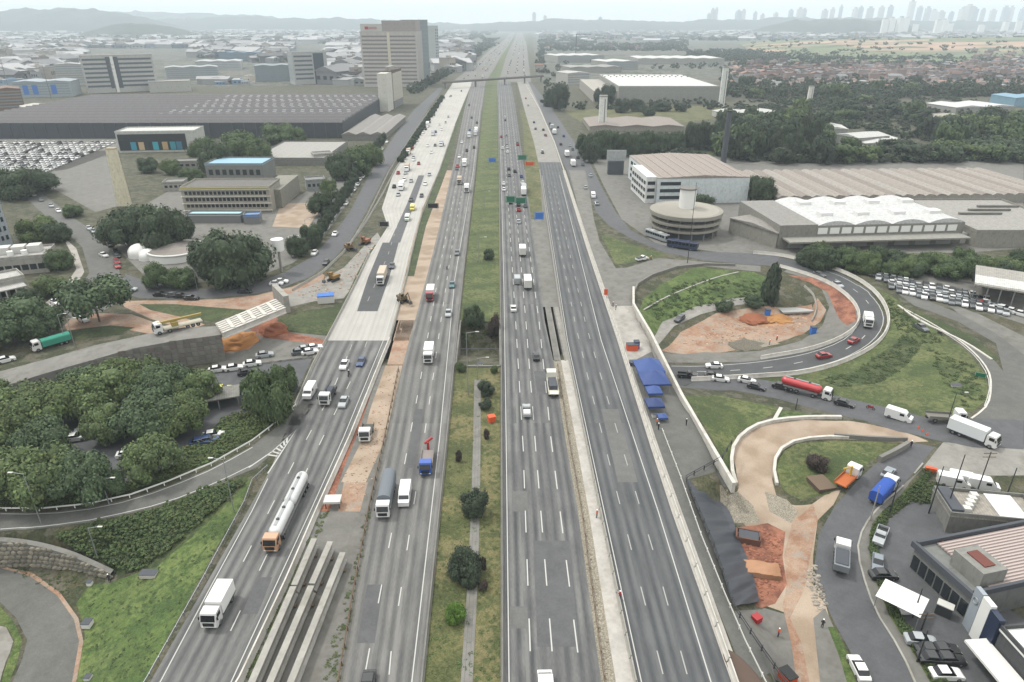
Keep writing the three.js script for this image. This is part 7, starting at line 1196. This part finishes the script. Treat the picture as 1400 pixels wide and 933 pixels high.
// far traffic: small one-mesh cars
function simpleCar(c) { const k = 'simple' + c; if (templates[k]) return templates[k]; const col = base(c), m = new THREE.Mesh(joinPainted([paint(G4.carBody, col), paint(G4.carGlass, lin(.01, .012, .014)), paint(G4.carRoof, col), ...[-1.35, 1.35].map(z => paint(boxG(1.76, .6, .6, 0, 0, z), lin(.012, .012, .012)))]), personM); shade(m); m.name = 'car'; return templates[k] = m; }
const simpleTruck = c => { const k = 'strk' + c; if (templates[k]) return templates[k]; const m = new THREE.Mesh(joinPainted([paint(cabG.clone().translate(0, 0, 1.2), lin(.6, .6, .6)), paint(boxG(2.1, .8, .1, 0, 1.9, 2.1), lin(.01, .012, .014)), paint(boxG(2.45, 2.7, 7, 0, .9, -3.5), base(c)), paint(boxG(2.2, .9, 8, 0, 0, -2.5), lin(.012, .012, .012))]), personM); shade(m); m.name = 'truck'; return templates[k] = m; };
function traffic(rows, fr, ys, n, yaw, word, g, toward) { for (let k = 0; k < n; k++) { const y = lerp(ys[0], ys[1], Math.pow(rnd(), .7)), f = pick(fr) + rr(-.02, .02), x = lerp(edgeX(rows, y, 1), edgeX(rows, y, 2), f), tr = rnd() < .16, c = pick([WHITE, WHITE, SILVER, GREY, BLACK, BLACK, RED, BLUE]); go(tr ? simpleTruck(pick([WHITE, SILVER, '#b8a896'])) : simpleCar(c), tr ? `distant box truck on the ${word}` : `distant car on the ${word}`, tr ? 'truck' : 'car', x, y, yaw, g + (tr ? ', trucks' : ', cars')); } }
traffic(rowsA2, [.12, .3, .48, .66, .85], [120, 282], 40, HA2, 'pale concrete inbound carriageway', 'traffic on the concrete carriageway');
traffic(rowsB, [.2, .5, .8], [118, 238], 16, HB, 'far inbound asphalt lanes', 'traffic on the inbound lanes'); traffic(rowsC, [.15, .38, .62, .86], [118, 290], 26, HC, 'far outbound asphalt lanes', 'traffic on the outbound lanes'); traffic(rowsD2, [.3, .7], [116, 215], 9, HC, 'pale outbound carriageway', 'traffic on the pale outbound carriageway');
traffic([[233, 776, 812], [190, 754, 780], [145, 734, 750], [115, 718, 727]], [.3, .7], [120, 262], 16, HF, 'outbound frontage road', 'traffic on the outbound frontage'); traffic([[112, 624, 724], [80, 659, 721], [60, 684, 718]], [.08, .2, .3, .66, .8, .92], [92, 108], 18, HB, 'motorway beyond the footbridge', 'traffic beyond the footbridge');
{ const n = 420, src = simpleCar(WHITE), im = new THREE.InstancedMesh(src.geometry, personM, n), o = new THREE.Object3D(); im.name = numbered('far_traffic'); shade(im); for (let i = 0; i < n; i++) { const y = 47 + 50 * Math.pow(rnd(), 1.3), f = pick([.08, .2, .3, .66, .8, .92]), R = [[112, 624, 724], [80, 659, 721], [60, 684, 718], [46, 700, 713]], x = lerp(edgeX(R, y, 1), edgeX(R, y, 2), f); o.position.copy(at(x, y, .06)); o.rotation.y = HB; const s = rnd() < .2 ? 1.8 : 1; o.scale.set(1.1, s, s); o.updateMatrix(); im.setMatrixAt(i, o.matrix); const c = pick([1, 1, .6, .3, .06]); im.setColorAt(i, lin(c, c, c)); } scene.add(im); tag(im, 'dense far traffic on the motorway toward the horizon', 'traffic', null, 'stuff'); }
// stored cars: rows in the factory lot
{ const it = []; for (let r = 0; r < 17; r++) { const y = 196 + r * 2.6; for (let k = 0; k < 26; k++) { const x = -30 + k * 7.4 + r * 1.3; if (x > 158 - r * 6.2 || rnd() < .06) continue; it.push([x + rr(-.4, .4), y]); } } it.sort((a, b) => b[1] - a[1]);
  it.slice(0, 56).forEach(([x, y]) => { const c = pick([WHITE, WHITE, WHITE, SILVER, BLACK]); go(simpleCar(c), `${c === WHITE ? 'white' : c === SILVER ? 'silver' : 'black'} car stored in the factory lot`, 'car', x, y, .1, 'stored cars in the factory lot'); });
  const rest = it.slice(56), src = simpleCar(WHITE), im = new THREE.InstancedMesh(src.geometry, personM, rest.length), o = new THREE.Object3D(); im.name = numbered('stored_cars'); shade(im); rest.forEach(([x, y], i) => { o.position.copy(at(x, y, .05)); o.rotation.y = .1; o.updateMatrix(); im.setMatrixAt(i, o.matrix); const c = pick([1, 1, .95, .5, .06]); im.setColorAt(i, lin(c, c, c)); }); scene.add(im); tag(im, 'packed rows of white stored cars below the factory wall', 'cars', null, 'stuff'); }

// ---------------------------------------------------------------- works: tents, machines, heaps, people
function tent(label, px, py, s, turn, h = 2.6, m = M('#33508c', .7)) { const p = on(px, py), t = thing('canopy_tent', label, 'tent', null, p, turn); const g = new THREE.ConeGeometry(s * .72, s * .36, 4, 3).rotateY(Math.PI / 4).translate(0, h + s * .18, 0); mesh('canopy', flatUV(g), m, t); for (const [w, d, x, z] of [[s, .05, 0, s * .5], [s, .05, 0, -s * .5], [.05, s, s * .5, 0], [.05, s, -s * .5, 0]]) mesh('valance', boxG(w, .5, d, x, h - .45, z), m, t); for (const x of [-.48, .48]) for (const z of [-.48, .48]) mesh('leg', cylG(.05, .05, h, x * s, 0, z * s, 6), mat.steel, t); return t; }
const DT = along(862, 496, 938, 657); tent('large dark blue canopy tent on the deck', 886, 514, 6.6, DT, 2.8); tent('large dark blue canopy tent in front of its twin', 893, 530, 6.4, DT, 2.6, M('#2c4680', .7)); tent('small blue canopy between large tents and gear', 893, 545, 3.4, DT, 2.3); tent('small deep blue canopy at the end of the tents', 894, 562, 3.8, DT, 2.2, M('#22396c', .7)); tent('tiny low blue cover on the deck', 905, 575, 2, DT, 1.2);
function crate(name, label, cat, px, py, w, h, d, m, turn = 0, lid = mat.slate) { const p = on(px, py), t = thing(name, label, cat, null, p, turn); mesh('body', new RoundedBoxGeometry(w, h, d, 1, Math.min(.08, h * .2)).translate(0, h / 2, 0), m, t); mesh('lid', new RoundedBoxGeometry(w * 1.04, h * .12, d * 1.04, 1, .02).translate(0, h * 1.02, 0), lid, t); return t; }
crate('tool_container', 'orange site container on the pale deck', 'container', 864, 478, 3, 1.6, 2, mat.orange, DT); crate('tool_container', 'small blue site container beside the orange one', 'container', 870, 476, 1.4, 2, 1.6, mat.blue, DT); crate('site_table', 'dark low table beside the tents', 'table', 869, 499, 3, 1, 1.8, mat.slate, DT, mat.slate); crate('site_box', 'white box near the small end canopy', 'box', 896, 570, 1.6, .8, 1.2, mat.offWhite, DT); crate('site_toilet', 'bright blue portable toilet inside the loop', 'toilet', 1111, 457, 1.5, 2.3, 1.5, mat.skyBlue); crate('site_toilet', 'blue portable toilet near the gravel stack', 'toilet', 1049, 432, 1.4, 2.2, 1.4, mat.skyBlue); crate('site_toilet', 'blue portable toilet below the girders', 'toilet', 320, 455, 1.8, 2.2, 1.8, mat.blue);
crate('site_shelter', 'blue-topped shelter beside the works slab', 'shelter', 446, 413, 5, 2.4, 3, mat.offWhite, .2, mat.skyBlue); crate('concrete_block', 'white concrete block in the green bank', 'block', 204, 788, 2.6, .8, 1.4, mat.pale); crate('sign_base', 'white marker block beside the curving road', 'block', 120, 856, 1.3, .9, 1.3, mat.white); crate('sign_base', 'small white marker block at the bank foot', 'block', 123, 800, .8, .7, .8, mat.white); crate('sign_base', 'small white marker block low on the bank', 'block', 121, 929, .9, .6, .9, mat.white); crate('junction_box', 'white concrete box at the median drain end', 'block', 656, 500, 1.5, .8, 1, mat.pale); crate('marker_stone', 'pale flat slab lying in the grass field', 'slab', 1307, 528, 2.6, .4, 1.6, mat.pale);
crate('timber_stack', 'brown timber stack on the grass island', 'timber', 1122, 664, 3.6, .8, 4.4, mat.brown, .2, mat.wood); crate('steel_plate', 'pale steel plate pile inside the loop', 'plates', 1088, 426, 10, .6, 3.4, mat.lightGrey, .1, mat.lightGrey);
// formwork and pit walls in the excavation
{ const p = on(1022, 738), t = thing('excavation_frame', 'dark square formwork at the head of the excavation', 'formwork', null, p, -.3); for (const [w, d, x, z] of [[4, .3, 0, 1.3], [4, .3, 0, -1.3], [.3, 2.6, 2, 0], [.3, 2.6, -2, 0]]) mesh('side_panel', boxG(w, 1.3, d, x, 0, z), mat.rust, t); mesh('slab', boxG(3.4, .3, 2.2, .1, .9, 0), mat.slate, t); for (const x of [-1.8, 1.8]) mesh('stake', boxG(.2, 2.2, .2, x, 0, 1.2), mat.rust, t); }
{ const p = on(1040, 783), t = thing('earth_step', 'pale cut earth step across the excavation', 'earth', null, p, -.2); const g = new THREE.BoxGeometry(6, 1.2, 3, 12, 3, 6), q = g.attributes.position; for (let k = 0; k < q.count; k++) q.setXYZ(k, q.getX(k) + .3 * (patch(q.getX(k), q.getZ(k) + 40, 1.5) - .5), q.getY(k) + .5 + .5 * (patch(q.getX(k) * 3, q.getZ(k) * 3, 2) - .5), q.getZ(k) + .3 * (patch(q.getZ(k), q.getX(k), 1.5) - .5)); g.computeVertexNormals(); mesh('block', flatUV(g), M('#c79f82', .95, { map: tx.sand }), t); }
function heap(label, px, py, r, h, m) { const p = on(px, py), g = new THREE.SphereGeometry(1, 24, 12, 0, 7, 0, 1.57), q = g.attributes.position; for (let k = 0; k < q.count; k++) { const n = .55 + .6 * patch(q.getX(k) * 3 + px, q.getZ(k) * 3 + py, 1) + .35 * patch(q.getX(k) * 9 + py, q.getZ(k) * 9 + px, 1); q.setXYZ(k, q.getX(k) * r * n, Math.max(-.2, q.getY(k) * h * n - .1), q.getZ(k) * r * n); } g.computeVertexNormals(); const o = mesh('earth_heap', flatUV(g), m); o.position.copy(p); return tag(o, label, 'heap'); }
const heapM = M('#b08468', .95, { map: tx.sand }), redHeapM = M('#a66a4c', .95, { map: tx.sand }), greyHeapM = M('#9d9a92', .95, { map: tx.rubble });
heap('red earth heap inside the loop', 1030, 436, 4.4, 1, redHeapM); heap('orange earth heap beside the red one', 1062, 436, 4.4, .9, M('#c4955e', .95, { map: tx.sand })); heap('pale gravel heap inside the loop', 1024, 474, 5.4, .7, greyHeapM); heap('rubble heap beside the orange earth below the girders', 374, 452, 4, 1.6, redHeapM); heap('orange earth heap by the abutment', 318, 468, 6, 2.4, M('#d6a065', .95, { map: tx.sand })); heap('sandy heap in the works strip', 547, 446, 2.4, 1, heapM);
{ const rk = new THREE.IcosahedronGeometry(1, 0), rocks = (label, m, list) => { const im = new THREE.InstancedMesh(rk, m, list.length), o = new THREE.Object3D(); im.name = numbered('rubble'); shade(im); list.forEach(([q, w], i) => { o.position.copy(q); o.rotation.set(rnd() * 6, rnd() * 6, 0); o.scale.set(w, w * .6, w * rr(.6, 1.3)); o.updateMatrix(); im.setMatrixAt(i, o.matrix); const c = rr(.6, 1.3); im.setColorAt(i, lin(c, c * .97, c * .94)); }); scene.add(im); tag(im, label, 'rubble', null, 'stuff'); };
  rocks('broken red earth clods in the excavation', M('#9a6650', .95), spread([1012, 730, 1050, 722, 1070, 740, 1066, 800, 1040, 826, 1026, 780], 420, .08, .4)); rocks('grey rubble beside the dirt track and service road', M('#a09a90', .95), [...spread([1098, 790, 1114, 770, 1132, 830, 1118, 836], 160, .08, .45), ...spread([1046, 674, 1090, 700, 1080, 716, 1054, 700], 200, .06, .2), ...spread([986, 666, 1030, 690, 1038, 716, 998, 714], 240, .06, .2)]); rocks('loose stones along the verge between outbound lanes', M('#9c968a', .95), spread([826, 930, 791, 700, 762, 505, 768, 505, 800, 700, 840, 930], 420, .06, .22)); rocks('sandy lumps in the works strip', M('#b59a84', .95), [...spread([466, 660, 500, 590, 528, 505, 548, 505, 524, 600, 498, 690], 260, .06, .3), ...spread([930, 470, 1000, 440, 1100, 425, 1105, 445, 1020, 474], 300, .1, .45), ...spread([400, 400, 470, 366, 505, 330, 516, 332, 480, 395, 420, 412], 160, .1, .5)]); }
for (const [x, y, c, l, dx] of [[456, 384, '#8a6a34', 'dirty yellow excavator on the works slab', -10], [478, 342, '#7a6240', 'brown excavator near the black sign', 8], [500, 334, '#8c5a3a', 'rusty excavator at the head of the slab', -8], [551, 413, '#6a5a40', 'dark excavator in the sandy works strip', 6]]) put(excavator(c), l, 'excavator', x, y, dx, 4);
{ const p = on(1029, 940), t = thing('stone_culvert', 'brown stone-lined trench at the deck end', 'trench', null, at(1022, 930, -.2), .35); const g = new THREE.TorusGeometry(1, .35, 8, 24).rotateX(Math.PI / 2).scale(1.3, 1, 4); mesh('lining', flatUV(g), mat.brown, t); mesh('floor', cylG(1, 1, .1, 0, .2, 0, 16).scale(1.2, 1, 3.8), mat.brown, t); }
crate('works_machine', 'orange and black compactor at the curved railing end', 'machine', 1076, 930, 1.6, 1.4, 2.2, mat.orange, .4, mat.black); crate('traffic_barrier', 'orange water barrier beside the hedge corner', 'barrier', 1272, 645, 2, .9, .8, mat.orange, -.4, mat.orange); crate('warning_heap', 'bright orange netting bundle in the median', 'netting', 672, 576, 1.6, 1.3, 1.4, mat.orange, .4, mat.orange); crate('fuel_drum', 'red machine on the gravel below the railing', 'machine', 1034, 850, 1.3, 1, 1.2, mat.red, .5, mat.red);
for (const [x, y, k, l] of [[816, 708, 'orange', 'worker in orange on the fresh concrete strip'], [1052, 472, 'orange', 'worker in orange by the gravel inside the loop'], [1062, 466, 'orange', 'second worker in orange beyond the gravel'], [890, 356, 'orange', 'worker in orange behind the white pickup'], [838, 420, 'red', 'person in red at the deck start'], [842, 424, 'dark', 'person in dark clothes at the deck start'], [900, 588, 'dark', 'person in dark clothes below the small canopies'], [898, 582, 'orange', 'person in orange below the small canopies'], [847, 820, 'red', 'person in red beside the dark carriageway barrier'], [1064, 871, 'orange', 'worker in orange on the lower gravel'], [1124, 858, 'dark', 'person in black at the gravel verge'], [938, 582, 'dark', 'person standing by the deck parapet'], [1245, 612, 'dark', 'person at the dirt road junction'], [150, 796, 'dark', 'person in black at the foot of the bank']]) { const p = on(x, y), m = mesh('person', people[k], personM); m.position.set(p.x, p.y + .05, p.z); m.rotation.y = rnd() * 6; tag(m, l, 'person'); }
for (const [x, y] of [[1262, 590], [1268, 595], [1256, 586]]) { const p = on(x, y), t = thing('traffic_cone', 'orange traffic cone at the junction island', 'cone', 'cones at the junction', p); mesh('cone', new THREE.ConeGeometry(.25, .75, 12).translate(0, .42, 0), mat.orange, t); mesh('base', boxG(.5, .06, .5), mat.black, t); }

renderer.render(scene, camera);
